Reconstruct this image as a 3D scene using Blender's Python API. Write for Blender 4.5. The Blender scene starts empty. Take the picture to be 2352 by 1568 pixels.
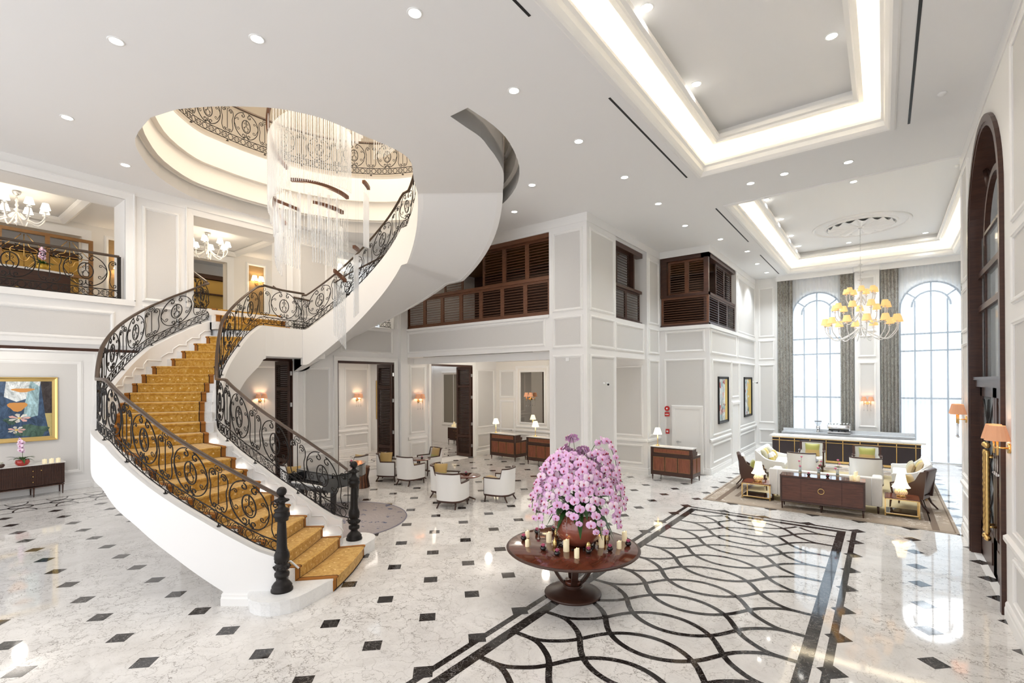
import bpy, bmesh, math, random
from math import sin, cos, pi, radians, sqrt, atan2, hypot
from mathutils import Vector, Matrix
random.seed(7)
SC = bpy.context.scene
COL = SC.collection
# ---------------------------------------------------------------- camera
cam_data = bpy.data.cameras.new('camera')
cam = bpy.data.objects.new('camera', cam_data); COL.objects.link(cam); SC.camera = cam
F_PX, YAW, PITCH, ROLL, EYE = 1118.5, radians(37.37), radians(.12), radians(-.265), 3.1
cam_data.sensor_fit = 'HORIZONTAL'; cam_data.sensor_width = 36.0
cam_data.lens = F_PX * 36.0 / 2352.0
cam_data.shift_x = 0.0; cam_data.shift_y = (874.8 - 784.0) / 2352.0
cam_data.clip_start = .05; cam_data.clip_end = 500
_F = Vector((-sin(YAW) * cos(PITCH), cos(YAW) * cos(PITCH), sin(PITCH)))
_R = Vector((cos(YAW), sin(YAW), 0)); _U = _R.cross(_F)
_R2 = _R * cos(ROLL) + _U * sin(ROLL); _U2 = _U * cos(ROLL) - _R * sin(ROLL)
cam.matrix_world = Matrix(((_R2.x, _U2.x, -_F.x, 0), (_R2.y, _U2.y, -_F.y, 0), (_R2.z, _U2.z, -_F.z, EYE), (0, 0, 0, 1)))
# ---------------------------------------------------------------- world and exposure
world = bpy.data.worlds.new('world'); SC.world = world; world.use_nodes = True
wn = world.node_tree.nodes; wl = world.node_tree.links
wn['Background'].inputs[1].default_value = 1.1
_tc = wn.new('ShaderNodeTexCoord'); _sx = wn.new('ShaderNodeSeparateXYZ'); _wr = wn.new('ShaderNodeValToRGB')   # cool sky beyond the windows, warm daylight from the opposite side
wl.new(_tc.outputs['Generated'], _sx.inputs[0]); wl.new(_sx.outputs['Y'], _wr.inputs[0]); wl.new(_wr.outputs[0], wn['Background'].inputs[0])
_wr.color_ramp.elements[0].position = .3; _wr.color_ramp.elements[0].color = (.98, .99, 1.02, 1); _wr.color_ramp.elements[1].position = .75; _wr.color_ramp.elements[1].color = (.90, 1.10, 1.28, 1)
SC.view_settings.view_transform = 'Standard'; SC.view_settings.look = 'None'
SC.view_settings.gamma = 1.0; SC.view_settings.use_curve_mapping = False
SC.view_settings.exposure = 0.86
SC.cycles.use_denoising = True
SC.cycles.max_bounces = 8; SC.cycles.diffuse_bounces = 5; SC.cycles.glossy_bounces = 4
SC.cycles.transmission_bounces = 6; SC.cycles.transparent_max_bounces = 16
SC.cycles.caustics_reflective = False; SC.cycles.caustics_refractive = False
SC.cycles.sample_clamp_indirect = 6.0

def add_light(name, kind, loc, power, color=(1, 1, 1), size=.2, size_y=None, rot=(0, 0, 0), spot=None, blend=.6, shape=None):
    d = bpy.data.lights.new(name, kind); d.energy = power; d.color = color
    if kind == 'AREA':
        d.size = size
        if size_y: d.shape = 'RECTANGLE'; d.size_y = size_y
        elif shape: d.shape = shape
    elif kind == 'SPOT':
        d.shadow_soft_size = size; d.spot_size = spot or radians(100); d.spot_blend = blend
    elif kind == 'POINT': d.shadow_soft_size = size
    o = bpy.data.objects.new(name, d); COL.objects.link(o); o.location = loc; o.rotation_euler = rot
    return o
WARM = (1.0, .80, .56); SOFT = (1.0, .90, .76); COOL = (.80, .90, 1.0)
# daylight that enters by the tall windows behind the sheers
add_light('sun_behind_haze', 'SUN', (0, 40, 20), .5, (.92, .96, 1), rot=(radians(-62), 0, radians(-8))).data.angle = radians(20)
# lamps of the oval stair well, the landing rooms and the reception recess, plus one added fill
add_light('well_light', 'AREA', (-10.2, 6.6, 12.3), 210, (1, .86, .70), 5.0, None, (0, 0, 0), shape='DISK')
add_light('slot_fill_light', 'POINT', (-4.6, 5.2, 11.6), 140, (1, .93, .84), .4)  # added unseen fill, brightens the narrow slot wall beside the spiral flight
add_light('landing_room_light', 'POINT', (-15.4, 6.0, 6.9), 11, (1, .80, .56), .35)
add_light('landing_room_light', 'POINT', (-15.5, 1.8, 6.9), 11, (1, .80, .56), .35)
add_light('landing_room_light', 'POINT', (-15.5, 9.8, 6.9), 9, (1, .80, .56), .35)
add_light('bar_light', 'AREA', (-18.2, 4.5, 7.3), 16, (1, .72, .40), 1.0, 9)
add_light('recess_light', 'POINT', (-17.2, 2.2, 3.6), 26, (1, .93, .84), .12)
add_light('reception_light', 'POINT', (-12.0, 14.2, 3.6), 24, (1, .91, .80), .12)
add_light('reception_light', 'POINT', (-9.4, 14.2, 3.6), 24, (1, .91, .80), .12)
add_light('salon_light', 'AREA', (-16.6, 10.6, 3.9), 30, (1, .91, .82), 2, 4)
add_light('salon_light', 'AREA', (-16.6, 15.4, 3.9), 22, (1, .84, .68), 2, 2)
# ---------------------------------------------------------------- materials
MAT = {}
def mat(name, color=(.8, .8, .8), rough=.6, metal=0.0, emit=None, estr=1.0, alpha=None, trans=None, ior=1.45, coat=None, spec=None, sheen=None):
    m = bpy.data.materials.new(name); m.use_nodes = True
    b = m.node_tree.nodes['Principled BSDF']
    b.inputs['Base Color'].default_value = (*color, 1); b.inputs['Roughness'].default_value = rough
    b.inputs['Metallic'].default_value = metal; b.inputs['IOR'].default_value = ior
    if emit: b.inputs['Emission Color'].default_value = (*emit, 1); b.inputs['Emission Strength'].default_value = estr
    if alpha is not None: b.inputs['Alpha'].default_value = alpha
    if trans: b.inputs['Transmission Weight'].default_value = trans
    if coat: b.inputs['Coat Weight'].default_value = coat; b.inputs['Coat Roughness'].default_value = .05
    if spec is not None: b.inputs['Specular IOR Level'].default_value = spec
    if sheen: b.inputs['Sheen Weight'].default_value = sheen
    MAT[name] = m
    return m
def nd(m, typ, **kw):
    n = m.node_tree.nodes.new(typ)
    for k, v in kw.items(): setattr(n, k, v)
    return n
def lk(m, a, b): m.node_tree.links.new(a, b)
def coords(m, scale=(1, 1, 1), rot=(0, 0, 0), obj=True):
    tc = nd(m, 'ShaderNodeTexCoord'); mp = nd(m, 'ShaderNodeMapping')
    mp.inputs['Scale'].default_value = scale; mp.inputs['Rotation'].default_value = rot
    lk(m, tc.outputs['Object' if obj else 'Generated'], mp.inputs[0]); return mp.outputs[0]
def ramp(m, fac, stops):
    r = nd(m, 'ShaderNodeValToRGB'); e = r.color_ramp.elements
    while len(e) < len(stops): e.new(.5)
    for i, (p, c) in enumerate(stops): e[i].position = p; e[i].color = (*c, 1)
    lk(m, fac, r.inputs[0]); return r.outputs[0]
def mixc(m, fac, a, b, mode='MIX'):
    x = nd(m, 'ShaderNodeMix', data_type='RGBA', blend_type=mode)
    for s, v in ((x.inputs[0], fac), (x.inputs[6], a), (x.inputs[7], b)):
        if hasattr(v, 'links'): lk(m, v, s)
        elif isinstance(v, tuple): s.default_value = (*v, 1)
        else: s.default_value = v
    return x.outputs[2]
def noise(m, vec, scale, detail=4, rough=.5, dist=0):
    n = nd(m, 'ShaderNodeTexNoise'); n.inputs['Scale'].default_value = scale; n.inputs['Detail'].default_value = detail
    n.inputs['Roughness'].default_value = rough; n.inputs['Distortion'].default_value = dist
    lk(m, vec, n.inputs['Vector']); return n.outputs['Fac']
def setc(m, out, sock='Base Color'): lk(m, out, m.node_tree.nodes['Principled BSDF'].inputs[sock])
def math_n(m, op, a, b=None):
    n = nd(m, 'ShaderNodeMath', operation=op)
    for i, v in enumerate((a, b)):
        if v is None: continue
        if hasattr(v, 'links'): lk(m, v, n.inputs[i])
        else: n.inputs[i].default_value = v
    return n.outputs[0]
def marble(name, base, vein, rough, scale=1.0, amt=.75, cl_=.14):
    m = mat(name, base, rough); v = coords(m, (scale, scale, scale))
    n1 = nd(m, 'ShaderNodeTexNoise'); n1.inputs['Scale'].default_value = 1.3; n1.inputs['Detail'].default_value = 5; lk(m, v, n1.inputs['Vector'])
    add = nd(m, 'ShaderNodeVectorMath', operation='MULTIPLY_ADD'); n1.inputs['Roughness'].default_value = .62; lk(m, n1.outputs['Color'], add.inputs[0]); add.inputs[1].default_value = (1.5, 1.5, 1.5); lk(m, v, add.inputs[2])
    vo = nd(m, 'ShaderNodeTexVoronoi', feature='DISTANCE_TO_EDGE'); vo.inputs['Scale'].default_value = 3.1; lk(m, add.outputs[0], vo.inputs['Vector'])
    vo2 = nd(m, 'ShaderNodeTexVoronoi', feature='DISTANCE_TO_EDGE'); vo2.inputs['Scale'].default_value = 8.5; lk(m, add.outputs[0], vo2.inputs['Vector'])
    a = ramp(m, vo.outputs['Distance'], [(0, (.95, .95, .95)), (.012, (.30, .30, .30)), (.045, (0, 0, 0))])
    b = ramp(m, vo2.outputs['Distance'], [(0, (.5, .5, .5)), (.016, (.12, .12, .12)), (.04, (0, 0, 0))])
    cl = ramp(m, noise(m, v, .7, 3), [(.34, (.14, .14, .14)), (.58, (1, 1, 1))])
    s = mixc(m, 1.0, a, b, 'ADD'); s = mixc(m, 1.0, s, cl, 'MULTIPLY')
    cloud = ramp(m, noise(m, v, 1.6, 6, .6, 1.2), [(.35, base), (.75, tuple((1 - cl_) * x + cl_ * y for x, y in zip(base, vein)))])
    amtn = math_n(m, 'MULTIPLY', s, amt)
    setc(m, mixc(m, amtn, cloud, vein)); return m
def wood(name, c1, c2, rough=.35, scale=(1, 1, 8), rot=(0, 0, 0), coat=None):
    m = mat(name, c1, rough, coat=coat); v = coords(m, scale, rot)
    setc(m, ramp(m, noise(m, v, 3.2, 6, .65, .6), [(.3, c1), (.7, c2)])); return m
mat('plaster', (.86, .85, .835), .75); mat('ceiling', (.85, .845, .84), .85)
mat('trim', (.875, .865, .845), .5); mat('trim_warm', (.84, .81, .76), .55)
m = mat('fabric_wall', (.70, .685, .66), .85); v = coords(m, (1, 1, 1)); setc(m, mixc(m, noise(m, v, 60, 2), (.665, .65, .63), (.70, .687, .668)))
mat('stairwell', (.87, .83, .77), .8)
marble('marble_floor', (.79, .77, .745), (.16, .135, .115), .045, 1.15, 1.0, .22)
marble('marble_white', (.86, .86, .85), (.50, .51, .53), .2, 3.0, .6)
marble('marble_top', (.84, .82, .79), (.52, .49, .46), .18, 3.0, .7)
marble('marble_grey', (.62, .64, .66), (.36, .38, .41), .15, 2.0, .8)
m = marble('marble_black', (.014, .011, .010), (.62, .58, .55), .05, 2.6, .5, .012)
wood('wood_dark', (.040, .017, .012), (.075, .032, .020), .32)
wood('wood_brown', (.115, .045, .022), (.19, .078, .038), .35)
wood('wood_red', (.16, .048, .026), (.28, .090, .045), .28, (6, 6, 1))
wood('wood_gold', (.20, .095, .032), (.33, .17, .06), .45)
wood('wood_polished', (.085, .022, .012), (.17, .045, .022), .09, (4, 1, 1), coat=.6)
wood('sunburst', (.075, .026, .016), (.15, .055, .032), .25, (1, 9, 9))
mat('iron', (.022, .019, .018), .42, .55); mat('handrail', (.085, .058, .042), .3, .35)
mat('brass', (.78, .52, .20), .25, 1.0); mat('gold', (.85, .62, .25), .28, 1.0); mat('chrome', (.75, .76, .78), .12, 1.0)
mat('nickel', (.55, .55, .55), .3, 1.0)
mat('black', (.012, .012, .012), .5); mat('lacquer_black', (.008, .008, .009), .05, coat=1.0)
mat('charcoal_panel', (.035, .024, .026), .45)
m = mat('cream_fabric', (.80, .77, .72), .9, sheen=.2); v = coords(m, (1, 1, .15)); setc(m, mixc(m, noise(m, v, 70, 2), (.76, .73, .68), (.84, .81, .77)))
mat('white_fabric', (.84, .83, .81), .9, sheen=.2)
mat('cushion_gold', (.50, .34, .12), .55, sheen=.4); mat('cushion_green', (.38, .37, .09), .5, sheen=.4)
mat('cushion_yellow', (.62, .47, .09), .55, sheen=.4); mat('cushion_sage', (.46, .42, .27), .55, sheen=.4); mat('cushion_tan', (.50, .38, .22), .6)
mat('brown_leather', (.065, .030, .022), .4)
m = mat('carpet_gold', (.56, .30, .04), .95, sheen=.3); v = coords(m); setc(m, mixc(m, ramp(m, noise(m, v, 7, 3, .6, 2.5), [(.45, (0, 0, 0)), (.55, (1, 1, 1))]), (.50, .26, .028), (.62, .37, .08)))
mat('carpet_dot', (.86, .68, .36), .95); mat('carpet_line', (.035, .018, .010), .95); mat('carpet_edge', (.34, .135, .025), .95)
mat('glass_clear', (1, 1, 1), .02, trans=1.0, ior=1.45)
mat('emit_warm', (1, .9, .7), .5, emit=(1.0, .84, .56), estr=9); mat('emit_cove', (1, .9, .7), .5, emit=(1.0, .87, .64), estr=14)
mat('emit_white', (1, 1, 1), .5, emit=(1, .96, .88), estr=14); mat('emit_soft', (1, 1, 1), .5, emit=(1, .88, .68), estr=1.5)
def shade_mat(name, col, glow, s):
    m = mat(name, col, .9, emit=glow, estr=s); return m
shade_mat('shade_white', (.95, .90, .78), (1, .86, .58), 1.3); shade_mat('shade_amber', (.74, .46, .19), (1, .62, .26), .34)
shade_mat('shade_rose', (.52, .27, .16), (1, .48, .26), .16); shade_mat('shade_cream', (.9, .8, .6), (1, .84, .56), 1.1)
mat('wax', (.88, .80, .58), .5, emit=(1, .78, .42), estr=.12)
mat('flame', (1, .7, .2), .5, emit=(1, .66, .20), estr=6)
mat('red_glaze', (.42, .018, .010), .08, coat=.8); mat('copper_glaze', (.33, .095, .060), .10, coat=.9)
mat('gold_glaze', (.55, .34, .05), .2, .6)
mat('leaf', (.035, .105, .022), .35); mat('stem', (.09, .12, .04), .5); mat('moss', (.75, .70, .62), .95)
m = mat('petal', (.84, .50, .80), .55, sheen=.2); 
m = mat('petal_pale', (.90, .70, .84), .55); mat('petal_heart', (.42, .015, .09), .5); mat('petal_gold', (.65, .36, .06), .5)
mat('petal_pink', (.75, .20, .34), .5); mat('petal_white', (.86, .84, .74), .5)
mat('crystal', (.92, .94, .96), .04, trans=.9, ior=1.5)
mat('pebble', (.02, .02, .022), .25); mat('red_plastic', (.55, .02, .02), .35); mat('white_plastic', (.85, .85, .84), .4)
mat('mirror', (.58, .56, .52), .03, 1.0); mat('mirror_bronze', (.30, .28, .24), .08, .9)
m = mat('grass_cloth', (.34, .22, .10), .8); v = coords(m, (1, .6, 30)); setc(m, mixc(m, noise(m, v, 5, 4), (.22, .13, .05), (.48, .33, .16)))
m = mat('gold_panel', (.55, .36, .10), .35, .3)

# ---------------------------------------------------------------- mesh builder
class MB:
    def __init__(s): s.v = []; s.f = []; s.mi = []; s.cur = 0; s.sm = []; s.smooth = False
    def vs(s, pts): b = len(s.v); s.v += [tuple(p) for p in pts]; return b
    def face(s, idx): s.f.append(tuple(idx)); s.mi.append(s.cur); s.sm.append(s.smooth)
    def box(s, x0, y0, z0, x1, y1, z1):
        if x1 < x0: x0, x1 = x1, x0
        if y1 < y0: y0, y1 = y1, y0
        if z1 < z0: z0, z1 = z1, z0
        b = s.vs([(x0, y0, z0), (x1, y0, z0), (x1, y1, z0), (x0, y1, z0), (x0, y0, z1), (x1, y0, z1), (x1, y1, z1), (x0, y1, z1)])
        for q in ((0, 3, 2, 1), (4, 5, 6, 7), (0, 1, 5, 4), (1, 2, 6, 5), (2, 3, 7, 6), (3, 0, 4, 7)): s.face([b + i for i in q])
        return s
    def obox(s, c, size, rz=0, rx=0, ry=0):
        M = Matrix.Translation(c) @ Matrix.Rotation(rz, 4, 'Z') @ Matrix.Rotation(ry, 4, 'Y') @ Matrix.Rotation(rx, 4, 'X')
        hx, hy, hz = (a / 2 for a in size)
        P = [M @ Vector(p) for p in ((-hx, -hy, -hz), (hx, -hy, -hz), (hx, hy, -hz), (-hx, hy, -hz), (-hx, -hy, hz), (hx, -hy, hz), (hx, hy, hz), (-hx, hy, hz))]
        b = s.vs(P)
        for q in ((0, 3, 2, 1), (4, 5, 6, 7), (0, 1, 5, 4), (1, 2, 6, 5), (2, 3, 7, 6), (3, 0, 4, 7)): s.face([b + i for i in q])
        return s
    def prism(s, poly, z0, z1, holes=None):
        n = len(poly); b = s.vs([(x, y, z0) for x, y in poly] + [(x, y, z1) for x, y in poly])
        a = sum(poly[i][0] * poly[(i + 1) % n][1] - poly[(i + 1) % n][0] * poly[i][1] for i in range(n))
        top = [b + n + i for i in range(n)]; bot = [b + i for i in range(n)][::-1]
        if a < 0: top.reverse(); bot.reverse()
        s.face(top); s.face(bot)
        for i in range(n):
            j = (i + 1) % n; q = (b + i, b + j, b + n + j, b + n + i); s.face(q if a > 0 else q[::-1])
        return s
    def quad(s, a, b, c, d): k = s.vs([a, b, c, d]); s.face((k, k + 1, k + 2, k + 3)); return s
    def grid(s, rows, closed_u=False, closed_v=False):
        nu = len(rows); nv = len(rows[0]); b = s.vs([p for r in rows for p in r])
        for i in range(nu if closed_u else nu - 1):
            for j in range(nv if closed_v else nv - 1):
                i2 = (i + 1) % nu; j2 = (j + 1) % nv
                s.face((b + i * nv + j, b + i2 * nv + j, b + i2 * nv + j2, b + i * nv + j2))
        return b
    def tube(s, pts, r, n=6, closed=False, caps=True):
        pts = [Vector(p) for p in pts]; m = len(pts)
        if m < 2: return s
        rr = r if hasattr(r, '__len__') else [r] * m
        rows = []; prev = None
        for i, p in enumerate(pts):
            t = (pts[(i + 1) % m] - pts[i - 1]) if closed or 0 < i < m - 1 else (pts[1] - pts[0] if i == 0 else pts[-1] - pts[-2])
            if t.length < 1e-9: t = Vector((0, 0, 1))
            t.normalize()
            if prev is None:
                u = t.cross(Vector((0, 0, 1)))
                if u.length < .1: u = t.cross(Vector((1, 0, 0)))
            else: u = prev - t * prev.dot(t)
            if u.length < 1e-6: u = t.orthogonal()
            u.normalize(); prev = u; w = t.cross(u)
            rows.append([p + (u * cos(2 * pi * k / n) + w * sin(2 * pi * k / n)) * rr[i] for k in range(n)])
        sm = s.smooth; s.smooth = True
        b = s.grid(rows, closed, True); s.smooth = sm
        if caps and not closed:
            s.face([b + k for k in range(n)][::-1]); s.face([b + (m - 1) * n + k for k in range(n)])
        return s
    def lathe(s, prof, n=24, c=(0, 0, 0), cap=True):
        rows = [[(c[0] + r * cos(2 * pi * k / n), c[1] + r * sin(2 * pi * k / n), c[2] + z) for k in range(n)] for r, z in prof]
        sm = s.smooth; s.smooth = True; nu = len(rows); b = s.vs([p for r in rows for p in r])
        for i in range(nu - 1):
            for j in range(n):
                j2 = (j + 1) % n; s.face((b + i * n + j, b + i * n + j2, b + (i + 1) * n + j2, b + (i + 1) * n + j))
        s.smooth = False
        if cap:
            if prof[0][0] > 1e-4: s.face([b + k for k in range(n)][::-1])
            if prof[-1][0] > 1e-4: s.face([b + (nu - 1) * n + k for k in range(n)])
        s.smooth = sm; return s
    def sphere(s, c, r, n=12, m=8, sz=1.0):
        return s.lathe([(max(1e-5, r * sin(pi * i / m)), -r * sz * cos(pi * i / m)) for i in range(m + 1)], n, c, False)
    def sweep(s, path, prof, closed=False, up=Vector((0, 0, 1)), caps=True):
        """profile (a, b): a sideways to the right of travel, b along up"""
        P = [Vector(p) for p in path]; m = len(P); rows = []
        if abs(up.z) < .5: prof = [(a, b if abs(b) > 1e-6 else -.012) for a, b in prof]
        for i in range(m):
            if closed: d0 = P[i] - P[i - 1]; d1 = P[(i + 1) % m] - P[i]
            else: d0 = P[i] - P[i - 1] if i else P[1] - P[0]; d1 = P[i + 1] - P[i] if i < m - 1 else P[-1] - P[-2]
            s0 = d0.cross(up).normalized(); s1 = d1.cross(up).normalized(); sd = (s0 + s1)
            sd = sd / max(.25, sd.length_squared / 2) if sd.length > 1e-6 else s0
            rows.append([P[i] + sd * a + up * b for a, b in prof])
        b = s.grid(rows, closed, True); n = len(prof)
        if caps and not closed:
            s.face([b + k for k in range(n)]); s.face([b + (m - 1) * n + k for k in range(n)][::-1])
        return s
    def mesh(s, name, mats):
        me = bpy.data.meshes.new(name); me.from_pydata(s.v, [], s.f)
        for x in mats: me.materials.append(MAT[x])
        me.polygons.foreach_set('material_index', s.mi); me.polygons.foreach_set('use_smooth', s.sm)
        me.update(); return me
    def build(s, name, mats, parent=None, loc=None):
        if isinstance(mats, str): mats = [mats]
        bm = bmesh.new(); me = s.mesh(name, mats); bm.from_mesh(me); bmesh.ops.recalc_face_normals(bm, faces=bm.faces); bm.to_mesh(me); bm.free()
        o = bpy.data.objects.new(name, me); COL.objects.link(o)
        if parent: o.parent = parent
        if loc: o.location = loc
        return o
def thing(name, label, cat, loc=(0, 0, 0), rz=0, group=None):
    o = bpy.data.objects.new(name, None); COL.objects.link(o); o.empty_display_size = .1
    o.location = loc; o.rotation_euler = (0, 0, rz); tag(o, label, cat, group); return o
def tag(o, label=None, cat=None, group=None, kind=None):
    if label: o['label'] = label
    if cat: o['category'] = cat
    if group: o['group'] = group
    if kind: o['kind'] = kind
    return o
def struct(o): o['kind'] = 'structure'; return o
KIDS = {}
def kids(o): return [c for c in bpy.data.objects if c.parent == o]
def dup(root, loc, rz=None, label=None, group=None, scale=None):
    def cp(o, par):
        c = o.copy(); COL.objects.link(c)
        if par: c.parent = par
        for k in kids(o): cp(k, c)
        return c
    r = cp(root, None); r.location = loc
    if rz is not None: r.rotation_euler = (0, 0, rz)
    if label: r['label'] = label
    if group: r['group'] = group
    if scale: r.scale = scale
    return r
def lerp_tab(x, tab):
    if x <= tab[0][0]: return tab[0][1]
    for (a, b), (c, d) in zip(tab, tab[1:]):
        if x <= c: return b + (d - b) * (x - a) / (c - a)
    return tab[-1][1]
ORD = ['first', 'second', 'third', 'fourth', 'fifth', 'sixth', 'seventh', 'eighth', 'ninth', 'tenth', 'eleventh', 'twelfth', 'thirteenth', 'fourteenth', 'fifteenth', 'sixteenth', 'seventeenth', 'eighteenth', 'nineteenth', 'twentieth']
from mathutils.geometry import tessellate_polygon
HC = 7.6; XL = -13.55; XR = 1.27; X1 = -4.56; Y1 = 16.71; YB = 11.46; XB = -6.24; YW = 23.9; ZM = 5.0
def plate(mb, outer, holes, fn, t):
    """flat plate with holes; fn maps (u, v, depth) to 3-D"""
    loops = [outer] + list(holes)
    flat = [p for l in loops for p in l]
    tris = tessellate_polygon([[Vector((p[0], p[1], 0)) for p in l] for l in loops])
    n = len(flat); b = mb.vs([fn(u, v, 0) for u, v in flat] + [fn(u, v, t) for u, v in flat])
    for a, c, d in tris: mb.face((b + a, b + c, b + d)); mb.face((b + n + d, b + n + c, b + n + a))
    k = 0
    for l in loops:
        m = len(l)
        for i in range(m):
            j = (i + 1) % m; mb.face((b + k + i, b + k + j, b + n + k + j, b + n + k + i))
        k += m
def rect(u0, v0, u1, v1): return [(u0, v0), (u1, v0), (u1, v1), (u0, v1)]
def arch_poly(u0, u1, v0, vs, n=16):
    r = (u1 - u0) / 2; c = (u0 + u1) / 2
    return [(u0, v0), (u1, v0)] + [(c + r * cos(pi * i / n), vs + r * sin(pi * i / n)) for i in range(n + 1)]
class Wall:
    """a wall face: axis 'X' lies in the plane x = c (u = y), axis 'Y' in the plane y = c (u = x); s = direction it faces"""
    def __init__(w, axis, c, s): w.a, w.c, w.s = axis, c, s
    def p(w, u, v, d=0):
        return (w.c + w.s * d, u, v) if w.a == 'X' else (u, w.c + w.s * d, v)
    def n(w): return Vector((w.s, 0, 0)) if w.a == 'X' else Vector((0, w.s, 0))
TRIM = MB(); FAB = MB()
MOULD = [(-.038, 0), (-.038, .012), (-.024, .016), (-.016, .032), (.010, .034), (.020, .022), (.038, .018), (.038, 0)]
def frame(w, u0, u1, z0, z1, mb=None, prof=MOULD, k=1.0):
    (mb or TRIM).sweep([w.p(u0, z0), w.p(u1, z0), w.p(u1, z1), w.p(u0, z1)], [(a * k, b * k) for a, b in prof], closed=True, up=w.n())
def panel(w, u0, u1, z0, z1, fab=True, k=1.0):
    frame(w, u0, u1, z0, z1, k=k)
    if fab:
        g = .05; FAB.quad(w.p(u0 + g, z0 + g, .004), w.p(u1 - g, z0 + g, .004), w.p(u1 - g, z1 - g, .004), w.p(u0 + g, z1 - g, .004))
CORN = [(0, 0), (.05, 0), (.05, -.03), (.075, -.035), (.09, -.07), (.13, -.12), (.15, -.125), (.15, -.15), (.19, -.17), (.19, -.19), (.0, -.19)]
def cornice(path, z=HC, side=1, k=1.0, mb=None):
    """crown moulding under the ceiling; the wall is on the far side of the profile"""
    pr = [(-side * (.19 - a) * k, b * k) for a, b in [(0, .03), (0, -.03), (.03, -.035), (.05, -.07), (.10, -.12), (.12, -.125), (.12, -.16), (.165, -.19), (.165, -.22), (.21, -.23), (.21, .03)]]
    (mb or TRIM).sweep([(x, y, z) for x, y in path], pr)
BASEP = [(-.02, 0), (.035, 0), (.035, .13), (.028, .15), (.028, .19), (.015, .215), (-.02, .215)]
def baseboard(path, side=1, mb=None, h=1.0):
    (mb or TRIM).sweep([(x, y, .001) for x, y in path], [(side * a, b * h) for a, b in BASEP])
def rail(w, u0, u1, z, k=1.0, mb=None):
    a, b = (w.p(u0, z), w.p(u1, z)); d = w.n() * (.045 * k)
    (mb or TRIM).sweep([a, b], [(x, y) for x, y in ((-.06, 0), (-.06, 0), (-.05, .03), (-.02, .045), (.03, .045), (.045, .02), (.06, 0))], up=w.n())
NT = [0]
def flush(name='trim'):
    global TRIM, FAB
    if TRIM.f: NT[0] += 1; struct(TRIM.build('trim_%d' % NT[0], 'trim'))
    if FAB.f: struct(FAB.build('wall_panel_%d' % NT[0], 'fabric_wall'))
    TRIM = MB(); FAB = MB()
# ---- floor
m = MB(); m.box(-21, -4, -.2, 4.2, 26.5, 0); struct(m.build('floor', 'marble_floor'))
PX, PY = .872, .872
m = MB(); Z0 = .0015
GX = [-.45 + k * PX for k in range(-22, 4)]; GY = [7.05 + k * PY for k in range(-11, 20)]
def dia(x, y, r=.146):
    m.prism([(x + r, y), (x, y + r), (x - r, y), (x, y - r)], 0, Z0)
for x in GX:
    for y in GY:
        if -3.8 < x < -.6 and y < 12.1: continue
        if x > 1.3 and y < 13.5: continue
        if x < -13.6 and (y > 4.2 or True) and not (y < 3.6 and x > -16.2): continue
        dia(x, y)
struct(m.build('floor_inlay', 'marble_black'))
m = MB(); Z1 = .002
TOP = 12.28; L0, R0 = -3.94, -.455; yb = -3.5
def ring(a, b):  # band between insets a and b
    m.prism([(L0 + a, yb), (L0 + b, yb), (L0 + b, TOP - b), (R0 - b, TOP - b), (R0 - b, yb), (R0 - a, yb), (R0 - a, TOP - a), (L0 + a, TOP - a)], 0, Z1)
ring(0, .085); ring(.18, .325)
xa, xb = L0 + .325, R0 - .325; W = xb - xa
SH = [(0, 0), (.106, .022), (.19, .17), (.23, .29), (.305, .615), (.39, .81), (.5, .89), (.61, .81), (.695, .615), (.77, .29), (.81, .17), (.894, .022), (1, 0)]
def wav(t):
    # smooth curve through the measured points
    for i in range(len(SH) - 1):
        if t <= SH[i + 1][0]:
            p0 = SH[max(0, i - 1)]; p1 = SH[i]; p2 = SH[i + 1]; p3 = SH[min(len(SH) - 1, i + 2)]
            u = (t - p1[0]) / (p2[0] - p1[0]); h = p2[0] - p1[0]
            m1 = (p2[1] - p0[1]) / max(1e-6, p2[0] - p0[0]) * h; m2 = (p3[1] - p1[1]) / max(1e-6, p3[0] - p1[0]) * h
            return (2 * u**3 - 3 * u**2 + 1) * p1[1] + (u**3 - 2 * u**2 + u) * m1 + (-2 * u**3 + 3 * u**2) * p2[1] + (u**3 - u**2) * m2
    return 0
def ribbon(pts, w, z):
    n = len(pts); A = []; B = []
    for i in range(n):
        a = pts[max(0, i - 1)]; c = pts[min(n - 1, i + 1)]; dx, dy = c[0] - a[0], c[1] - a[1]; l = hypot(dx, dy)
        ox, oy = -dy / l * w / 2, dx / l * w / 2; A.append((pts[i][0] + ox, pts[i][1] + oy, z)); B.append((pts[i][0] - ox, pts[i][1] - oy, z))
    m.grid([A, B])
PIT = .676
k = 0
for i in range(-12, 12):
    y0 = 4.82 + i * PIT
    for sgn in (1, -1):
        pts = []
        for t in range(0, 49):
            t = t / 48; y = y0 + sgn * wav(t)
            if -3.4 < y < TOP - .33: pts.append((xa + t * W, y))
            elif len(pts) > 1: ribbon(pts, .072, .0021 + k * 1e-5); k += 1; pts = []
            else: pts = []
        if len(pts) > 1: ribbon(pts, .072, .0021 + k * 1e-5); k += 1
struct(m.build('floor_inlay', 'marble_black'))
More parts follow.
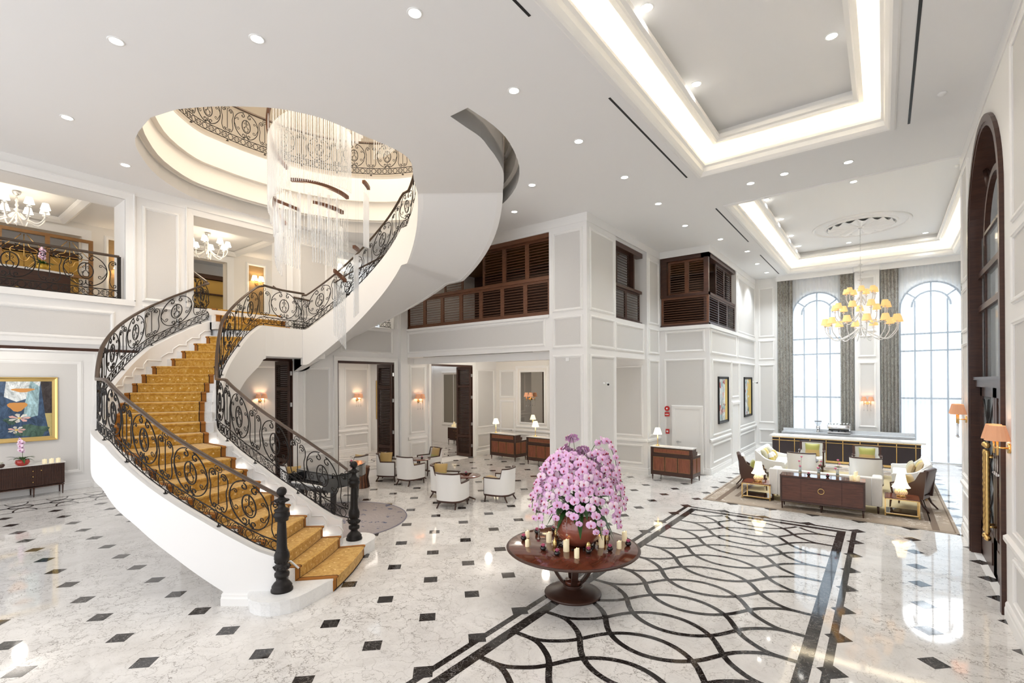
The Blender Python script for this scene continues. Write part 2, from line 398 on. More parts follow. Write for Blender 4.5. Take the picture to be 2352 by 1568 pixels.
# floor borders of the recess and the salon: interlaced circles
m = MB(); k = 0
def circ(cx, cy, r, a0=0, a1=2 * pi, w=.05, n=28):
    global k
    ribbon([(cx + r * cos(a0 + (a1 - a0) * i / n), cy + r * sin(a0 + (a1 - a0) * i / n)) for i in range(n + 1)], w, .0018 + k * 1e-5); k += 1
for i in range(12):
    y = -4 + i * .78; circ(-17.35, y, .22)
    circ(-17.35 - .62, y + .39, .60, -pi / 2, pi / 2, .035); circ(-17.35 + .62, y + .39, .60, pi / 2, 3 * pi / 2, .035)
for x in (-18.0, -16.7): ribbon([(x, -4), (x, 5.2)], .03, .0017)
for i in range(16):
    y = 5.4 + i * .7
    for sx in (-17.6, -16.2, -14.9): circ(sx, y, .34, -pi / 2, pi / 2, .05, 14); circ(sx, y + .7, .34, pi / 2, 3 * pi / 2, .04, 14)
struct(m.build('floor_inlay', 'marble_black'))
# ---- ceiling with the stair well and two trays
WELL = [(-9.84, 2.84), (-10.9, 2.91), (-11.68, 3.22), (-12.52, 3.76), (-13.2, 4.56), (-13.38, 5.27), (-13.45, 6.02), (-13.38, 6.9), (-13.1, 7.9), (-12.6, 8.7), (-11.8, 9.45), (-10.7, 9.95), (-9.6, 10.12), (-8.6, 10.0), (-7.66, 9.65), (-6.74, 9.01), (-6.05, 8.21), (-5.58, 7.27), (-5.42, 6.6), (-5.40, 5.91)]
SLOT = [(-5.81, 5.92), (-5.84, 6.35), (-5.87, 6.77), (-6.01, 7.18), (-6.17, 7.61), (-6.5, 8.25), (-7.175, 9.065)]
NEAR = [(-8.80, 7.86), (-8.25, 7.25), (-7.69, 6.7), (-7.50, 6.3), (-7.48, 5.82), (-7.52, 5.4), (-7.54, 4.98), (-7.6, 4.55), (-7.87, 4.03), (-8.26, 3.65), (-8.7, 3.31), (-9.2, 3.02)]
def smooth_loop(P, n=3):
    out = []; m_ = len(P)
    for i in range(m_ - 1):
        p0, p1, p2, p3 = P[max(0, i - 1)], P[i], P[i + 1], P[min(m_ - 1, i + 2)]
        for j in range(n):
            t = j / n; out.append(tuple(.5 * (2 * p1[q] + (p2[q] - p0[q]) * t + (2 * p0[q] - 5 * p1[q] + 4 * p2[q] - p3[q]) * t * t + (3 * p1[q] - p0[q] - 3 * p2[q] + p3[q]) * t**3) for q in (0, 1)))
    out.append(P[-1]); return out
W1 = smooth_loop([NEAR[-1]] + WELL)[1:-1]
W1 = smooth_loop(WELL); S1 = smooth_loop(SLOT); N1 = smooth_loop(NEAR)
HOLE = W1 + S1 + N1
TR1 = (-3.14, 1.2, .08, 10.97); TR2 = (-3.14, 13.3, 2.0, 23.2)
m = MB()
plate(m, [(-14.5, -4), (4, -4), (4, 24.6), (-14.5, 24.6)], [HOLE[::-1], rect(*TR1), rect(*TR2)], lambda u, v, d: (u, v, HC + d), .32)
struct(m.build('ceiling', 'ceiling'))
def offs(poly, d):
    n = len(poly); out = []
    for i in range(n):
        a = poly[max(0, i - 1)]; c = poly[min(n - 1, i + 1)]; dx, dy = c[0] - a[0], c[1] - a[1]; l = hypot(dx, dy) or 1
        out.append((poly[i][0] + dy / l * d, poly[i][1] - dx / l * d))
    return out
# stair well: three stepped rings, upper floor, outer wall and its ceiling
m = MB()
def ringwall(poly, z0, z1, flip=False):
    m.smooth = True; m.grid([[(x, y, z0) for x, y in poly], [(x, y, z1) for x, y in poly]]); m.smooth = False
def ledge(p, q, z): m.grid([[(x, y, z) for x, y in p], [(x, y, z) for x, y in q]])
# WELL runs clockwise seen from above; inward = right-hand side
T0 = W1
_c = (-9.9, 6.5)
def taper(P, d):
    Q = offs(P, d); 
    if hypot(Q[20][0] - _c[0], Q[20][1] - _c[1]) > hypot(P[20][0] - _c[0], P[20][1] - _c[1]): Q = offs(P, -d)
    n = len(P); out = []
    for i in range(n):
        k = max(0.0, min(1.0, (n - 1 - i) / 14)); out.append((P[i][0] + (Q[i][0] - P[i][0]) * k, P[i][1] + (Q[i][1] - P[i][1]) * k))
    return out
T1 = taper(W1, .11); T2 = taper(W1, .22)
ringwall(T0, HC, 7.95); ledge(T0, T1, 7.95); ringwall(T1, 7.95, 8.47); ledge(T1, T2, 8.47); ringwall(T2, 8.47, 9.2)
struct(m.build('wall_stairwell', 'stairwell'))
m = MB(); ringwall(S1, HC, 9.2); ringwall(N1 + [W1[0]], HC, 9.2); ringwall([W1[-1], S1[0]], HC, 9.2)
struct(m.build('wall_stairwell', 'plaster'))
m = MB(); big = [(-10 + 7.6 * cos(2 * pi * i / 40), 6.6 + 7.2 * sin(2 * pi * i / 40)) for i in range(40)]
plate(m, big, [(T2 + S1 + N1)[::-1]], lambda u, v, d: (u, v, 9.2 - d), .06)
struct(m.build('floor_upper', 'stairwell'))
m = MB(); m.smooth = True; big2 = big + [big[0]]; m.grid([[(x, y, 9.1) for x, y in big2], [(x, y, 12.4) for x, y in big2]]); m.smooth = False
m.prism(big, 12.4, 12.5)
struct(m.build('wall_upper', 'stairwell'))
# trays
CV = MB(); LED = MB()
for (x0, y0, x1, y1), cut in ((TR1, 0), (TR2, 0)):
    t = MB(); z = HC
    # outer moulding: steps up and out to a ledge that hides the strip light
    loop = [(x0, y0, z), (x1, y0, z), (x1, y1, z), (x0, y1, z)]
    t.sweep(loop, [(.11, .02), (.11, -.02), (.085, -.035), (.03, -.035), (.0, -.012), (-.045, .04), (-.06, .12), (-.10, .15), (-.10, .20), (.0, .22), (.06, .2)], closed=True)
    NT[0] += 1; struct(t.build('trim_%d' % NT[0], 'trim'))
    o = .30; t = MB()   # cove walls set back behind the lip, ceiling panel above
    X0, Y0, X1_, Y1_ = x0 - o, y0 - o, x1 + o, y1 + o; zt = z + .52
    t.quad((X0, Y0, z + .3), (X1_, Y0, z + .3), (X1_, Y0, zt), (X0, Y0, zt)); t.quad((X1_, Y0, z + .3), (X1_, Y1_, z + .3), (X1_, Y1_, zt), (X1_, Y0, zt))
    t.quad((X1_, Y1_, z + .3), (X0, Y1_, z + .3), (X0, Y1_, zt), (X1_, Y1_, zt)); t.quad((X0, Y1_, z + .3), (X0, Y0, z + .3), (X0, Y0, zt), (X0, Y1_, zt))
    i = .36; xi0, yi0, xi1, yi1 = x0 + i, y0 + i, x1 - i, y1 - i
    plate(t, rect(X0, Y0, X1_, Y1_), [rect(xi0, yi0, xi1, yi1)[::-1]], lambda u, v, d: (u, v, zt + d), .03)
    plate(t, rect(xi0, yi0, xi1, yi1), [], lambda u, v, d: (u, v, zt + .16 + d), .03)
    for a, b in (((xi0, yi0), (xi1, yi0)), ((xi1, yi0), (xi1, yi1)), ((xi1, yi1), (xi0, yi1)), ((xi0, yi1), (xi0, yi0))):
        t.quad((*a, zt), (*b, zt), (*b, zt + .16), (*a, zt + .16))
    struct(t.build('ceiling_tray', 'ceiling'))
    t = MB(); t.sweep([(xi0, yi0, zt), (xi1, yi0, zt), (xi1, yi1, zt), (xi0, yi1, zt)], [(.02, .03), (.02, -.10), (-.05, -.10), (-.07, -.06), (-.13, -.05), (-.13, 0), (-.13, .03)], closed=True)
    NT[0] += 1; struct(t.build('trim_%d' % NT[0], 'trim'))
    e = .2
    for a in ((x0 - e, y0 - e, x1 + e, y0 - e + .04), (x0 - e, y1 + e - .04, x1 + e, y1 + e), (x0 - e, y0 - e, x0 - e + .04, y1 + e), (x1 + e - .04, y0 - e, x1 + e, y1 + e)):
        LED.box(a[0], a[1], z + .33, a[2], a[3], z + .36)
o = LED.build('cove_strip_light', 'emit_cove'); tag(o, 'warm strip lights hidden behind the lips of the two ceiling trays', 'strip light')
# ---- left wall (x = XL)
WL = Wall('X', XL, 1)
def xwall(name, c0, c1, outer, holes, mt='plaster'):
    mb = MB(); plate(mb, outer, holes, lambda u, v, d: (c0 + (c1 - c0) * d, u, v), 1); return struct(mb.build(name, mt))
def ywall(name, c0, c1, outer, holes, mt='plaster'):
    mb = MB(); plate(mb, outer, holes, lambda u, v, d: (u, c0 + (c1 - c0) * d, v), 1); return struct(mb.build(name, mt))
xwall('wall_left', XL, XL - .83, [(-4, 3.85), (5.2, 3.85), (5.2, 0), (16.9, 0), (16.9, HC), (-4, HC)], [rect(-3, 4.97, 3.43, 7.25), rect(4.79, 4.97, 7.15, 7.25), rect(8.77, 4.97, 11.0, 7.25), rect(5.6, .0 + .001, 7.32, 3.8), rect(8.77, .001, 10.98, 3.8), rect(12.72, .001, 15.04, 3.8)])
for a, b in ((3.78, 4.46), (7.55, 8.40)):
    panel(WL, a, b, 5.04, 7.17); panel(WL, a, b, 4.10, 4.88)
panel(WL, -3, 3.2, 4.08, 4.66)
for a, b in ((-3.0, 3.43), (4.79, 7.15), (8.77, 11.0)):
    TRIM.sweep([WL.p(a, 4.97), WL.p(a, 7.25), WL.p(b, 7.25), WL.p(b, 4.97)], [(-.0, 0), (-.0, .02), (-.06, .03), (-.14, .035), (-.15, .06), (-.17, .06), (-.17, 0)], up=WL.n())
for a, b in ((5.6, 7.32), (8.77, 10.98), (12.72, 15.04)):
    TRIM.sweep([WL.p(a, 0), WL.p(a, 3.8), WL.p(b, 3.8), WL.p(b, 0)], [(-.0, 0), (-.0, .02), (-.06, .03), (-.12, .035), (-.13, .06), (-.15, .06), (-.15, 0)], up=WL.n())
panel(WL, 7.68, 8.5, 1.35, 3.55); panel(WL, 7.68, 8.5, .35, .95); panel(WL, 8.9, 10.9, 4.1, 4.88)
panel(WL, 11.72, 12.40, 1.28, 3.68); panel(WL, 11.72, 12.40, .40, .90)
TRIM.box(XL, -4, 3.95, XL + .05, 5.0, 4.04); TRIM.box(XL, -4, 4.86, XL + .06, 3.6, 4.99)
rail(WL, 7.5, 8.6, 1.12); rail(WL, 11.6, 12.5, 1.08)
cornice([(XL, -4), (XL, 11.46), (-7.43, YB)], side=-1) if False else None
baseboard([(XL, 7.5), (XL, 8.62)]); baseboard([(XL, 11.1), (XL, 12.6)]); baseboard([(XL, 15.2), (XL, 16.5)])
# pilaster strip where the balcony band meets the wall
m = MB(); m.box(XL, 11.16, 0, XL + .16, 11.46, HC); struct(m.build('wall_left', 'plaster'))
# dark beam soffit on the recess edge
m = MB(); m.box(XL - .05, -4, 3.80, XL + .02, 5.1, 3.86); struct(m.build('trim_beam', 'wood_dark'))
flush()
# recess under the landing at far left
WR = Wall('X', -19.05, 1)
xwall('wall_left', -19.05, -19.4, rect(-4, 0, 5.2, 4.0), [])
panel(WR, -2.2, 3.72, .52, 3.75); panel(WR, -2.2, 3.72, .52, 3.75, False, 1.6)
m = MB(); m.box(-19.05, 4.02, 0, -18.8, 4.5, 4.0); m.box(-19.4, 4.5, 0, XL - .83, 4.7, 4.0); m.box(-14.4, 4.5, 0, XL, 5.25, 4.0); struct(m.build('wall_left', 'plaster'))
baseboard([(-19.05, -4), (-19.05, 4.02)]); baseboard([(-19.05, 4.02), (-18.8, 4.02), (-18.8, 4.5), (-14, 4.5)])
m = MB(); m.box(-19.4, -4, 4.0, XL - .83, 17.6, 4.12); struct(m.build('ceiling_recess', 'ceiling'))
cornice([(-19.05, -4), (-19.05, 4.5)], 4.0, 1)
# salon behind the folding louvres
WS = Wall('X', -18.5, 1)
xwall('wall_salon', -18.5, -18.8, rect(4.7, 0, 13.62, 4.0), []); xwall('wall_salon', -18.9, -19.2, rect(13.0, 0, 18.2, 4.0), [])
m = MB(); m.box(-18.9, 13.5, 0, -18.45, 13.62, 4); struct(m.build('wall_salon', 'plaster'))
panel(WS, 12.35, 13.5, 1.22, 3.72); panel(WS, 12.35, 13.5, .36, .85); panel(WS, 7.6, 9.8, 1.22, 3.72); panel(WS, 7.6, 9.8, .36, .85); panel(WS, 10.1, 12.1, 1.22, 3.72); panel(WS, 10.1, 12.1, .36, .85)
rail(WS, 4.7, 13.6, 1.02); baseboard([(-18.5, 4.7), (-18.5, 13.62)])
m = MB(); m.box(-18.9, 17.9, 0, -13.6, 18.1, 4.0); struct(m.build('wall_salon', 'plaster'))
WB = Wall('Y', 17.9, -1)
frame(WB, -18.2, -15.2, .95, 3.6, k=1.6)
m = MB(); m.quad((-18.1, 17.885, 1.05), (-15.3, 17.885, 1.05), (-15.3, 17.885, 3.5), (-18.1, 17.885, 3.5)); o = m.build('wall_panel_mirror', 'mirror_bronze'); struct(o)
for x in (-17.4, -16.7, -16.0):
    TRIM.box(x - .012, 17.87, 1.05, x + .012, 17.89, 3.5)
flush()
# upper landing rooms
m = MB(); m.box(-20.2, -4, 4.88, XL - .8, 12.5, 4.97); struct(m.build('floor_landing', 'marble_floor'))
m = MB(); m.box(-20.2, -4, 7.45, XL - .8, 12.5, 7.55); struct(m.build('ceiling_landing', 'ceiling'))
WU = Wall('X', -17.3, 1)
xwall('wall_landing', -17.3, -17.6, rect(-4, 4.97, 12.5, 7.45), [rect(-2.6, 4.98, 3.42, 7.1), rect(6.05 - .6, 4.98, 7.10, 7.1)], 'trim_warm')
for a, b in ((-2.6, 3.42), (5.45, 7.10)):
    TRIM.sweep([WU.p(a, 4.97), WU.p(a, 7.1), WU.p(b, 7.1), WU.p(b, 4.97)], [(-.0, 0), (-.0, .03), (-.08, .04), (-.16, .05), (-.2, .05), (-.2, 0)], up=WU.n())
for a, b in ((3.95, 4.75), (7.75, 8.35)):
    frame(WU, a, b, 5.12, 7.2, k=1.2); t = MB(); t.quad(WU.p(a + .05, 5.17, .006), WU.p(b - .05, 5.17, .006), WU.p(b - .05, 7.15, .006), WU.p(a + .05, 7.15, .006)); struct(t.build('wall_panel', 'grass_cloth'))
# a shallow boxed ceiling over the landing
for x0, x1, y0, y1 in ((-17.2, -14.5, -3.0, 3.1), (-17.2, -14.5, 4.6, 7.4)):
    TRIM.sweep([(x0, y0, 7.44), (x1, y0, 7.44), (x1, y1, 7.44), (x0, y1, 7.44)], [(0, 0), (0, -.10), (-.06, -.13), (-.16, -.07), (-.2, -.02), (-.2, 0)], closed=True)
m = MB(); m.box(-19.9, -4, 4.9, -19.7, 12.5, 7.5); struct(m.build('wall_landing', 'plaster'))
flush()
# bar shelves seen through the landing opening: back room with gold panels
m = MB()
for i, z in enumerate((5.75, 6.28)):
    m.box(-19.2, 4.6, z + .02, -19.05, 8.6, z + .50)
    m.box(-19.2, -3.4, z + .02, -19.05, 3.9, z + .50)
o = m.build('wall_panel_gold', 'gold_panel'); struct(o)
m = MB()
for z in (5.70, 6.24, 6.80): m.box(-19.25, -3.4, z, -18.95, 8.6, z + .05)
m.box(-19.3, -3.5, 4.97, -18.6, 8.7, 5.55); m.box(-19.3, -3.5, 5.55, -19.2, 8.7, 7.0)
struct(m.build('wall_bar_back', 'wood_dark'))
# ---- balcony band, column, beam, block (facing walls)
WBD = Wall('Y', YB, -1)
m = MB(); m.box(XL, YB, 3.98, -7.43, YB + .5, 4.98); struct(m.build('wall_band', 'plaster'))
m = MB(); m.box(XL, YB, 7.3, -7.43, YB + .5, HC); struct(m.build('wall_band', 'plaster'))
panel(WBD, -13.35, -7.6, 4.14, 4.84); TRIM.box(XL, YB - .05, 4.90, -7.43, YB, 4.98)
m = MB(); m.box(XL, YB + .5, 3.98, -7.43, 16.7, 4.1); struct(m.build('ceiling_niche', 'ceiling'))
m = MB(); m.box(-12.72, YB + .12, 3.972, -8.1, YB + .15, 3.982); tag(m.build('air_slot', 'black'), 'black slot diffuser in the soffit over the reception recess', 'air diffuser')
cornice([(XL, YB + .45), (-7.4, YB + .45)], 3.98, 1)
m = MB(); m.box(-7.43, YB, 0, XB, 13.22, HC); struct(m.build('wall_column', 'plaster'))
WCX = Wall('X', XB, 1)
for z0, z1 in ((.4, 3.80), (4.06, 4.86), (5.06, 7.2)):
    panel(WBD, -7.28, -6.40, z0, z1); panel(WCX, YB + .18, 13.06, z0, z1)
baseboard([(-7.43, 13.22), (-7.43, YB), (XB, YB), (XB, 13.22), (-7.43, 13.22)], side=1)
WBX = Wall('X', XB - .08, 1)
m = MB(); m.box(-6.9, 13.22, 3.83, XB - .08, 15.57, 5.0); m.box(-6.9, 13.22, 7.33, XB - .08, 15.57, HC); struct(m.build('wall_beam', 'plaster'))
panel(WBX, 13.36, 15.42, 4.06, 4.84)
m = MB(); m.box(-7.75, 15.57, 0, XB, 17.0, HC); struct(m.build('wall_block', 'plaster'))
WBK = Wall('Y', 15.57, -1)
panel(WBK, -7.45, -6.42, 1.28, 3.62); panel(WBK, -7.45, -6.42, .36, .95); rail(WBK, -7.75, XB, 1.12)
for z0, z1 in ((1.28, 3.80), (4.06, 4.86), (5.06, 7.2)): panel(WCX, 15.74, 16.58, z0, z1)
rail(WCX, 15.57, Y1, 1.12)
baseboard([(-7.75, 15.57), (XB, 15.57), (XB, Y1)], side=-1) if False else baseboard([(-7.75, 15.57), (XB, 15.57), (XB, Y1), (X1, Y1)])
flush()
# niche back wall
WN = Wall('Y', 16.6, -1)
m = MB(); m.box(-14.0, 16.6, 0, -7.0, 16.9, 4.1); struct(m.build('wall_reception', 'trim_warm'))
panel(WN, -13.32, -12.55, 2.46, 3.58)
frame(WN, -12.42, -10.84, 1.22, 3.72, k=1.4); frame(WN, -12.25, -11.0, 1.38, 3.55, k=1.0)
m = MB(); m.quad(*[WN.p(u, z, .01) for u, z in rect(-12.22, 1.42, -11.03, 3.51)]); struct(m.build('window_mirror', 'mirror'))
rail(WN, -13.5, -7.2, 1.06); panel(WN, -12.42, -10.84, .35, .90); panel(WN, -10.6, -8.0, 1.25, 3.6)
WNX = Wall('X', XL, 1); panel(WNX, 15.35, 16.42, 1.2, 3.62); panel(WNX, 15.35, 16.42, .35, .9)
frame(WN, -13.30, -12.55, .02, 2.28, k=1.3)
m = MB(); m.box(-13.25, 16.58, 0, -12.6, 16.605, 2.22); frame(WN, -13.12, -12.73, .3, 2.08, k=.6); o = struct(m.build('door_1', 'trim_warm'))
m = MB(); m.box(-12.70, 16.52, 1.02, -12.66, 16.58, 1.06); m.box(-12.80, 16.51, 1.03, -12.66, 16.53, 1.05); m.build('door_handle', 'nickel', o)
flush()
# ---- wall with the white service door and the corner bay
WD = Wall('Y', Y1, -1); WA = Wall('X', X1, 1)
m = MB(); m.box(XB, Y1, 0, X1 - .35, Y1 + .35, 4.97); m.box(XB, Y1, 7.5, X1 - .35, Y1 + .35, HC); struct(m.build('wall_service', 'plaster'))
panel(WD, -6.02, -4.74, 4.12, 4.80); TRIM.box(XB, Y1 - .05, 4.86, X1, Y1, 4.98)
FAB.quad(*[WD.p(u, z, .004) for u, z in rect(-6.0, .25, -4.76, 3.78)]); frame(WD, -6.05, -4.71, .2, 3.83)
m = MB(); m.box(-5.70, Y1 - .03, 0, -4.88, Y1, 2.16); o = struct(m.build('door_2', 'trim'))
frame(WD, -5.52, -5.02, .3, 2.0, k=.6)
TRIM.sweep([WD.p(-5.70, 0, .0), WD.p(-5.70, 2.16, .0), WD.p(-4.88, 2.16, .0), WD.p(-4.88, 0, .0)], [(0, 0), (0, .05), (-.06, .06), (-.10, .06), (-.12, .045), (-.12, 0)], up=WD.n())
m = MB(); m.box(-5.64, Y1 - .09, 1.02, -5.60, Y1 - .03, 1.06); m.box(-5.64, Y1 - .10, 1.03, -5.48, Y1 - .08, 1.05); m.build('door_handle', 'nickel', o)
m = MB(); m.box(X1 - .35, Y1, 0, X1, YW, 4.97); m.box(X1 - .35, 20.42, 4.97, X1, YW, HC); m.box(X1 - .35, Y1, 7.5, X1, 20.42, HC); struct(m.build('wall_gallery', 'plaster'))
for a, b in ((17.0, 19.42), (20.85, 23.65)):
    panel(WA, a, b, 1.28, 3.80); panel(WA, a, b, .36, .95)
panel(WA, 19.6, 20.65, 2.5, 3.8); panel(WA, Y1 + .15, 20.25, 4.06, 4.80); panel(WA, 20.6, 23.7, 4.06, 4.86); panel(WA, 20.6, 23.7, 5.06, 7.2)
TRIM.box(X1, Y1, 4.86, X1 + .05, 23.8, 4.98)
rail(WA, Y1, 19.45, 1.12); rail(WA, 20.8, YW, 1.12)
m = MB(); m.box(X1 - .02, 19.6, 0, X1 + .02, 20.62, 2.2); o = struct(m.build('door_3', 'trim'))
TRIM.sweep([WA.p(19.6, 0, .0), WA.p(19.6, 2.2, .0), WA.p(20.62, 2.2, .0), WA.p(20.62, 0, .0)], [(0, 0), (0, .05), (-.06, .06), (-.10, .06), (-.12, .045), (-.12, 0)], up=WA.n())
baseboard([(X1, Y1), (X1, 19.45)]); baseboard([(X1, 20.78), (X1, YW), (-3.68, YW)])
cornice([(XL, -4), (XL, YB), (-7.43, YB), (XB, YB), (XB, Y1), (X1, Y1), (X1, YW), (-3.64, YW)])
flush()
# gallery room behind the louvres
GALP = [(XL, YB + .5), (-7.43, YB + .5), (-7.43, 13.2), (-6.6, 13.2), (-6.6, 15.5), (-7.5, 15.6), (-7.5, 17.1), (-6.2, 17.1), (-4.9, 17.1), (-4.9, 20.4), (XL, 20.4)]
m = MB(); m.prism(GALP, 4.86, 4.96); struct(m.build('floor_gallery', 'wood_dark'))
m = MB(); m.prism(GALP, 7.46, 7.55); struct(m.build('ceiling_gallery', 'wood_gold'))
m = MB(); m.box(XL, 15.2, 4.96, -7.75, 15.4, 7.45); m.box(-7.95, 15.4, 4.96, -7.75, 20.4, 7.45); m.box(-7.9, 20.3, 4.96, X1 - .35, 20.45, 7.45); struct(m.build('wall_gallery', 'wood_dark'))
add_light('gallery_light', 'AREA', (-10.5, 13.6, 7.4), 8, (1, .78, .55), 4, 1.5); add_light('gallery_light', 'AREA', (-6.3, 18.4, 7.4), 4, (1, .78, .55), 1.5, 1.5)
# ---- window wall
AW = [(-2.96, -1.55, 0.35, 5.98), (.58, 2.2, 0.02, 5.98)]
wins = [arch_poly(-3.17, -1.31, .9, 5.92), arch_poly(.48, 2.36, .05, 5.90)]
ywall('wall_window', YW + .1, YW + .5, rect(-5, 0, 3.9, HC), [w[::-1] for w in wins])
WW = Wall('Y', YW, -1)
m = MB(); m.box(X1, YW - .0, 0, -3.68, YW + .12, HC); m.box(-.92, YW - .12, 0, -.12, YW + .12, HC); m.box(2.5, YW, 0, 3.5, YW + .12, HC); struct(m.build('wall_pier', 'plaster'))
for z0, z1 in ((1.28, 3.80), (4.06, 4.86), (5.06, 7.2)):
    panel(WW, -4.40, -3.82, z0, z1)
    panel(Wall('Y', YW - .12, -1), -.78, -.26, z0, z1)
panel(WW, -4.40, -3.82, .36, .95)
cornice([(-3.68, YW - .22), (-.97, YW - .22), (-.92, YW - .34), (-.12, YW - .34), (-.07, YW - .22), (2.5, YW - .22)], k=.9)
m = MB(); m.box(-3.68, YW - .25, 7.38, -.95, YW - .19, HC); m.box(-.1, YW - .25, 7.38, 2.6, YW - .19, HC); struct(m.build('trim_pelmet', 'trim'))
flush()
def muntin(n, u0, u1, vs, v0, bars_z):
    r = (u1 - u0) / 2; c = (u0 + u1) / 2; y = YW + .28; m = MB()
    def bar(x0, z0, x1, z1): m.box(x0, y - .03, z0, x1, y + .03, z1)
    for x in (u0 + .03, u0 + r * .5 - .0, c, u1 - r * .5, u1 - .03):
        zt = vs if abs(x - c) > .3 and abs(x - c) > r * .8 else vs + (r * .55 if abs(x - c) > .1 else r)
        bar(x - .025, v0, x + .025, zt - (.0 if abs(x - c) < .1 or abs(x - c) > r * .8 else r * .30))
    for z in bars_z: bar(u0, z - .03, u1, z + .03)
    for rr in (r - .03, r * .60):
        m.tube([(c + rr * cos(pi * i / 20), y, vs + rr * sin(pi * i / 20)) for i in range(21)], .032, 4)
    for a in (38, 142): m.tube([(c + r * .6 * cos(radians(a)), y, vs + r * .6 * sin(radians(a))), (c + r * cos(radians(a)), y, vs + r * sin(radians(a)))], .028, 4)
    o = struct(m.build('window_%d' % n, 'iron'))
    g = MB(); g.box(u0, y - .004, v0, u1, y + .004, vs + r); return o
muntin(1, -3.17, -1.31, 5.92, .9, (4.87, 4.22, 2.41)); muntin(2, .48, 2.36, 5.90, .05, (4.87, 4.22, 2.41))
# pale building across the street
m = MB(); m.box(-14, 40, -1, 12, 41, 3.2); o = m.build('neighbouring_building', 'marble_grey'); tag(o, 'pale grey low building across the street beyond the sheers', 'building')
# ---- right wall with arched doorway
DC, DR, DSZ = 10.6, 1.5, 5.6
xwall('wall_right', XR, XR + .24, rect(-4, 0, 13.42, HC), [arch_poly(DC - DR, DC + DR, .001, DSZ, 24)[::-1]])
m = MB(); m.box(XR + .24, 13.1, 0, 3.9, 13.42, HC); m.box(3.5, 13.4, 0, 3.9, 24.4, HC); struct(m.build('wall_right', 'plaster'))
WRT = Wall('X', XR, -1)
for a, b in ((12.38, 13.24), (5.2, 8.45), (1.2, 4.9)):
    for z0, z1 in ((1.22, 3.80), (4.06, 4.86), (5.06, 7.2)): panel(WRT, a, b, z0, z1)
    panel(WRT, a, b, .36, .88)
rail(WRT, -4, 8.95, 1.04); rail(WRT, 12.25, 13.42, 1.04)
baseboard([(XR, 13.42), (XR, 12.22)]); baseboard([(XR, 8.95), (XR, -4)])
cornice([(3.5, 24), (3.5, 13.42), (XR, 13.42), (XR, -4)], side=1)
flush()
# ================================================================ staircase
SX, SY = -9.995, 6.978; RI, RO = 3.072, 4.486; RIS = .1935; T0A, DA, LAND = -35.235, 5.371, 9.12
def P2(r, a):
    if a < -128 and r > 2.93:   # the outer edge straightens along the wall
        rm = 3.50 / abs(cos(radians(a)))
        if rm < 4.71: r = 2.93 + (r - 2.93) * (rm - 2.93) / (4.71 - 2.93)
    return (SX + r * cos(radians(a)), SY + r * sin(radians(a)))
def ang(k, r):
    a = T0A - DA * (k - 1) - (LAND if k > 10 else 0)
    fl = {1: -6.3, 2: -5.5, 3: -2.5, 4: -1.0, 20: 3.0, 21: 5.2, 22: 7.2, 23: 9.4}.get(k, 0)
    return a + fl * (r - RI) / (RO - RI) + (2.2 if k == 1 else 0)
RM0, RM1 = 2.93, 4.63
stair = thing('staircase', 'curved white staircase with marble treads climbing to the landing', 'staircase', (0, 0, 0))
# marble steps
for k in range(2, 23):
    m = MB(); n = 6; a0 = [P2(RM0 + (RM1 - RM0) * i / 5, ang(k, RM0 + (RM1 - RM0) * i / 5)) for i in range(6)]
    rr = [RM0 + (RM1 - RM0) * i / 5 for i in range(6)]
    a1 = [P2(r, ang(k + 1, r) - .6) for r in rr]
    nb = 10 if k == 10 else 1
    mid1 = [P2(RM1, ang(k, RM1) + (ang(k + 1, RM1) - ang(k, RM1)) * j / nb) for j in range(1, nb)]
    mid0 = [P2(RM0, ang(k + 1, RM0) + (ang(k, RM0) - ang(k + 1, RM0)) * j / nb) for j in range(1, nb)]
    m.prism(a0 + mid1 + a1[::-1] + mid0, (k - 1) * RIS - .02, k * RIS)
    m.build('step', 'marble_white', stair)
ZL = 23 * RIS
land_in = [P2(2.93, a) for a in (-162, -168, -174, -180, -186, -191)]
m = MB(); m.prism([P2(RM1, ang(23, RO)), P2(RM0, ang(23, RI))] + land_in[1:] + [(-13.0, 7.9), (-13.5, 7.9), (-13.5, 5.2)], ZL - .2, ZL); m.build('landing', 'marble_white', stair)
XS = [-13.12, -13.36, -13.60]
for i, x in enumerate(XS):
    m = MB(); m.box(x, 5.12, ZL, -14.4, 7.12, ZL + (5.0 - ZL) * (i + 1) / 3); m.build('step', 'marble_white', stair)
# bottom step with rounded ends that carry the newels
def bull(c, r, a0, a1, n=10): return [(c[0] + r * cos(radians(a0 + (a1 - a0) * i / n)), c[1] + r * sin(radians(a0 + (a1 - a0) * i / n))) for i in range(n + 1)]
N1P, N2P = (-6.73, 3.47), (-7.84, 5.41)
m = MB(); f0 = P2(RI, ang(1, RI)); f1 = P2(RO, ang(1, RO))
poly = bull((-7.86, 5.44), .36, 150, 25) + [f0] + [f1] + bull((-6.78, 3.50), .42, 20, -150) + [P2(4.5, -53), P2(2.95, -44)]
m.prism(poly, 0, RIS - .03); m.build('step', 'marble_white', stair)
cx_, cy_ = sum(p[0] for p in poly) / len(poly), sum(p[1] for p in poly) / len(poly)
m = MB(); m.prism([(cx_ + (x - cx_) * 1.015, cy_ + (y - cy_) * 1.015) for x, y in poly], RIS - .03, RIS); m.build('step', 'marble_white', stair)
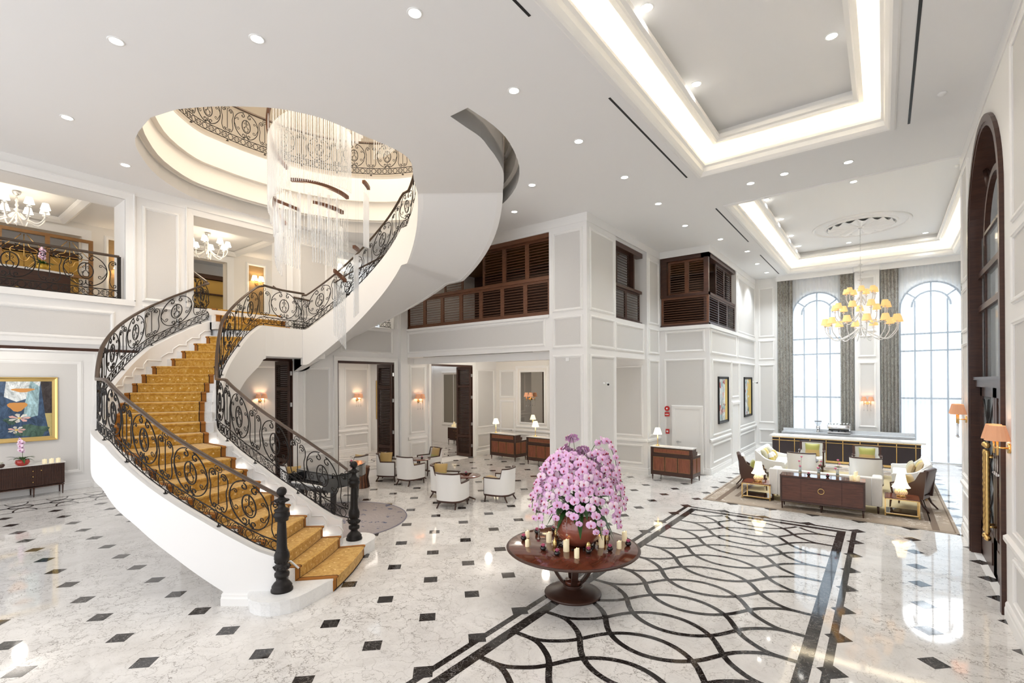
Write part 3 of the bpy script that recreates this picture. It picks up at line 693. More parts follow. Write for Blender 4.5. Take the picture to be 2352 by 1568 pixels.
# curbs (string walls): measured heights of the curb top and of the underside
ZO = [(-153, 4.72), (-147.8, 4.52), (-142.6, 4.24), (-137.6, 3.91), (-124, 3.27), (-112, 2.80), (-103, 2.30), (-95, 2.23), (-87, 2.14), (-78, 1.83), (-68, 1.45), (-61, 1.18), (-51, .75), (-46, .60)]
ZI = [(-160, 4.58), (-151, 4.28), (-141, 3.84), (-127, 3.30), (-113, 2.60), (-106, 2.15), (-97, 2.05), (-88.5, 1.96), (-70.7, 1.57), (-56.4, 1.14), (-44, .72), (-39, .60)]
BO = [(-153, 3.8), (-138, 3.05), (-120, 2.35), (-106, 1.75), (-97.3, 1.55), (-87.8, 1.45), (-81.8, 1.21), (-75.5, 1.02), (-66, .62), (-56.5, .17), (-56, 0), (-40, 0)]
BI = [(-166, 3.80), (-160, 3.70), (-157.7, 3.54), (-147.8, 3.18), (-142, 2.91), (-125, 2.35), (-106, 1.62), (-95, 1.48), (-75, .95), (-62, .45), (-54, .1), (-53, 0), (-35, 0)]
def curb(r0, r1, a0, a1, top, bot, n=70):
    m = MB(); m.smooth = True; A = [a0 + (a1 - a0) * i / n for i in range(n + 1)]
    rows = [[(*P2(r0, a), lerp_tab(a, bot)), (*P2(r0, a), lerp_tab(a, top)), (*P2(r1, a), lerp_tab(a, top)), (*P2(r1, a), lerp_tab(a, bot))] for a in A]
    for q in (0, 1, 2, 3):
        m.grid([[r[q], r[(q + 1) % 4]] for r in rows])
    m.smooth = False
    for r in (rows[0], rows[-1]): m.quad(*r)
    return m
curb(RM1, 4.80, -152, -48, ZO, BO).build('string_wall', 'plaster', stair)
curb(2.78, RM0, -162, -40, ZI, BI).build('string_wall', 'plaster', stair)
# soffit between the two strings
m = MB(); m.smooth = True; n = 70; A = [-160 + 104 * i / n for i in range(n + 1)]
m.grid([[(*P2(2.85, a), lerp_tab(a, BI) + .01), (*P2(4.75, a), lerp_tab(a, BO) + .01)] for a in A]); m.build('soffit', 'plaster', stair)
# base block where the outer string meets the floor, stepped skirting inside
m = MB(); m.smooth = False
m.grid([[(*P2(4.80 + d, a), z) for d, z in ((-.02, .0), (.035, 0), (.035, .10), (.02, .12), (.02, .15), (-.02, .17))] for a in range(-57, -48, 1)])
m.build('skirting', 'trim', stair)
for r, top, s in ((RM0 + .006, ZI, 1), (RM1 - .006, ZO, -1)):
    m = MB(); pts = []
    for k in range(2, 23):
        a = ang(k, RI if s > 0 else RO); b = ang(k + 1, RI if s > 0 else RO); z = k * RIS + .15
        pts += [(a + 1.2, z - RIS * .55), (a - .2, z), (b + 1.2, z)]
    m.tube([(*P2(r, a), min(z, lerp_tab(a, top) - .02)) for a, z in pts], .016, 4); m.build('string_moulding', 'trim', stair)
# landing fascia
LI = [P2(2.85, -162), P2(2.83, -167), P2(2.82, -173), P2(2.83, -180), P2(2.87, -186)]
def loft_wall(path, zt, zb, w, name, mt, par):
    """path: plan points; zt, zb lists; wall thickness w to the left side"""
    m = MB(); m.smooth = False; n = len(path); rows = []
    for i in range(n):
        a = path[max(0, i - 1)]; c = path[min(n - 1, i + 1)]; dx, dy = c[0] - a[0], c[1] - a[1]; l = hypot(dx, dy); nx, ny = -dy / l * w / 2, dx / l * w / 2
        x, y = path[i]; rows.append([(x + nx, y + ny, zb[i]), (x + nx, y + ny, zt[i]), (x - nx, y - ny, zt[i]), (x - nx, y - ny, zb[i])])
    m.smooth = n > 12
    for q in range(4): m.grid([[r[q], r[(q + 1) % 4]] for r in rows])
    m.smooth = False
    for r in (rows[0], rows[-1]): m.quad(*r)
    return m.build(name, mt, par)
loft_wall(LI, [4.58] * 5, [3.80] * 5, .15, 'string_wall', 'plaster', stair)
m = MB(); m.prism(LI + [(-12.9, 7.95), (-13.5, 7.95), (-13.5, 4.9)], 3.79, 4.3); m.build('soffit', 'plaster', stair)
# ---- upper flight
UK = [176, 140, 110, 80, 40, -10]; UR = [2.90, 1.929, 1.678, 1.526, 1.507, 1.845]; UW = 1.904; USL, USS, ULL = .628, 4.179, .458
UA = [176 - .5 * i for i in range(300)]
_r = [lerp_tab(a, list(zip(UK[::-1], UR[::-1]))) for a in UA]
_r = [sum(_r[min(len(_r) - 1, max(0, i + j))] for j in range(-30, 31)) / 61 for i in range(len(_r))]
UZ = []; s_ = -.15
for i, a in enumerate(UA):
    if i:
        p = P2(_r[i - 1] + UW / 2, UA[i - 1]); q = P2(_r[i] + UW / 2, a); s_ += hypot(p[0] - q[0], p[1] - q[1])
    UZ.append(0 if s_ < 0 else s_ * USL if s_ < USS else USS * USL if s_ < USS + ULL else (s_ - ULL) * USL)
iend = next(i for i in range(len(UA)) if UZ[i] + 3.609 >= HC)
upper = thing('upper_staircase', 'white spiral flight sweeping from the landing up through the oval ceiling well', 'staircase', (0, 0, 0))
idx = list(range(0, iend + 1, 3)) + [iend]
def UP(i, off): x, y = P2(_r[i] + off, UA[i]); return (max(x, XL + .12), y)
def OZ(i): k = max(0.0, (i - iend * .55) / (iend * .45)); return .155 * k * k
def ustring(off, w, dz_t, dz_b, name):
    m = MB(); m.smooth = True; rows = []
    for i in idx:
        a, b = UP(i, off - w / 2), UP(i, off + w / 2)
        if hypot(a[0] - b[0], a[1] - b[1]) < .02: b = (b[0] + .0, b[1] + .1)
        zt, zb = UZ[i] + dz_t, min(UZ[i] + dz_b + (OZ(i) if off else 0), HC + .02); rows.append([(*a, zb), (*a, zt), (*b, zt), (*b, zb)])
    for q in range(4): m.grid([[r[q], r[(q + 1) % 4]] for r in rows])
    m.smooth = False; m.quad(*rows[0]); m.quad(*rows[-1]); m.build(name, 'plaster', upper)
ustring(.0, .13, 4.58, 3.60, 'string_wall'); ustring(UW, .13, 4.58, 3.44, 'string_wall')
m = MB(); m.smooth = True; m.grid([[(*UP(i, -.06), min(UZ[i] + 3.605, HC + .02)), (*UP(i, UW + .06), min(UZ[i] + 3.445 + OZ(i), HC + .02))] for i in idx]); m.build('soffit', 'ceiling', upper)
i_last = 0; m = MB(); nst = 19
zs = [(UZ[iend]) * (j + 1) / nst for j in range(nst)]
for j in range(nst):
    i0 = next((i for i in range(len(UA)) if UZ[i] >= (zs[j] - zs[0]) + .001), iend); i1 = next((i for i in range(len(UA)) if UZ[i] >= zs[j]), iend)
    m = MB(); P = [UP(i0, .05), UP(i0, UW - .05), UP(i1, UW - .05), UP(i1, .05)]
    if hypot(P[1][0] - P[2][0], P[1][1] - P[2][1]) < .05: continue
    m.prism(P, 4.35 + zs[j] - .28, 4.35 + zs[j]); m.build('step', 'marble_white', upper)
# ---- carpet runner
run = thing('stair_runner', 'golden carpet runner with pale dots and brown border on the marble stairs', 'stair carpet', (0, 0, 0))
def runner_piece(front, back, z0, z1, name='runner_length'):
    """front/back: point lists from inner to outer edge; riser z0..z1 along front, tread at z1"""
    m = MB(); T = .016
    fr = [0, .055, .068, .932, .945, 1.0]; cols = [2, 1, 0, 1, 2]
    def at(L, t):
        x = t * (len(L) - 1); i = min(int(x), len(L) - 2); u = x - i; return (L[i][0] * (1 - u) + L[i + 1][0] * u, L[i][1] * (1 - u) + L[i + 1][1] * u)
    def outw(t):  # unit vector pointing out of the riser
        p, q = at(front, t), at(back, t); dx, dy = p[0] - q[0], p[1] - q[1]; l = hypot(dx, dy) or 1; return dx / l, dy / l
    def prof(t):
        p, q = at(front, t), at(back, t); ox, oy = outw(t)
        return [(p[0] + ox * T, p[1] + oy * T, z0), (p[0] + ox * T, p[1] + oy * T, z1 - .03), (p[0] + ox * (T + .022), p[1] + oy * (T + .022), z1 - .02), (p[0] + ox * (T + .024), p[1] + oy * (T + .024), z1 + .006), (p[0] + ox * .01, p[1] + oy * .01, z1 + T), (q[0] + ox * .0, q[1] + oy * .0, z1 + T)]
    for a, b, c in zip(fr, fr[1:], cols):
        m.cur = c; ns = 6 if c == 0 else 1
        m.grid([prof(a + (b - a) * i / ns) for i in range(ns + 1)])
    for t in (0, 1):
        pr = prof(t); p, q = at(front, t), at(back, t); b = m.vs(pr + [(q[0], q[1], z1), (p[0], p[1], z1), (p[0], p[1], z0)]); m.cur = 2; m.face(range(b, b + 9))
    m.cur = 3; wdt = hypot(front[0][0] - front[-1][0], front[0][1] - front[-1][1]); nn = max(3, int(wdt / .2))
    for row, off in ((0, .5), (1, 0.0)):
        for i in range(nn):
            t = .10 + .80 * (i + off) / nn
            p, q = at(front, t), at(back, t); ox, oy = outw(t); sx, sy = -oy, ox; R = .017
            if row == 0:
                c = (p[0] + ox * (T + .002), p[1] + oy * (T + .002), (z0 + z1) / 2)
                m.face([m.vs([(c[0] + sx * R * cos(pi * j / 3), c[1] + sy * R * cos(pi * j / 3), c[2] + R * sin(pi * j / 3)) for j in range(6)]) + j for j in range(6)])
            else:
                d = hypot(p[0] - q[0], p[1] - q[1])
                for dd in ([.5] if d < .5 else [.2, .5, .8]):
                    c = (p[0] + (q[0] - p[0]) * dd, p[1] + (q[1] - p[1]) * dd)
                    m.face([m.vs([(c[0] + R * cos(pi * j / 3), c[1] + R * sin(pi * j / 3), z1 + T + .002) for j in range(6)]) + j for j in range(6)])
    m.cur = 1; pr0 = [(at(front, t)[0] + outw(t)[0] * (T + .004), at(front, t)[1] + outw(t)[1] * (T + .004), z0 + .012) for t in (0, .25, .5, .75, 1)]
    m.tube(pr0, .008, 4)
    m.build(name, ['carpet_gold', 'carpet_line', 'carpet_edge', 'carpet_dot'], run)
for k in range(1, 23):
    R_ = [RI + (RO - RI) * i / 4 for i in range(5)]
    runner_piece([P2(r, ang(k, r)) for r in R_], [P2(r, ang(k + 1, r)) for r in R_], (k - 1) * RIS, k * RIS)
m = MB(); m.prism([P2(RO, -153)] + [P2(3.1, a) for a in (-163, -170, -178, -186)] + [(-13.12, 7.0), (-13.12, 5.35)], ZL, ZL + .016); m.build('runner_length', 'carpet_gold', run)
for i, x in enumerate(XS):
    z0 = ZL + (5.0 - ZL) * i / 3; z1 = ZL + (5.0 - ZL) * (i + 1) / 3
    runner_piece([(x, 7.0 - 1.78 * j / 4) for j in range(5)], [(x - .24, 7.0 - 1.78 * j / 4) for j in range(5)], z0, z1)
# small step lights set in the marble
for k in range(2, 11, 2):
    m = MB(); c = P2(RM0 + .07, ang(k + 1, RI) + .8); m.sphere((c[0], c[1], k * RIS + .03), .012, 8, 6); m.build('step_light', 'emit_white', stair)

# ================================================================ wrought iron
def spiral(cx, cy, r, a0, turns, d=1, n=14, r1=.22):
    return [(cx + r * (1 - (1 - r1) * i / n) * cos(a0 + d * turns * 2 * pi * i / n), cy + r * (1 - (1 - r1) * i / n) * sin(a0 + d * turns * 2 * pi * i / n)) for i in range(n + 1)]
def bez(p, n=12):
    out = []
    for i in range(len(p) - 1):
        p0, p1, p2, p3 = p[max(0, i - 1)], p[i], p[i + 1], p[min(len(p) - 1, i + 2)]
        for j in range(n // 3 + 1):
            t = j / (n // 3 + 1); out.append(tuple(.5 * (2 * p1[q] + (p2[q] - p0[q]) * t + (2 * p0[q] - 5 * p1[q] + 4 * p2[q] - p3[q]) * t * t + (3 * p1[q] - p0[q] - 3 * p2[q] + p3[q]) * t**3) for q in (0, 1)))
    out.append(p[-1]); return out
def motif(W, full=True):
    """polylines (u, v) of one bay; u across, v from the band rail (0) to the underside of the handrail (.72)"""
    L = []; c = W / 2; k = W / .95; H = .72
    def both(pts, r):
        L.append((pts, r)); L.append(([(W - u, v) for u, v in pts], r))
    L.append(([(0, .12), (0, .60)], .008)); 
    for v in (.66, .055): L.append(([(0 + .055 * cos(2 * pi * i / 14), v + .05 * sin(2 * pi * i / 14)) for i in range(15)], .006))
    for v in (.66, .055):
        for sgn in (-1, 1): L.append((spiral(sgn * .02, v, .017, pi / 2, .9, sgn, 7), .006))
    # strap beside the post
    both(spiral(.085 * k, .545, .042, pi, -1.1, 1, 12)[::-1] + bez([(.045 * k, .56), (.055 * k, .60), (.10 * k, .615), (.145 * k, .56), (.15 * k, .47), (.125 * k, .36), (.135 * k, .22), (.135 * k, .14), (.10 * k, .055), (.05 * k, .05)]) + spiral(.07 * k, .085, .038, -pi / 2, -.9, 1, 10), .0085)
    # great ring, open at top and bottom with curls
    ring = [(c + .30 * k * sin(t), .36 - .335 * cos(t)) for t in [pi * (.04 + .90 * i / 20) for i in range(21)]]
    both(ring + spiral(c + .085 * k, .60, .055, pi / 2, .95, 1, 12), .010)
    both(spiral(c + .20 * k, .24, .045, 0, -1.1, 1, 12)[::-1] + bez([(c + .25 * k, .25), (c + .28 * k, .31), (c + .30 * k, .36)]), .007)
    both(spiral(c + .21 * k, .47, .036, 0, 1.1, 1, 12)[::-1] + bez([(c + .25 * k, .47), (c + .285 * k, .43), (c + .30 * k, .38)]), .007)
    both(spiral(c + .075 * k, .10, .05, -pi / 2, .95, -1, 12)[::-1] + bez([(c + .06 * k, .05), (c + .02, .06), (c, .11), (c, .15)]), .009)
    # medallion
    L.append(([(c + .105 * k * cos(2 * pi * i / 22), .345 + .165 * sin(2 * pi * i / 22)) for i in range(23)], .011))
    L.append(([(c, .50), (c, .36)], .010))
    both(spiral(c + .03, .42, .028, -pi / 2, .8, 1, 8), .006); both(bez([(c, .35), (c + .03, .33), (c + .05, .28), (c + .04, .23), (c, .21)]), .007)
    both(spiral(c + .052, .30, .02, pi, -.9, 1, 8), .006)
    if not full: L = [x for x in L if x[1] > .0066]
    return L
def resample(path, ds=.05):
    out = [(0.0, Vector(path[0]))]; s = 0
    for a, b in zip(path, path[1:]):
        a, b = Vector(a), Vector(b); l = hypot(b.x - a.x, b.y - a.y); s += l
        if l > 1e-6: out.append((s, b))
    return out
class Rail:
    """base: 3-D polyline on the curb; top: matching list of handrail heights (absolute z)"""
    def __init__(r, base, top):
        r.S = [0.0]
        for a, b in zip(base, base[1:]): r.S.append(r.S[-1] + hypot(b[0] - a[0], b[1] - a[1]))
        r.b, r.t = base, top; r.L = r.S[-1]
    def at(r, s, f):
        s = max(0, min(r.L, s)); i = 0
        while i < len(r.S) - 2 and r.S[i + 1] < s: i += 1
        u = (s - r.S[i]) / max(1e-9, r.S[i + 1] - r.S[i])
        x = r.b[i][0] + (r.b[i + 1][0] - r.b[i][0]) * u; y = r.b[i][1] + (r.b[i + 1][1] - r.b[i][1]) * u
        z0 = r.b[i][2] + (r.b[i + 1][2] - r.b[i][2]) * u; z1 = r.t[i] + (r.t[i + 1] - r.t[i]) * u
        return (x, y, z0 + (z1 - z0) * f)
def railing(root, base, top, W=.95, feet=True, n=5, ext=0, full=True, mt_rail='handrail'):
    R = Rail(base, top); nb = max(1, round(R.L / W)); w = R.L / nb
    m = MB(); N = max(8, int(R.L / .12)); path = [R.at(R.L * i / N, 1.0) for i in range(N + 1)]
    m.smooth = False; m.sweep(path, [(-.034, -.012), (-.034, .012), (-.018, .03), (.018, .03), (.034, .012), (.034, -.012), (.02, -.022), (-.02, -.022)]); m.build('handrail', mt_rail, root)
    m = MB()
    for f, r in ((.055, .010), (.225, .010)): m.tube([R.at(R.L * i / N, f) for i in range(N + 1)], r, 4)
    if feet:
        for i in range(nb * 2 + 1):
            s = R.L * i / (nb * 2); p, q = R.at(s, -.0), R.at(s, .06)
            if i % 2 == 0: m.tube([p, q], .010, 4); m.obox((p[0], p[1], p[2] + .006), (.05, .05, .012))
    m.build('bottom_rail', 'iron', root)
    for j in range(nb):
        m = MB(); mo = motif(w, full)
        for pts, r in mo:
            m.tube([R.at(j * w + u, .225 + v / .72 * .755) for u, v in pts], r, n if r > .007 else 4, caps=False)
        nc = max(2, round(w / .17)); cw = w / nc
        for i in range(nc):
            c = j * w + (i + .5) * cw; rr = .052
            m.tube([R.at(c + rr * 1.05 * cos(2 * pi * q / 12), .14 + .072 * sin(2 * pi * q / 12)) for q in range(13)], .0065, 4, caps=False)
            if i % 2 and full:
                for sv in (-1, 1):
                    for sg in (-1, 1): m.tube([R.at(c + u, .14 + v) for u, v in spiral(sg * .018, sv * .025, .015, -sv * pi / 2, .8, sg * sv, 6)], .006, 4, caps=False)
            d = cw / 2
            m.tube([R.at(c + d - .03, .085), R.at(c + d, .14), R.at(c + d + .03, .195)], .005, 4, caps=False); m.tube([R.at(c + d - .03, .195), R.at(c + d, .14), R.at(c + d + .03, .085)], .005, 4, caps=False)
        m.build('scroll_panel', 'iron', root)
    return R
def fromtab(r, a0, a1, bt, tt, n=60, dz=0):
    A = [a0 + (a1 - a0) * i / n for i in range(n + 1)]
    return [(*P2(r, a), lerp_tab(a, bt)) for a in A], [lerp_tab(a, tt) for a in A]
HO = [(-153, 5.66), (-150.2, 5.55), (-142.6, 5.16), (-137.6, 4.83), (-124, 4.29), (-112, 3.77), (-103.5, 3.20), (-102, 3.18), (-91, 3.17), (-88, 3.12), (-75, 2.67), (-68, 2.36), (-60, 2.03), (-53, 1.73), (-47, 1.46)]
HI = [(-162, 5.60), (-158.5, 5.56), (-145, 5.09), (-127, 4.46), (-112.5, 3.42), (-109.5, 3.19), (-92.5, 3.17), (-81, 2.90), (-63, 2.39), (-53, 2.08), (-44, 1.76), (-38, 1.51), (-36.5, 1.44)]
def newel(root, x, y, z):
    pr = [(.145, 0), (.145, .03), (.13, .045), (.135, .07), (.115, .10), (.10, .12), (.065, .15), (.06, .19), (.095, .20), (.10, .23), (.095, .255), (.06, .27), (.06, .29), (.10, .30), (.108, .335), (.09, .36), (.07, .375), (.085, .40), (.102, .45), (.10, .51), (.075, .57), (.068, .62), (.064, .80), (.056, .955), (.056, .97), (.088, .98), (.092, 1.02), (.108, 1.04), (.108, 1.075), (.085, 1.10), (.10, 1.12), (.10, 1.135), (.055, 1.16), (.042, 1.20), (.045, 1.225), (.085, 1.25), (.088, 1.275), (.06, 1.285), (.04, 1.30), (.03, 1.325)]
    m = MB(); m.lathe(pr, 22, (x, y, z)); m.sphere((x, y, z + 1.385), .067, 16, 10)
    for a in range(12):
        c = (x + .085 * cos(a * pi / 6), y + .085 * sin(a * pi / 6)); m.tube([(c[0], c[1], z + .40), (c[0] * .85 + x * .15 + .0, c[1] * .85 + y * .15, z + .56)], .014, 4); m.sphere((x + .103 * cos(a * pi / 6), y + .103 * sin(a * pi / 6), z + .335), .017, 6, 4)
        m.sphere((x + .088 * cos(a * pi / 6), y + .088 * sin(a * pi / 6), z + 1.262), .015, 6, 4)
    m.build('newel_post', 'iron', root)
ro = thing('stair_railing', 'black scrolled iron railing on the near outer side of the curved stairs', 'railing', (0, 0, 0))
b_, t_ = fromtab(4.71, -47.5, -102, ZO, HO); railing(ro, b_, t_)
b_, t_ = fromtab(4.71, -102, -152, ZO, HO); b_ += [(-13.6, 5.08, 4.74), (-14.3, 5.06, 5.0)]; t_ += [5.68, 6.0]; railing(ro, b_, t_)
newel(ro, *N1P, RIS)
ri_ = thing('stair_railing', 'black scrolled iron railing on the inner side of the curved stairs and around the landing', 'railing', (0, 0, 0))
b_, t_ = fromtab(2.855, -38, -109, ZI, HI); railing(ri_, b_, t_)
b_, t_ = fromtab(2.855, -109, -162, ZI, HI); railing(ri_, b_, t_)
railing(ri_, [(*p, 4.58) for p in LI], [5.62, 5.60, 5.58, 5.58, 5.58])
newel(ri_, *N2P, RIS)
ru = thing('stair_railing', 'black scrolled iron railing rising with the inner edge of the spiral upper flight', 'railing', (0, 0, 0))
ii = [i for i in range(0, min(iend, len(UA) - 1), 4)]
railing(ru, [(*UP(i, .0), UZ[i] + 4.58) for i in ii], [UZ[i] + 5.52 for i in ii])
ruo = thing('stair_railing', 'black scrolled iron railing on the wall side of the landing and spiral upper flight', 'railing', (0, 0, 0))
railing(ruo, [(-14.3, 7.16, 5.0), (-13.62, 7.2, 4.6), (-13.35, 7.75, 4.56)], [5.95, 5.6, 5.5])
jj = [i for i in ii if UA[i] < 160]
railing(ruo, [(*UP(i, UW), UZ[i] + 4.58) for i in jj], [UZ[i] + 5.52 for i in jj])
# railings of the landing openings and of the upper floor
rb = thing('balcony_railing', 'black scrolled iron railing of the balcony opening at far left', 'railing', (0, 0, 0))
railing(rb, [(XL - .1, -2.4, 4.97), (XL - .1, 3.34, 4.97)], [5.93, 5.95], W=1.15)
m = MB(); m.box(XL - .13, 3.31, 4.97, XL - .07, 3.37, 5.95); m.build('end_post', 'iron', rb)
rb2 = thing('balcony_railing', 'black scrolled iron railing of the balcony opening behind the spiral flight', 'railing', (0, 0, 0))
railing(rb2, [(XL - .1, 8.85, 4.97), (XL - .1, 10.92, 4.97)], [5.93, 5.93], W=1.05)
rt = thing('gallery_railing', 'black scrolled iron railing circling the top of the oval ceiling well', 'railing', (0, 0, 0))
G2 = T2[2:-2:1]
railing(rt, [(x, y, 9.24) for x, y in G2], [10.2] * len(G2))
# ================================================================ louvred shutters and doors
def louvre(name, label, cat, loc, w, h, rz=0, mt='wood_brown', group=None, mid=None, n=None, tilt=.25, t=.045, fr=.07):
    r = thing(name, label, cat, loc, rz, group)
    m = MB(); m.box(0, -t / 2, 0, fr, t / 2, h); m.box(w - fr, -t / 2, 0, w, t / 2, h); m.box(fr, -t / 2, 0, w - fr, t / 2, fr); m.box(fr, -t / 2, h - fr, w - fr, t / 2, h)
    cuts = [fr] + [v for q in (mid or []) for v in (q - fr / 2, q + fr / 2)] + [h - fr]
    for q in (mid or []): m.box(fr, -t / 2, q - fr / 2, w - fr, t / 2, q + fr / 2)
    m.build('frame', mt, r)
    m = MB()
    for z0, z1 in zip(cuts[::2], cuts[1::2]):
        k = max(2, int((z1 - z0) / .078))
        for i in range(k):
            m.obox((w / 2, 0, z0 + (i + .5) * (z1 - z0) / k), (w - 2 * fr + .01, .062, .012), rx=tilt)
    m.build('slats', mt, r)
    return r
WSH = (7.43 - 0, 0)
xs = [-13.48 + .8586 * i for i in range(8)]
for i in range(7):
    k = ['column end', 'second from the column', 'third from the column', 'fourth from the column', 'fifth from the column', 'sixth from the column', 'wall end'][6 - i]
    louvre('louvre_shutter', 'brown louvred shutter in the lower row of the long gallery band, ' + k, 'shutter', (xs[i], YB + .12, 5.04), .8586, .95, group='shutters of the long gallery band')
for i, k in ((6, 'beside the column'), (5, 'second from the column'), (4, 'third from the column'), (2, 'left of the opened gap'), (0, 'at the wall end')):
    louvre('louvre_shutter', 'tall brown louvred shutter, upper row of the gallery band, ' + k, 'shutter', (xs[i], YB + .22, 6.07), .8586, 1.13, group='shutters of the long gallery band', tilt=.1)
m = MB(); m.box(XL + .02, YB + .05, 7.18, -7.44, YB + .3, 7.32); m.box(XL + .02, YB + .05, 5.99, -7.44, YB + .28, 6.08); m.box(XL + .02, YB + .05, 4.98, -7.44, YB + .28, 5.05); struct(m.build('trim_shutter_rail', 'wood_brown'))
for i in range(2):
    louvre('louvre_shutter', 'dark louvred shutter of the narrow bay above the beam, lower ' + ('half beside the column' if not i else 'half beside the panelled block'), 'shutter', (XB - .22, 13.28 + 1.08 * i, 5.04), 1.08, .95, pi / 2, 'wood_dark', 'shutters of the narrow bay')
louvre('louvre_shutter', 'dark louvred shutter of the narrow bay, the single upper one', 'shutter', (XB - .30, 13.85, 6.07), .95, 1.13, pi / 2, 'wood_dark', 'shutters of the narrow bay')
m = MB(); m.box(XB - .34, 13.22, 7.18, XB - .12, 15.5, 7.34); m.box(XB - .34, 13.22, 5.99, XB - .14, 15.5, 6.08); m.box(XB - .34, 13.22, 4.99, XB - .14, 15.5, 5.05); m.box(XB - .34, 14.82, 6.05, XB - .14, 14.9, 7.2); struct(m.build('trim_shutter_rail', 'wood_dark'))
louvre('louvre_shutter', 'wide brown louvred shutter on the front of the corner bay, lower row', 'shutter', (XB + .04, Y1 + .1, 5.04), 1.60, .95, 0, 'wood_brown', 'shutters of the corner bay', mid=None)
for i in range(2):
    louvre('louvre_shutter', 'tall brown louvred shutter on the front of the corner bay, upper ' + ('left' if not i else 'right'), 'shutter', (XB + .25 + .64 * i, Y1 + .2, 6.07), .64, 1.18, 0, 'wood_brown', 'shutters of the corner bay')
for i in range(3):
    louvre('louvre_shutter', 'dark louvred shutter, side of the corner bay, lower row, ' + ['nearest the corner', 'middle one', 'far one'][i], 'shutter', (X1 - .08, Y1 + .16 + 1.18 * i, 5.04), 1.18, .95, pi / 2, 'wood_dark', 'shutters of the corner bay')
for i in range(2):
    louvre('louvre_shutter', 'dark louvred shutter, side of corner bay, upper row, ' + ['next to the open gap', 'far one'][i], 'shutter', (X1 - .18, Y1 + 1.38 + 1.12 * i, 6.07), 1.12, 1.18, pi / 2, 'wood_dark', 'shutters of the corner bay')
m = MB(); m.box(XB + .02, Y1 + .05, 7.25, X1 - .04, Y1 + .3, 7.5); m.box(XB + .02, Y1 + .04, 5.99, X1 - .04, Y1 + .26, 6.08); m.box(XB + .02, Y1 + .04, 4.99, X1 - .04, Y1 + .26, 5.05); m.box(XB + .02, Y1 + .05, 6.05, XB + .24, Y1 + .28, 7.26)
m.box(X1 - .28, Y1 + .05, 7.25, X1 - .04, 20.38, 7.5); m.box(X1 - .28, Y1 + .05, 5.99, X1 - .04, 20.38, 6.08); m.box(X1 - .28, Y1 + .05, 4.99, X1 - .04, 20.38, 5.05); m.box(X1 - .2, Y1 + .08, 5.0, X1 - .05, Y1 + .2, 7.3); struct(m.build('trim_shutter_rail', 'wood_dark'))
for y, lab in ((7.24, 'behind the curved staircase'), (10.90, 'at the middle doorway beside the piano chairs'), (14.96, 'at the doorway of the sideboard with orchids')):
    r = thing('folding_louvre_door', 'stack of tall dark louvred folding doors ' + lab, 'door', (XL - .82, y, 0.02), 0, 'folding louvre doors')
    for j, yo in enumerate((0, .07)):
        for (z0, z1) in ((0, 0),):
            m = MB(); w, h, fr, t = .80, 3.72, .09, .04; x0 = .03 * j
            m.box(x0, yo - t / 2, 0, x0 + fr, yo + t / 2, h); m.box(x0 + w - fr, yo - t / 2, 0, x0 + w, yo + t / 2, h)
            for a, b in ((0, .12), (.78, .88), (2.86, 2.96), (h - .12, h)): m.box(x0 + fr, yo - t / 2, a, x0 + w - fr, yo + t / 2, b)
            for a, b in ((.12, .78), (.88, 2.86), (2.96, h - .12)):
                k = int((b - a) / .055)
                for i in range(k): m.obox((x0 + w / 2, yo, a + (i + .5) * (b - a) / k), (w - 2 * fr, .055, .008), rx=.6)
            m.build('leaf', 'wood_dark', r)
    m = MB()
    for z in (.4, 1.3, 2.4, 3.3): m.box(.80, .0, z, .845, .05, z + .12)
    m.build('hinge', 'nickel', r)
for a, b in ((5.6, 7.32), (8.77, 10.98), (12.72, 15.04)):
    m = MB(); m.box(XL - .1, a, 3.72, XL - .02, b, 3.8); m.box(XL - .1, a, 0, XL - .02, a + .05, 3.72); struct(m.build('trim_door_frame', 'wood_dark'))
# arched doorway on the right
dr = struct(thing('door_4', None, None, (XR, DC, 0))); 
def arc_band(m, x0, x1, r0, r1, zs, z0=0, n=24):
    for sgn in (-1, 1): m.box(x0, sgn * r0, z0, x1, sgn * r1, zs)
    rows = [[(x, r * cos(pi * i / n), zs + r * sin(pi * i / n)) for x, r in ((x0, r0), (x0, r1), (x1, r1), (x1, r0))] for i in range(n + 1)]
    m.grid(rows, False, True)
m = MB(); arc_band(m, -.035, .24, DR - .10, DR - .002, DSZ); arc_band(m, -.05, .0, DR - .04, DR + .07, DSZ); m.build('door_frame', 'wood_dark', dr)
m = MB(); arc_band(m, .10, .17, DR - .62, DR - .52, DSZ - .15, 3.1); m.box(.08, -DR + .08, 4.90, .19, DR - .08, 5.0); m.box(.08, -DR + .08, 4.30, .19, DR - .08, 4.40); m.box(.03, -DR + .08, 2.98, .22, DR - .08, 3.12); m.box(.0, -DR + .08, 3.10, .24, DR - .08, 3.15)
for y in (-.9, .9): m.box(.10, y - .05, 3.1, .17, y + .05, DSZ - .2)
for a in (50, 130): m.tube([(.13, .9 * cos(radians(a)), DSZ + .9 * sin(radians(a))), (.13, 1.42 * cos(radians(a)), DSZ + 1.42 * sin(radians(a)))], .04, 4)
m.box(.10, -.9, 5.55, .17, .9, 5.6)
m.build('muntins', 'wood_dark', dr)
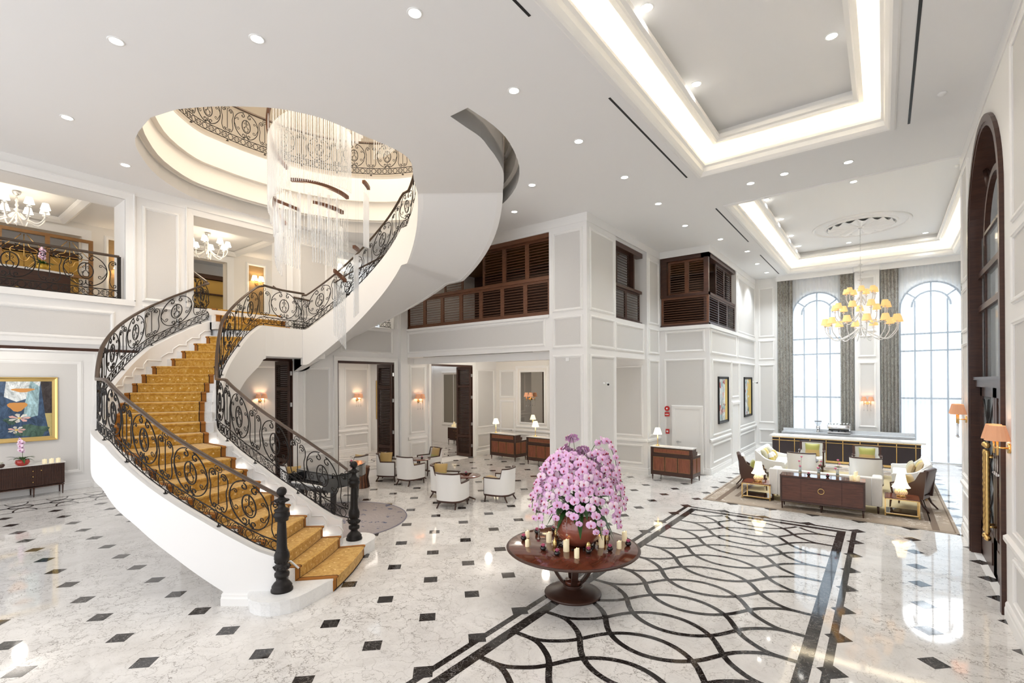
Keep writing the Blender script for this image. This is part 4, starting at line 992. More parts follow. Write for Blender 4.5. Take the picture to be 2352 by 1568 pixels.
for sgn in (-1, 1):
    m = MB(); y0, y1 = (.02, 1.40) if sgn > 0 else (-1.40, -.02)
    m.box(.10, y0, .01, .16, y0 + .14, 2.98); m.box(.10, y1 - .14, .01, .16, y1, 2.98); m.box(.10, y0, .01, .16, y1, .62); m.box(.10, y0, 2.82, .16, y1, 2.98)
    m.box(.085, y0 + .2, .14, .10, y1 - .2, .5)
    o = m.build('door_leaf', 'wood_dark', dr)
    c = (y0 + y1) / 2; m = MB(); hw = .5
    for zz in (1.0, 1.7, 2.4):
        m.tube([(.125, c - hw, zz - .36), (.125, c - .12, zz), (.125, c - hw, zz + .36)], .018, 5); m.tube([(.125, c + hw, zz - .36), (.125, c + .12, zz), (.125, c + hw, zz + .36)], .018, 5)
        m.tube([(.125, c, zz - .36), (.125, c - .12, zz), (.125, c, zz + .36), (.125, c + .12, zz), (.125, c, zz - .36)], .018, 5)
    m.build('lattice', 'iron', o)
    m = MB(); yh = y0 + .07 if sgn > 0 else y1 - .07; xh = .0
    tw = [(xh + .0, yh, .72), (xh, yh, 2.02)]
    m.tube([(xh, yh, z / 20) for z in range(14, 41)], [.032 + .004 * ((z % 2) * 2 - 1) for z in range(14, 41)], 8); m.sphere((xh, yh, 2.08), .045, 10, 8); m.sphere((xh, yh, .64), .045, 10, 8)
    for z in (.82, 1.9): m.tube([(xh, yh, z), (.10, yh, z)], .018, 8)
    m.build('door_handle', 'brass', o)
# glass of the doorway and what lies past it: a vestibule wall
g = mat('pane', (.75, .85, .9), .03, alpha=.25, spec=.5)
m = MB(); m.box(.128, -DR + .1, 3.12, .133, DR - .1, DSZ); m.prism([(0, 0)] * 0 or [(.128, -1.4), (.133, -1.4), (.133, 1.4), (.128, 1.4)], .6, 2.85); m.build('glass', 'pane', dr)
m = MB(); m.box(3.4, 8.0, 0, 3.5, 13.0, 7.4); m.box(XR + .55, 7.8, 0, 3.5, 7.9, 7.4); struct(m.build('wall_vestibule', 'plaster'))
# ================================================================ lamps on the walls
def frustum(m, c, r0, r1, h, n=20, t=.004):
    m.lathe([(r0, 0), (r1, h)], n, c, False); m.lathe([(r1 - t, h), (r0 - t, 0)], n, c, False)
def pleated(m, c, r0, r1, h, n=28):
    sm = m.smooth; m.smooth = False; rows = []
    for z, r in ((0, r0), (h, r1)):
        rows.append([(c[0] + (r * (1 + (.025 if k % 2 else -.0))) * cos(2 * pi * k / (2 * n)), c[1] + r * (1 + (.025 if k % 2 else 0)) * sin(2 * pi * k / (2 * n)), c[2] + z) for k in range(2 * n)])
    m.grid(rows, False, True); m.smooth = sm
def sconce(label, loc, rz, shade='shade_rose', glow=1.2, s=1.0, drops=True):
    """double wall light; local +x points away from the wall"""
    r = thing('wall_sconce', label, 'wall lamp', loc, rz, 'double wall lamps')
    m = MB(); m.tube([(0, 0, 0), (.03, 0, 0)], .055 * s, 14); m.tube([(.02, 0, 0), (.13 * s, 0, 0)], .010, 8); m.tube([(.12 * s, -.11 * s, .0), (.12 * s, .11 * s, 0)], .009, 8)
    for y in (-.11, .11): m.tube([(.12 * s, y * s, -.07 * s), (.12 * s, y * s, .10 * s)], .012, 8); m.lathe([(.012, 0), (.024, .01), (.014, .03)], 10, (.12 * s, y * s, .08 * s))
    m.build('bracket', 'brass', r)
    for y in (-.11, .11):
        m = MB(); pleated(m, (.12 * s, y * s, .09 * s), .105 * s, .066 * s, .165 * s, 16); m.build('lamp_shade', shade, r)
    if drops:
        m = MB()
        for y in (-.11, .11, 0): m.tube([(.12 * s, y * s, -.07 * s), (.12 * s, y * s, -.28 * s)], .004, 5); m.sphere((.12 * s, y * s, -.29 * s), .016 * s, 8, 6)
        m.build('crystal_drop', 'crystal', r)
    for y in (-.11, .11):
        ca, sa = cos(rz), sin(rz); x_, y_ = .12 * s, y * s
        add_light('sconce_bulb', 'POINT', (loc[0] + ca * x_ - sa * y_, loc[1] + sa * x_ + ca * y_, loc[2] + .17 * s), glow, (1, .74, .46), .03)
    return r
sconce('rose shaded double wall lamp on the salon wall, glimpsed under the curved stairs', (-18.5, 8.73, 2.45), 0, glow=3)
sconce('rose shaded double wall lamp on the salon panel in the middle doorway', (-18.5, 12.94, 2.36), 0, glow=3)
sconce('rose shaded double wall lamp on the white pier between the two left doorways', (XL, 12.07, 2.42), 0, glow=1.6)
sconce('rose shaded double wall lamp mounted on the tall mirror in the reception recess', (-11.7, 16.56, 2.40), -pi / 2, glow=1.6)
sconce('rose shaded double wall lamp on the pier between the two arched windows', (-.52, YW - .12, 2.2), -pi / 2, glow=1.2)
sconce('large pleated wall lamp on the right wall, near side of the arched doorway', (XR, 8.72, 2.23), pi, 'shade_rose', 1.0, 1.15)
sconce('large pleated wall lamp on the right wall, far side of the arched doorway', (XR, 12.75, 2.34), pi, 'shade_rose', 1.0, 1.15)
sconce('cream shaded double wall lamp on the straw panel above the landing steps', (-17.3, 8.05, 6.55), 0, 'shade_cream', 3, 1.0, False)
sconce('cream shaded wall lamp on the straw panel behind the left balcony railing', (-17.3, 4.3, 6.25), 0, 'shade_cream', 3, 1.0, False)
# ================================================================ downlights and ceiling fittings
def downlight(x, y, z, label, r=.075, power=0):
    t = thing('downlight', label, 'ceiling light', (x, y, z), 0, 'recessed ceiling lights')
    m = MB(); m.lathe([(r + .022, .0), (r + .022, -.004), (r + .018, -.010), (r, -.008), (r - .004, .0)], 20, cap=False); m.build('trim_ring', 'white_plastic', t)
    m = MB(); m.lathe([(.0001, -.003), (r - .003, -.003)], 20, cap=False); m.build('lamp_face', 'emit_white', t)
    if power: add_light('downlight_beam', 'SPOT', (x, y, z - .03), power, (1, .96, .90) if y < 13 else (.88, .95, 1), .07, spot=radians(112), blend=.8)
    return t
row = [(-4.52, 4.0), (-4.52, 6.0), (-4.52, 8.01), (-4.52, 10.04), (-4.52, 12.06), (-4.55, 14.24), (-4.1, 16.3), (-3.75, 18.4), (-3.85, 20.6), (-3.85, 22.5)]
for i, (x, y) in enumerate(row): downlight(x, y, HC, 'round recessed ceiling light in the long row left of the trays, %s from the camera' % ORD[i], power=34 if i < 4 else 80 if i < 6 else 150)
for x, y, l in ((-7.99, 1.93, 'above the foot of the curved stairs, nearer one'), (-6.49, 3.04, 'right of the oval well, nearest the camera side'), (-10.94, 1.98, 'at the left edge of the picture near the oval well'), (-12.38, 3.14, 'between the oval well and the left cornice'),
                (-6.37, 9.13, 'just right of the oval well behind the spiral flight'), (-7.74, 10.27, 'in front of the long gallery band'), (-2.39, 12.12, 'between the trays, left one'), (-1.70, 12.02, 'between the trays, middle one'), (-.56, 12.19, 'between the trays, right one')):
    downlight(x, y, HC, 'round recessed ceiling light ' + l, power=28)
k = (8.28 - 3.1) / (7.95 - 3.1)
for x, y, l in ((-2.42, 6.09, 'left side, near'), (-2.41, 8.15, 'left side, middle'), (-2.41, 10.23, 'left side, far corner'), (-.56, 8.19, 'right side, near'), (-.56, 10.28, 'right side, far corner')):
    downlight(x * k, y * k, 8.28, 'round recessed ceiling light inside the near tray, ' + l, power=70)
k = (8.28 - 3.1) / (7.9 - 3.1)
for x, y, l in ((-2.45, 14.34, 'left side, nearest'), (-2.40, 16.35, 'left side, second'), (-2.41, 18.43, 'left side, third'), (-2.39, 20.02, 'left side, far corner'), (-.56, 14.36, 'near edge, middle'), (-.95, 20.6, 'far edge, middle'), (1.1, 20.8, 'far edge, right')):
    downlight(x * k, y * k, 8.28, 'round recessed ceiling light inside the far tray, ' + l, power=230)
for x, y0, y1, l in ((-3.44, 1.0, 4.9, 'cut by the top of the picture'), (-3.44, 7.08, 10.91, 'beside the near tray'), (-3.46, 13.32, 17.17, 'in front of the corner bay'), (-3.49, 19.2, 23.1, 'nearest the windows'), (.37, 5.5, 11.03, 'right of the near tray')):
    m = MB(); m.box(x - .018, y0, HC - .004, x + .018, y1, HC + .01); o = m.build('air_slot', 'black'); tag(o, 'long narrow black air slot in the ceiling ' + l, 'air diffuser', 'ceiling air slots')
for x, y, z, l in ((.75, 10.18, HC, 'right of the near tray'), (1.45, 15.9, 8.28, 'in the far tray at right')):
    m = MB(); m.lathe([(.0001, -.03), (.04, -.028), (.06, -.01), (.062, 0)], 16, (x, y, z)); tag(m.build('smoke_detector', 'white_plastic'), 'small white smoke detector on the ceiling ' + l, 'smoke detector')
# plaster medallion
med = thing('ceiling_medallion', 'white plaster ceiling rose with scalloped shell and outer ring above the chandelier', 'ceiling rose', (-.56 * k, 18.51 * k, 8.28))
m = MB(); m.smooth = True
m.lathe([(1.36, 0), (1.36, -.03), (1.33, -.05), (1.29, -.045), (1.27, 0)], 64, cap=False); m.build('outer_ring', 'ceiling', med)
m = MB(); m.smooth = True; rows = []
for i in range(10):
    r = .12 + .80 * i / 9; rows.append([(r * cos(2 * pi * j / 128), r * sin(2 * pi * j / 128), -.015 - .10 * (.3 + .7 * i / 9) * abs(sin(2 * pi * j / 128 * 8 + .5 * i / 9)) - .03 * (1 - i / 9)) for j in range(128)])
m.grid(rows, False, True); m.lathe([(.92, 0), (.95, -.05), (.99, -.055), (1.02, 0)], 64, cap=False); m.sphere((0, 0, -.04), .13, 16, 8, .5); m.build('shell', 'ceiling', med)
# safety fittings
t = thing('fire_alarm', 'red round fire bell with red call box under it beside the service door', 'fire alarm', (-5.98, Y1, 2.02))
m = MB(); m.tube([(0, 0, .14), (0, -.05, .14)], .085, 20); m.build('bell', 'red_plastic', t); m = MB(); m.tube([(0, -.045, .14), (0, -.056, .14)], .03, 12); m.build('bell_cap', 'white_plastic', t)
m = MB(); m.box(-.08, -.05, -.13, .08, 0, .01); m.build('call_box', 'red_plastic', t); m = MB(); m.box(-.06, -.055, -.08, .06, -.045, -.05); m.build('label_strip', 'white_plastic', t)
t = thing('call_point', 'small red call point low on the wall beside the service door', 'fire alarm', (-5.97, Y1, 1.37))
m = MB(); m.box(-.06, -.04, -.08, .06, 0, .08); m.build('case', 'red_plastic', t); m = MB(); m.box(-.03, -.046, -.03, .03, -.036, .03); m.build('button', 'white_plastic', t)
def camera_fix(label, loc, d):
    t = thing('security_camera', label, 'security camera', loc); m = MB(); m.tube([(0, 0, 0), tuple(v * .10 for v in d)], .012, 8); m.sphere((0, 0, 0), .035, 10, 6); m.build('bracket', 'white_plastic', t)
    e = Vector(d) * .10; m = MB(); m.tube([e, e + Vector((.10, -.12, -.03))], .035, 12); m.build('camera_body', 'white_plastic', t); m = MB(); m.tube([e + Vector((.10, -.12, -.03)), e + Vector((.103, -.124, -.031))], .030, 12); m.build('lens', 'black', t)
camera_fix('small white security camera on the right face of the tall column', (XB, 12.4, 3.05), (1, 0, 0))
camera_fix('small white security camera on the gallery wall beside the second painting', (X1, 23.3, 3.05), (1, 0, 0))
m = MB(); m.box(-6.88, YB - .04, 3.66, -6.78, YB, 3.76); tag(m.build('wall_sensor', 'white_plastic'), 'small white square sensor high on the left face of the column', 'sensor')
# ================================================================ curtains
mc = mat('drape', (.34, .31, .27), .7, sheen=.3); v = coords(mc, (2, 2, .9)); setc(mc, ramp(mc, noise(mc, v, 9, 6, .7, 1.5), [(.38, (.17, .155, .13)), (.6, (.42, .41, .37))]))
ms = bpy.data.materials.new('sheer'); ms.use_nodes = True; MAT['sheer'] = ms; n_ = ms.node_tree.nodes; l_ = ms.node_tree.links
n_.remove(n_['Principled BSDF']); d_ = n_.new('ShaderNodeBsdfDiffuse'); tl = n_.new('ShaderNodeBsdfTranslucent'); tp = n_.new('ShaderNodeBsdfTransparent'); m1 = n_.new('ShaderNodeMixShader'); m2 = n_.new('ShaderNodeMixShader')
d_.inputs[0].default_value = (.88, .90, .92, 1); tl.inputs[0].default_value = (.88, .92, .96, 1); m1.inputs[0].default_value = .7; m2.inputs[0].default_value = .50
l_.new(d_.outputs[0], m1.inputs[1]); l_.new(tl.outputs[0], m1.inputs[2]); l_.new(m1.outputs[0], m2.inputs[1]); l_.new(tp.outputs[0], m2.inputs[2]); l_.new(m2.outputs[0], n_['Material Output'].inputs[0])
def drape(label, x0, x1, y, z0, z1, mt, folds, amp, name='curtain', pinch=0):
    m = MB(); m.smooth = True; n = folds * 8; rng = random.Random(int(abs(x0) * 100) + folds)
    ph = [rng.uniform(-.6, .6) for _ in range(folds + 2)]
    rows = []
    for z in (z0, (z0 + z1) / 2, z1):
        r = []
        for i in range(n + 1):
            t = i / n; f = t * folds; a = amp * (1 - .25 * (z - z0) / (z1 - z0)) * (.7 + .5 * abs(ph[int(f)]))
            r.append((x0 + (x1 - x0) * t + .25 * a * sin(4 * pi * f), y - a * sin(2 * pi * f) , z))
        rows.append(r)
    m.grid(rows); o = m.build(name, mt); tag(o, label, 'curtain'); return o
drape('grey patterned drape at the left edge of the left arched window', -3.66, -3.08, YW - .1, .9 * 0 + .05, 7.4, 'drape', 5, .06)
drape('grey patterned drape at the right edge of the left arched window', -1.40, -.95, YW - .1, .05, 7.4, 'drape', 4, .06)
drape('grey patterned drape at the left edge of the right arched window', -.08, .46, YW - .1, .05, 7.4, 'drape', 5, .06)
drape('grey patterned drape at the right edge of the right arched window, mostly hidden', 2.22, 2.7, YW - .1, .05, 7.4, 'drape', 4, .06)
drape('white sheer curtain across the left arched window', -3.3, -1.2, YW - .0, .05, 7.42, 'sheer', 17, .03, 'sheer_curtain')
drape('white sheer curtain across the right arched window', .3, 2.5, YW - .0, .05, 7.42, 'sheer', 18, .03, 'sheer_curtain')
# ================================================================ chandeliers
def lamp_arm(m, r, z0, z1, a, drop):
    P = [(0.05, z0), (r * .35, z0 - drop * .6), (r * .72, z0 - drop), (r * .97, z0 - drop * .35), (r, z1)]
    pts = bez(P, 9); m.tube([(x * cos(a), x * sin(a), z) for x, z in pts], .016, 6)
    m.lathe([(.012, 0), (.05, .01), (.045, .025), (.015, .03), (.014, .09)], 10, (r * cos(a), r * sin(a), z1))
def chandelier(label, loc, tiers, chain, shade, body, ztop, sh=(.115, .07, .17), crystals=True, glow=0):
    t = thing('chandelier', label, 'chandelier', loc)
    m = MB()
    for i in range(int((ztop - chain) / .05)):
        z = chain + i * .05; m.tube([(.012 * cos(q) * (1 if i % 2 else 0), .012 * cos(q) * (0 if i % 2 else 1), z + .03 * sin(q)) for q in [2 * pi * j / 8 for j in range(9)]], .0045, 4, caps=False)
    m.lathe([(.02, -.09), (.06, -.06), (.075, -.02), (.075, 0)], 16, (0, 0, ztop)); m.build('chain', 'nickel', t)
    m = MB(); zt = tiers[-1][1] + .75; zb = tiers[0][1] - .32
    prof = []; z = zb; k = 0
    while z < min(chain, zt + .3):
        prof += [(.018, z), (.055 if k % 3 == 0 else .035, z + .03), (.02, z + .07)]; z += .10; k += 1
    m.lathe([(.0001, zb - .03)] + prof + [(.0001, z)], 14); m.build('column', body, t)
    for (r, z, n, dr, s) in tiers:
        for i in range(n):
            a = 2 * pi * (i + .35) / n; m = MB(); lamp_arm(m, r, z - .06, z, a, dr); o = m.build('arm', body, t)
            m = MB(); m.smooth = True; frustum(m, (r * cos(a), r * sin(a), z + .08), sh[0] * s, sh[1] * s, sh[2] * s, 16); m.build('lamp_shade', shade, o)
    if crystals:
        m = MB()
        for z, r in ((chain - .0, .07), (chain + .25, .09), (chain - .28, .11), (chain + .5, .06)):
            for i in range(6): a = pi * i / 3; m.sphere((r * cos(a), r * sin(a), z), .016, 6, 4)
            m.lathe([(.012, z - .01), (r, z), (.012, z + .01)], 14)
        m.build('crystal_dish', body, t)
    return t
mat('white_glass', (.88, .87, .85), .1, coat=.5, alpha=.85)
chandelier('large white glass chandelier with three tiers of amber shades before the windows', (-.56 * k, 18.51 * k - 0, 0), [(1.0, 4.92, 12, .40, 1.2), (.72, 5.42, 9, .34, 1.1), (.40, 5.95, 7, .24, .95)], 6.45, 'shade_amber', 'white_glass', 8.24)
for y, l in ((1.95, 'behind the left balcony railing'), (5.85, 'over the landing at the head of the stairs'), (9.7, 'glimpsed behind the crystal rods')):
    chandelier('glowing cream chandelier ' + l, (-15.5, y, 0), [(.50, 7.02, 8, .20, .8)], 7.2, 'emit_soft', 'white_glass', 7.44, crystals=False)
# ---- crystal rod chandelier in the oval well
K = Vector((-10.42, 6.13)); ex = Vector((cos(YAW), sin(YAW))); ey = Vector((-sin(YAW), cos(YAW)))  # helper axes: across / away
def KP(r, phi): return (K.x + ex.x * r * cos(phi) + ey.x * r * sin(phi), K.y + ex.y * r * cos(phi) + ey.y * r * sin(phi))
mrod = mat('glass_rod', (.93, .95, .97), .06, alpha=.50, spec=.8); MAT['glass_rod'].node_tree.nodes['Principled BSDF'].inputs['Alpha'].default_value = .38; mat('glass_rod_lit', (1, .95, .85), .3, emit=(1, .90, .70), estr=6.5, alpha=.95)
cw_ = thing('rod_chandelier', 'tall spiral chandelier of hanging glass rods in the oval ceiling well', 'chandelier', (0, 0, 0))
rods = []
def curtain(r, p0, p1, n, zt0, zt1, zb0, zb1, strip=None, flat=None, lit=False, rad=.013):
    for i in range(n):
        t = i / max(1, n - 1); p = radians(p0 + (p1 - p0) * t); x, y = KP(r, p)
        rods.append(((x, y), zb0 + (zb1 - zb0) * t, zt0 + (zt1 - zt0) * t, lit, rad))
    if strip:
        z0, z1 = strip; m = MB(); N = 16
        m.sweep([(*KP(r, radians(p0 + (p1 - p0) * i / N)), z0 + (z1 - z0) * i / N) for i in range(N + 1)], [(-.035, -.035), (-.035, .035), (.035, .035), (.035, -.035)]); m.build('support_arc', 'wood_brown', cw_)
R0_ = .93
curtain(R0_, 172, 262, 36, 8.35, 8.85, 6.85, 7.25)
curtain(R0_, 264, 352, 34, 8.95, 8.75, 7.38, 7.42)
curtain(R0_ * .98, 140, 190, 14, 7.6, 7.9, 6.6, 6.75)
curtain(.86, 262, 350, 20, 7.1, 7.15, 6.1, 6.0, strip=(7.42, 7.30), rad=.008)
curtain(.80, 200, 330, 10, 7.2, 7.2, 6.38, 6.38, lit=True, rad=.032)
curtain(.78, 172, 215, 12, 6.95, 7.05, 5.6, 5.9); curtain(.78, 215, 272, 16, 6.9, 6.8, 5.85, 5.55, strip=(7.15, 6.80))
curtain(.80, 160, 215, 2, 6.9, 6.9, 5.9, 5.9, strip=(6.85, 7.18))
curtain(.78, 292, 345, 15, 6.75, 6.6, 5.72, 5.62, strip=(6.98, 6.94))
curtain(1.25, 350, 366, 10, 7.42, 7.40, 6.18, 6.24, strip=(7.64, 7.62))
curtain(1.05, 346, 358, 8, 5.96, 6.05, 4.58, 4.72, strip=(6.16, 6.14)); curtain(.90, 320, 340, 9, 5.28, 5.12, 4.15, 3.86, strip=(5.55, 5.38))
curtain(R0_, 178, 235, 4, 9.2, 9.2, 8.6, 8.7, strip=(8.6, 9.25)); curtain(R0_, 150, 182, 6, 9.1, 9.0, 8.0, 8.0, strip=(8.25, 8.55))
curtain(1.35, 60, 150, 26, 10.6, 10.9, 9.2, 9.5); curtain(1.1, 20, 80, 8, 10.2, 10.2, 9.0, 9.0, lit=True, rad=.03); curtain(1.9, 20, 60, 16, 10.3, 10.2, 8.9, 9.0)
def near(q): return (Vector(q[0]) - Vector((0, 0))).length
vis = sorted(range(len(rods)), key=lambda i: rods[i][2] > 9)
rest = MB(); cnt = 0
for i in vis:
    (x, y), zb, zt, lit, rad = rods[i]; m = MB() if cnt < 100 else rest
    if lit: m.tube([(x, y, zb), (x, y, zt)], rad, 8)
    else: m.tube([(x, y, zb), (x, y, zt)], rad, 5); m.tube([(x, y, zb - .02), (x, y, zb)], rad * .7, 5)
    if cnt < 100: m.build('glass_rod', 'glass_rod_lit' if lit else 'glass_rod', cw_)
    cnt += 1
o = rest.build('glass_rods', 'glass_rod', cw_); o['kind'] = 'stuff'
m = MB()
for i in range(0, len(rods), 4):
    (x, y), zb, zt, lit, rad = rods[i]; m.tube([(x, y, zt), (x, y, 12.3)], .0018, 3)
o = m.build('suspension_wires', 'nickel', cw_); o['kind'] = 'stuff'
add_light('rod_chandelier_glow', 'POINT', (K.x, K.y, 6.9), 22, (1, .86, .66), .3)
# ================================================================ furniture helpers
def rbox(name, size, loc, mt, parent=None, r=.03, seg=3, rot=(0, 0, 0), taper=None):
    bm = bmesh.new(); bmesh.ops.create_cube(bm, size=1); bmesh.ops.scale(bm, vec=size, verts=bm.verts)
    if taper:
        for v in bm.verts:
            if v.co.z > 0: v.co.x *= taper[0]; v.co.y *= taper[1]
    bmesh.ops.bevel(bm, geom=bm.edges[:], offset=r, segments=seg, profile=.5, affect='EDGES')
    me = bpy.data.meshes.new(name); 
    for f in bm.faces: f.smooth = True
    bm.to_mesh(me); bm.free(); me.materials.append(MAT[mt])
    o = bpy.data.objects.new(name, me); COL.objects.link(o); o.location = loc; o.rotation_euler = rot
    if parent: o.parent = parent
    return o
_cush = {}
def cushion(label, loc, rz, tilt, mt, w=.44, h=.44, group=None, mt2=None, split=.5):
    key = (mt, mt2, w, h)
    if key not in _cush:
        m = MB(); m.smooth = True; n = 12
        for s in (1, -1):
            rows = []
            for i in range(n + 1):
                r = []
                for j in range(n + 1):
                    u, v = -1 + 2 * i / n, -1 + 2 * j / n
                    th = .085 * ((1 - abs(u)**2.6) * (1 - abs(v)**2.6))**.55 if abs(u) < 1 and abs(v) < 1 else 0
                    pin = 1 - .06 * (1 - min(1, (abs(u) + abs(v)) / 1.6)) - .05 * (abs(u) > .99) * (1 - abs(v)) - .05 * (abs(v) > .99) * (1 - abs(u))
                    r.append((u * w / 2 * pin, s * th, h / 2 + v * h / 2 * pin))
                rows.append(r)
            nf = len(m.f); m.grid(rows)
            if mt2:
                for q in range(nf, len(m.f)):
                    j = (q - nf) % n
                    if j / n < split: m.mi[q] = 1
        _cush[key] = m.mesh('cushion', [mt] + ([mt2] if mt2 else []))
    o = bpy.data.objects.new('cushion', _cush[key]); COL.objects.link(o)
    o.location = loc; o.rotation_euler = (tilt, 0, rz); tag(o, label, 'cushion', group); return o
# tub armchair: local +y is the front
def make_tub(label, loc, rz, group, mat_=('white_fabric', 'wood_dark'), back=.86, arm=.62):
    t = thing('tub_armchair', label, 'armchair', loc, rz, group)
    path = [(.31, .30), (.325, .12), (.32, -.06), (.285, -.20), (.20, -.285), (.10, -.31), (-.10, -.31), (-.20, -.285), (-.285, -.20), (-.32, -.06), (-.325, .12), (-.31, .30)]
    P = smooth_loop([(x, y) for x, y in path], 3)
    def ztop(x, y): return back if y < -.17 and abs(x) < .30 else arm
    m = MB(); m.smooth = False; rows = []
    for i, (x, y) in enumerate(P):
        a = P[max(0, i - 1)]; c = P[min(len(P) - 1, i + 1)]; dx, dy = c[0] - a[0], c[1] - a[1]; l = hypot(dx, dy); nx, ny = dy / l, -dx / l
        fl = 1.0; zt = ztop(x, y); k = 1.08 if zt > .7 else 1.0
        rows.append([(x + nx * .022 * -1, y + ny * .022 * -1, .20), (x - nx * .03, y - ny * .03, .20), (x * k - nx * .03, y * k - ny * .03, zt - .01), (x * k + nx * .022, y * k + ny * .022, zt - .01), (x + nx * .022, y + ny * .022, .20)])
    m.smooth = True
    m.grid([[r[1], r[2]] for r in rows]); m.grid([[r[3], r[4]] for r in rows]); m.smooth = False; m.grid([[r[2], r[3]] for r in rows])
    for r in (rows[0], rows[-1]): m.quad(r[1], r[2], r[3], r[4])
    m.build('upholstered_shell', mat_[0], t)
    m = MB()
    L = [(x * (1.08 if ztop(x, y) > .7 else 1), y * (1.08 if ztop(x, y) > .7 else 1), ztop(x, y)) for x, y in P]
    m.sweep(L, [(-.034, -.012), (-.034, .016), (.030, .016), (.030, -.012)])
    for s in (1, -1): m.box(s * .31 - .02, .28, .18, s * .31 + .02, .325, arm + .012)
    m.sweep([(x * 1.01, y * 1.01, .18) for x, y in P] , [(-.03, -.025), (-.03, .02), (.03, .02), (.03, -.025)]); m.box(-.31, .28, .16, .31, .32, .205)
    m.build('show_wood_frame', mat_[1], t)
    rbox('seat', (.57, .56, .13), (0, .02, .36), mat_[0], t, .035); rbox('seat_base', (.56, .54, .14), (0, .01, .25), mat_[0], t, .02)
    for sx, sy, dx, dy in ((1, 1, .0, .02), (-1, 1, -.0, .02), (1, -1, .03, -.09), (-1, -1, -.03, -.09)):
        m = MB(); x, y = sx * (.29 if sy > 0 else .22), (.29 if sy > 0 else -.24)
        m.tube([(x, y, .19), (x + dx * .3, y + dy * .25, .10), (x + dx, y + dy, .0)], [.026, .021, .017], 6); m.build('leg', mat_[1], t)
    return t
tub = make_tub('white tub armchair seen from behind at the nearer dark round table', (-8.62, 8.78, 0), radians(18), 'tub armchairs around the dark round tables')
def chair_at(x, y, deg, label, group='tub armchairs around the dark round tables'): return dup(tub, (x, y, 0), radians(deg), label, group)
chair_at(-9.55, 9.45, -62, 'white tub armchair left of the nearer dark round table, olive cushion on its back')
chair_at(-8.05, 10.02, 100, 'white tub armchair right of the nearer dark round table, flat gold cushion on the seat')
chair_at(-11.55, 9.95, 5, 'white tub armchair seen from behind at the farther dark round table')
chair_at(-12.55, 9.95, -60, 'white tub armchair left of the farther dark round table, gold cushion at its arm')
chair_at(-12.25, 11.45, 170, 'white tub armchair facing the camera at the farther dark round table')
chair_at(-13.0, 9.0, 110, 'white tub armchair beside the middle doorway, partly hidden by the inner newel post')
chair_at(-13.05, 7.1, -30, 'white tub armchair behind the piano, glimpsed through the iron scrolls')
cushion('gold and olive cushion leaning on the chair left of the nearer round table', (-9.70, 9.38, .44), radians(28), -.25, 'cushion_gold', mt2='cushion_green', split=.35)
cushion('flat gold cushion lying on the seat of the chair right of the nearer round table', (-8.05, 9.9, .50), radians(100), -1.35, 'cushion_gold', .38, .38)
cushion('gold cushion standing on the chair left of the farther round table', (-12.68, 9.90, .44), radians(30), -.2, 'cushion_gold')
cushion('gold and olive cushion on the chair facing the camera at the farther round table', (-12.22, 11.60, .44), radians(-10), -.22, 'cushion_gold', mt2='cushion_green', split=.3)
cushion('gold and olive cushion on the chair beside the middle doorway', (-12.95, 9.12, .44), radians(20), -.3, 'cushion_gold', mt2='cushion_green', split=.35)
cushion('gold cushion on the seat of the far chair seen from behind', (-11.55, 10.0, .43), radians(5), -1.3, 'cushion_yellow', .36, .36)
cushion('small gold cushion on the chair behind the piano', (-13.0, 7.05, .44), radians(60), -.3, 'cushion_gold', .36, .36)
def lotus_bowl(label, loc, s=1.0, group='small black bowls with pink lotus', bowl='black', pet='petal_pink'):
    t = thing('lotus_bowl', label, 'flower bowl', loc, random.uniform(0, 3), group); t.scale = (s, s, s)
    m = MB(); m.lathe([(.018, 0), (.032, .012), (.040, .032), (.034, .05), (.030, .05), (.034, .032), (.0001, .03)], 16); m.build('bowl', 'lacquer_black' if bowl == 'black' else bowl, t)
    m = MB()
    for ring, (n, r, h, w) in enumerate(((8, .030, .030, .011), (7, .020, .038, .010), (5, .010, .042, .008))):
        for i in range(n):
            a = 2 * pi * i / n + ring * .4; c, s_ = cos(a), sin(a)
            m.v_ = None; b = m.vs([(c * .006, s_ * .006, .045), (c * r * .8 - s_ * w, s_ * r * .8 + c * w, .055 + h * .35), (c * r, s_ * r, .048 + h), (c * r * .8 + s_ * w, s_ * r * .8 - c * w, .055 + h * .35)]); m.face((b, b + 1, b + 2, b + 3))
    m.build('lotus_flower', pet, t); return t
def round_table(label, x, y, h=.66, r=.36):
    t = thing('round_side_table', label, 'table', (x, y, 0), 0, 'dark round side tables')
    m = MB(); m.lathe([(.0001, h - .03), (r - .03, h - .03), (r, h - .018), (r, h - .006), (r - .012, h), (.0001, h)], 40, cap=False); m.build('tabletop', 'wood_polished', t)
    m = MB(); m.lathe([(.035, .05), (.03, .12), (.045, .2), (.028, .35), (.032, h - .06), (.08, h - .03)], 16); m.build('pedestal', 'wood_dark', t)
    m = MB()
    for i in range(4): a = pi / 4 + pi / 2 * i; m.tube([(0, 0, .10), (.10 * cos(a), .10 * sin(a), .07), (.22 * cos(a), .22 * sin(a), .02)], [.025, .022, .016], 6)
    m.lathe([(.0001, .0), (.05, .0), (.06, .05), (.0001, .08)], 12); m.build('foot', 'wood_dark', t); return t
round_table('dark polished round side table between the nearer white tub armchairs', -8.72, 9.45); lotus_bowl('small pink lotus bowl on the nearer round side table', (-8.80, 9.5, .66))
round_table('dark polished round side table between the farther white tub armchairs', -11.85, 10.6); lotus_bowl('small pink lotus bowl on the farther round side table', (-11.78, 10.65, .66))
t = thing('drum_table', 'brown fluted drum table beside the inner newel post', 'table', (-12.35, 8.75, 0))
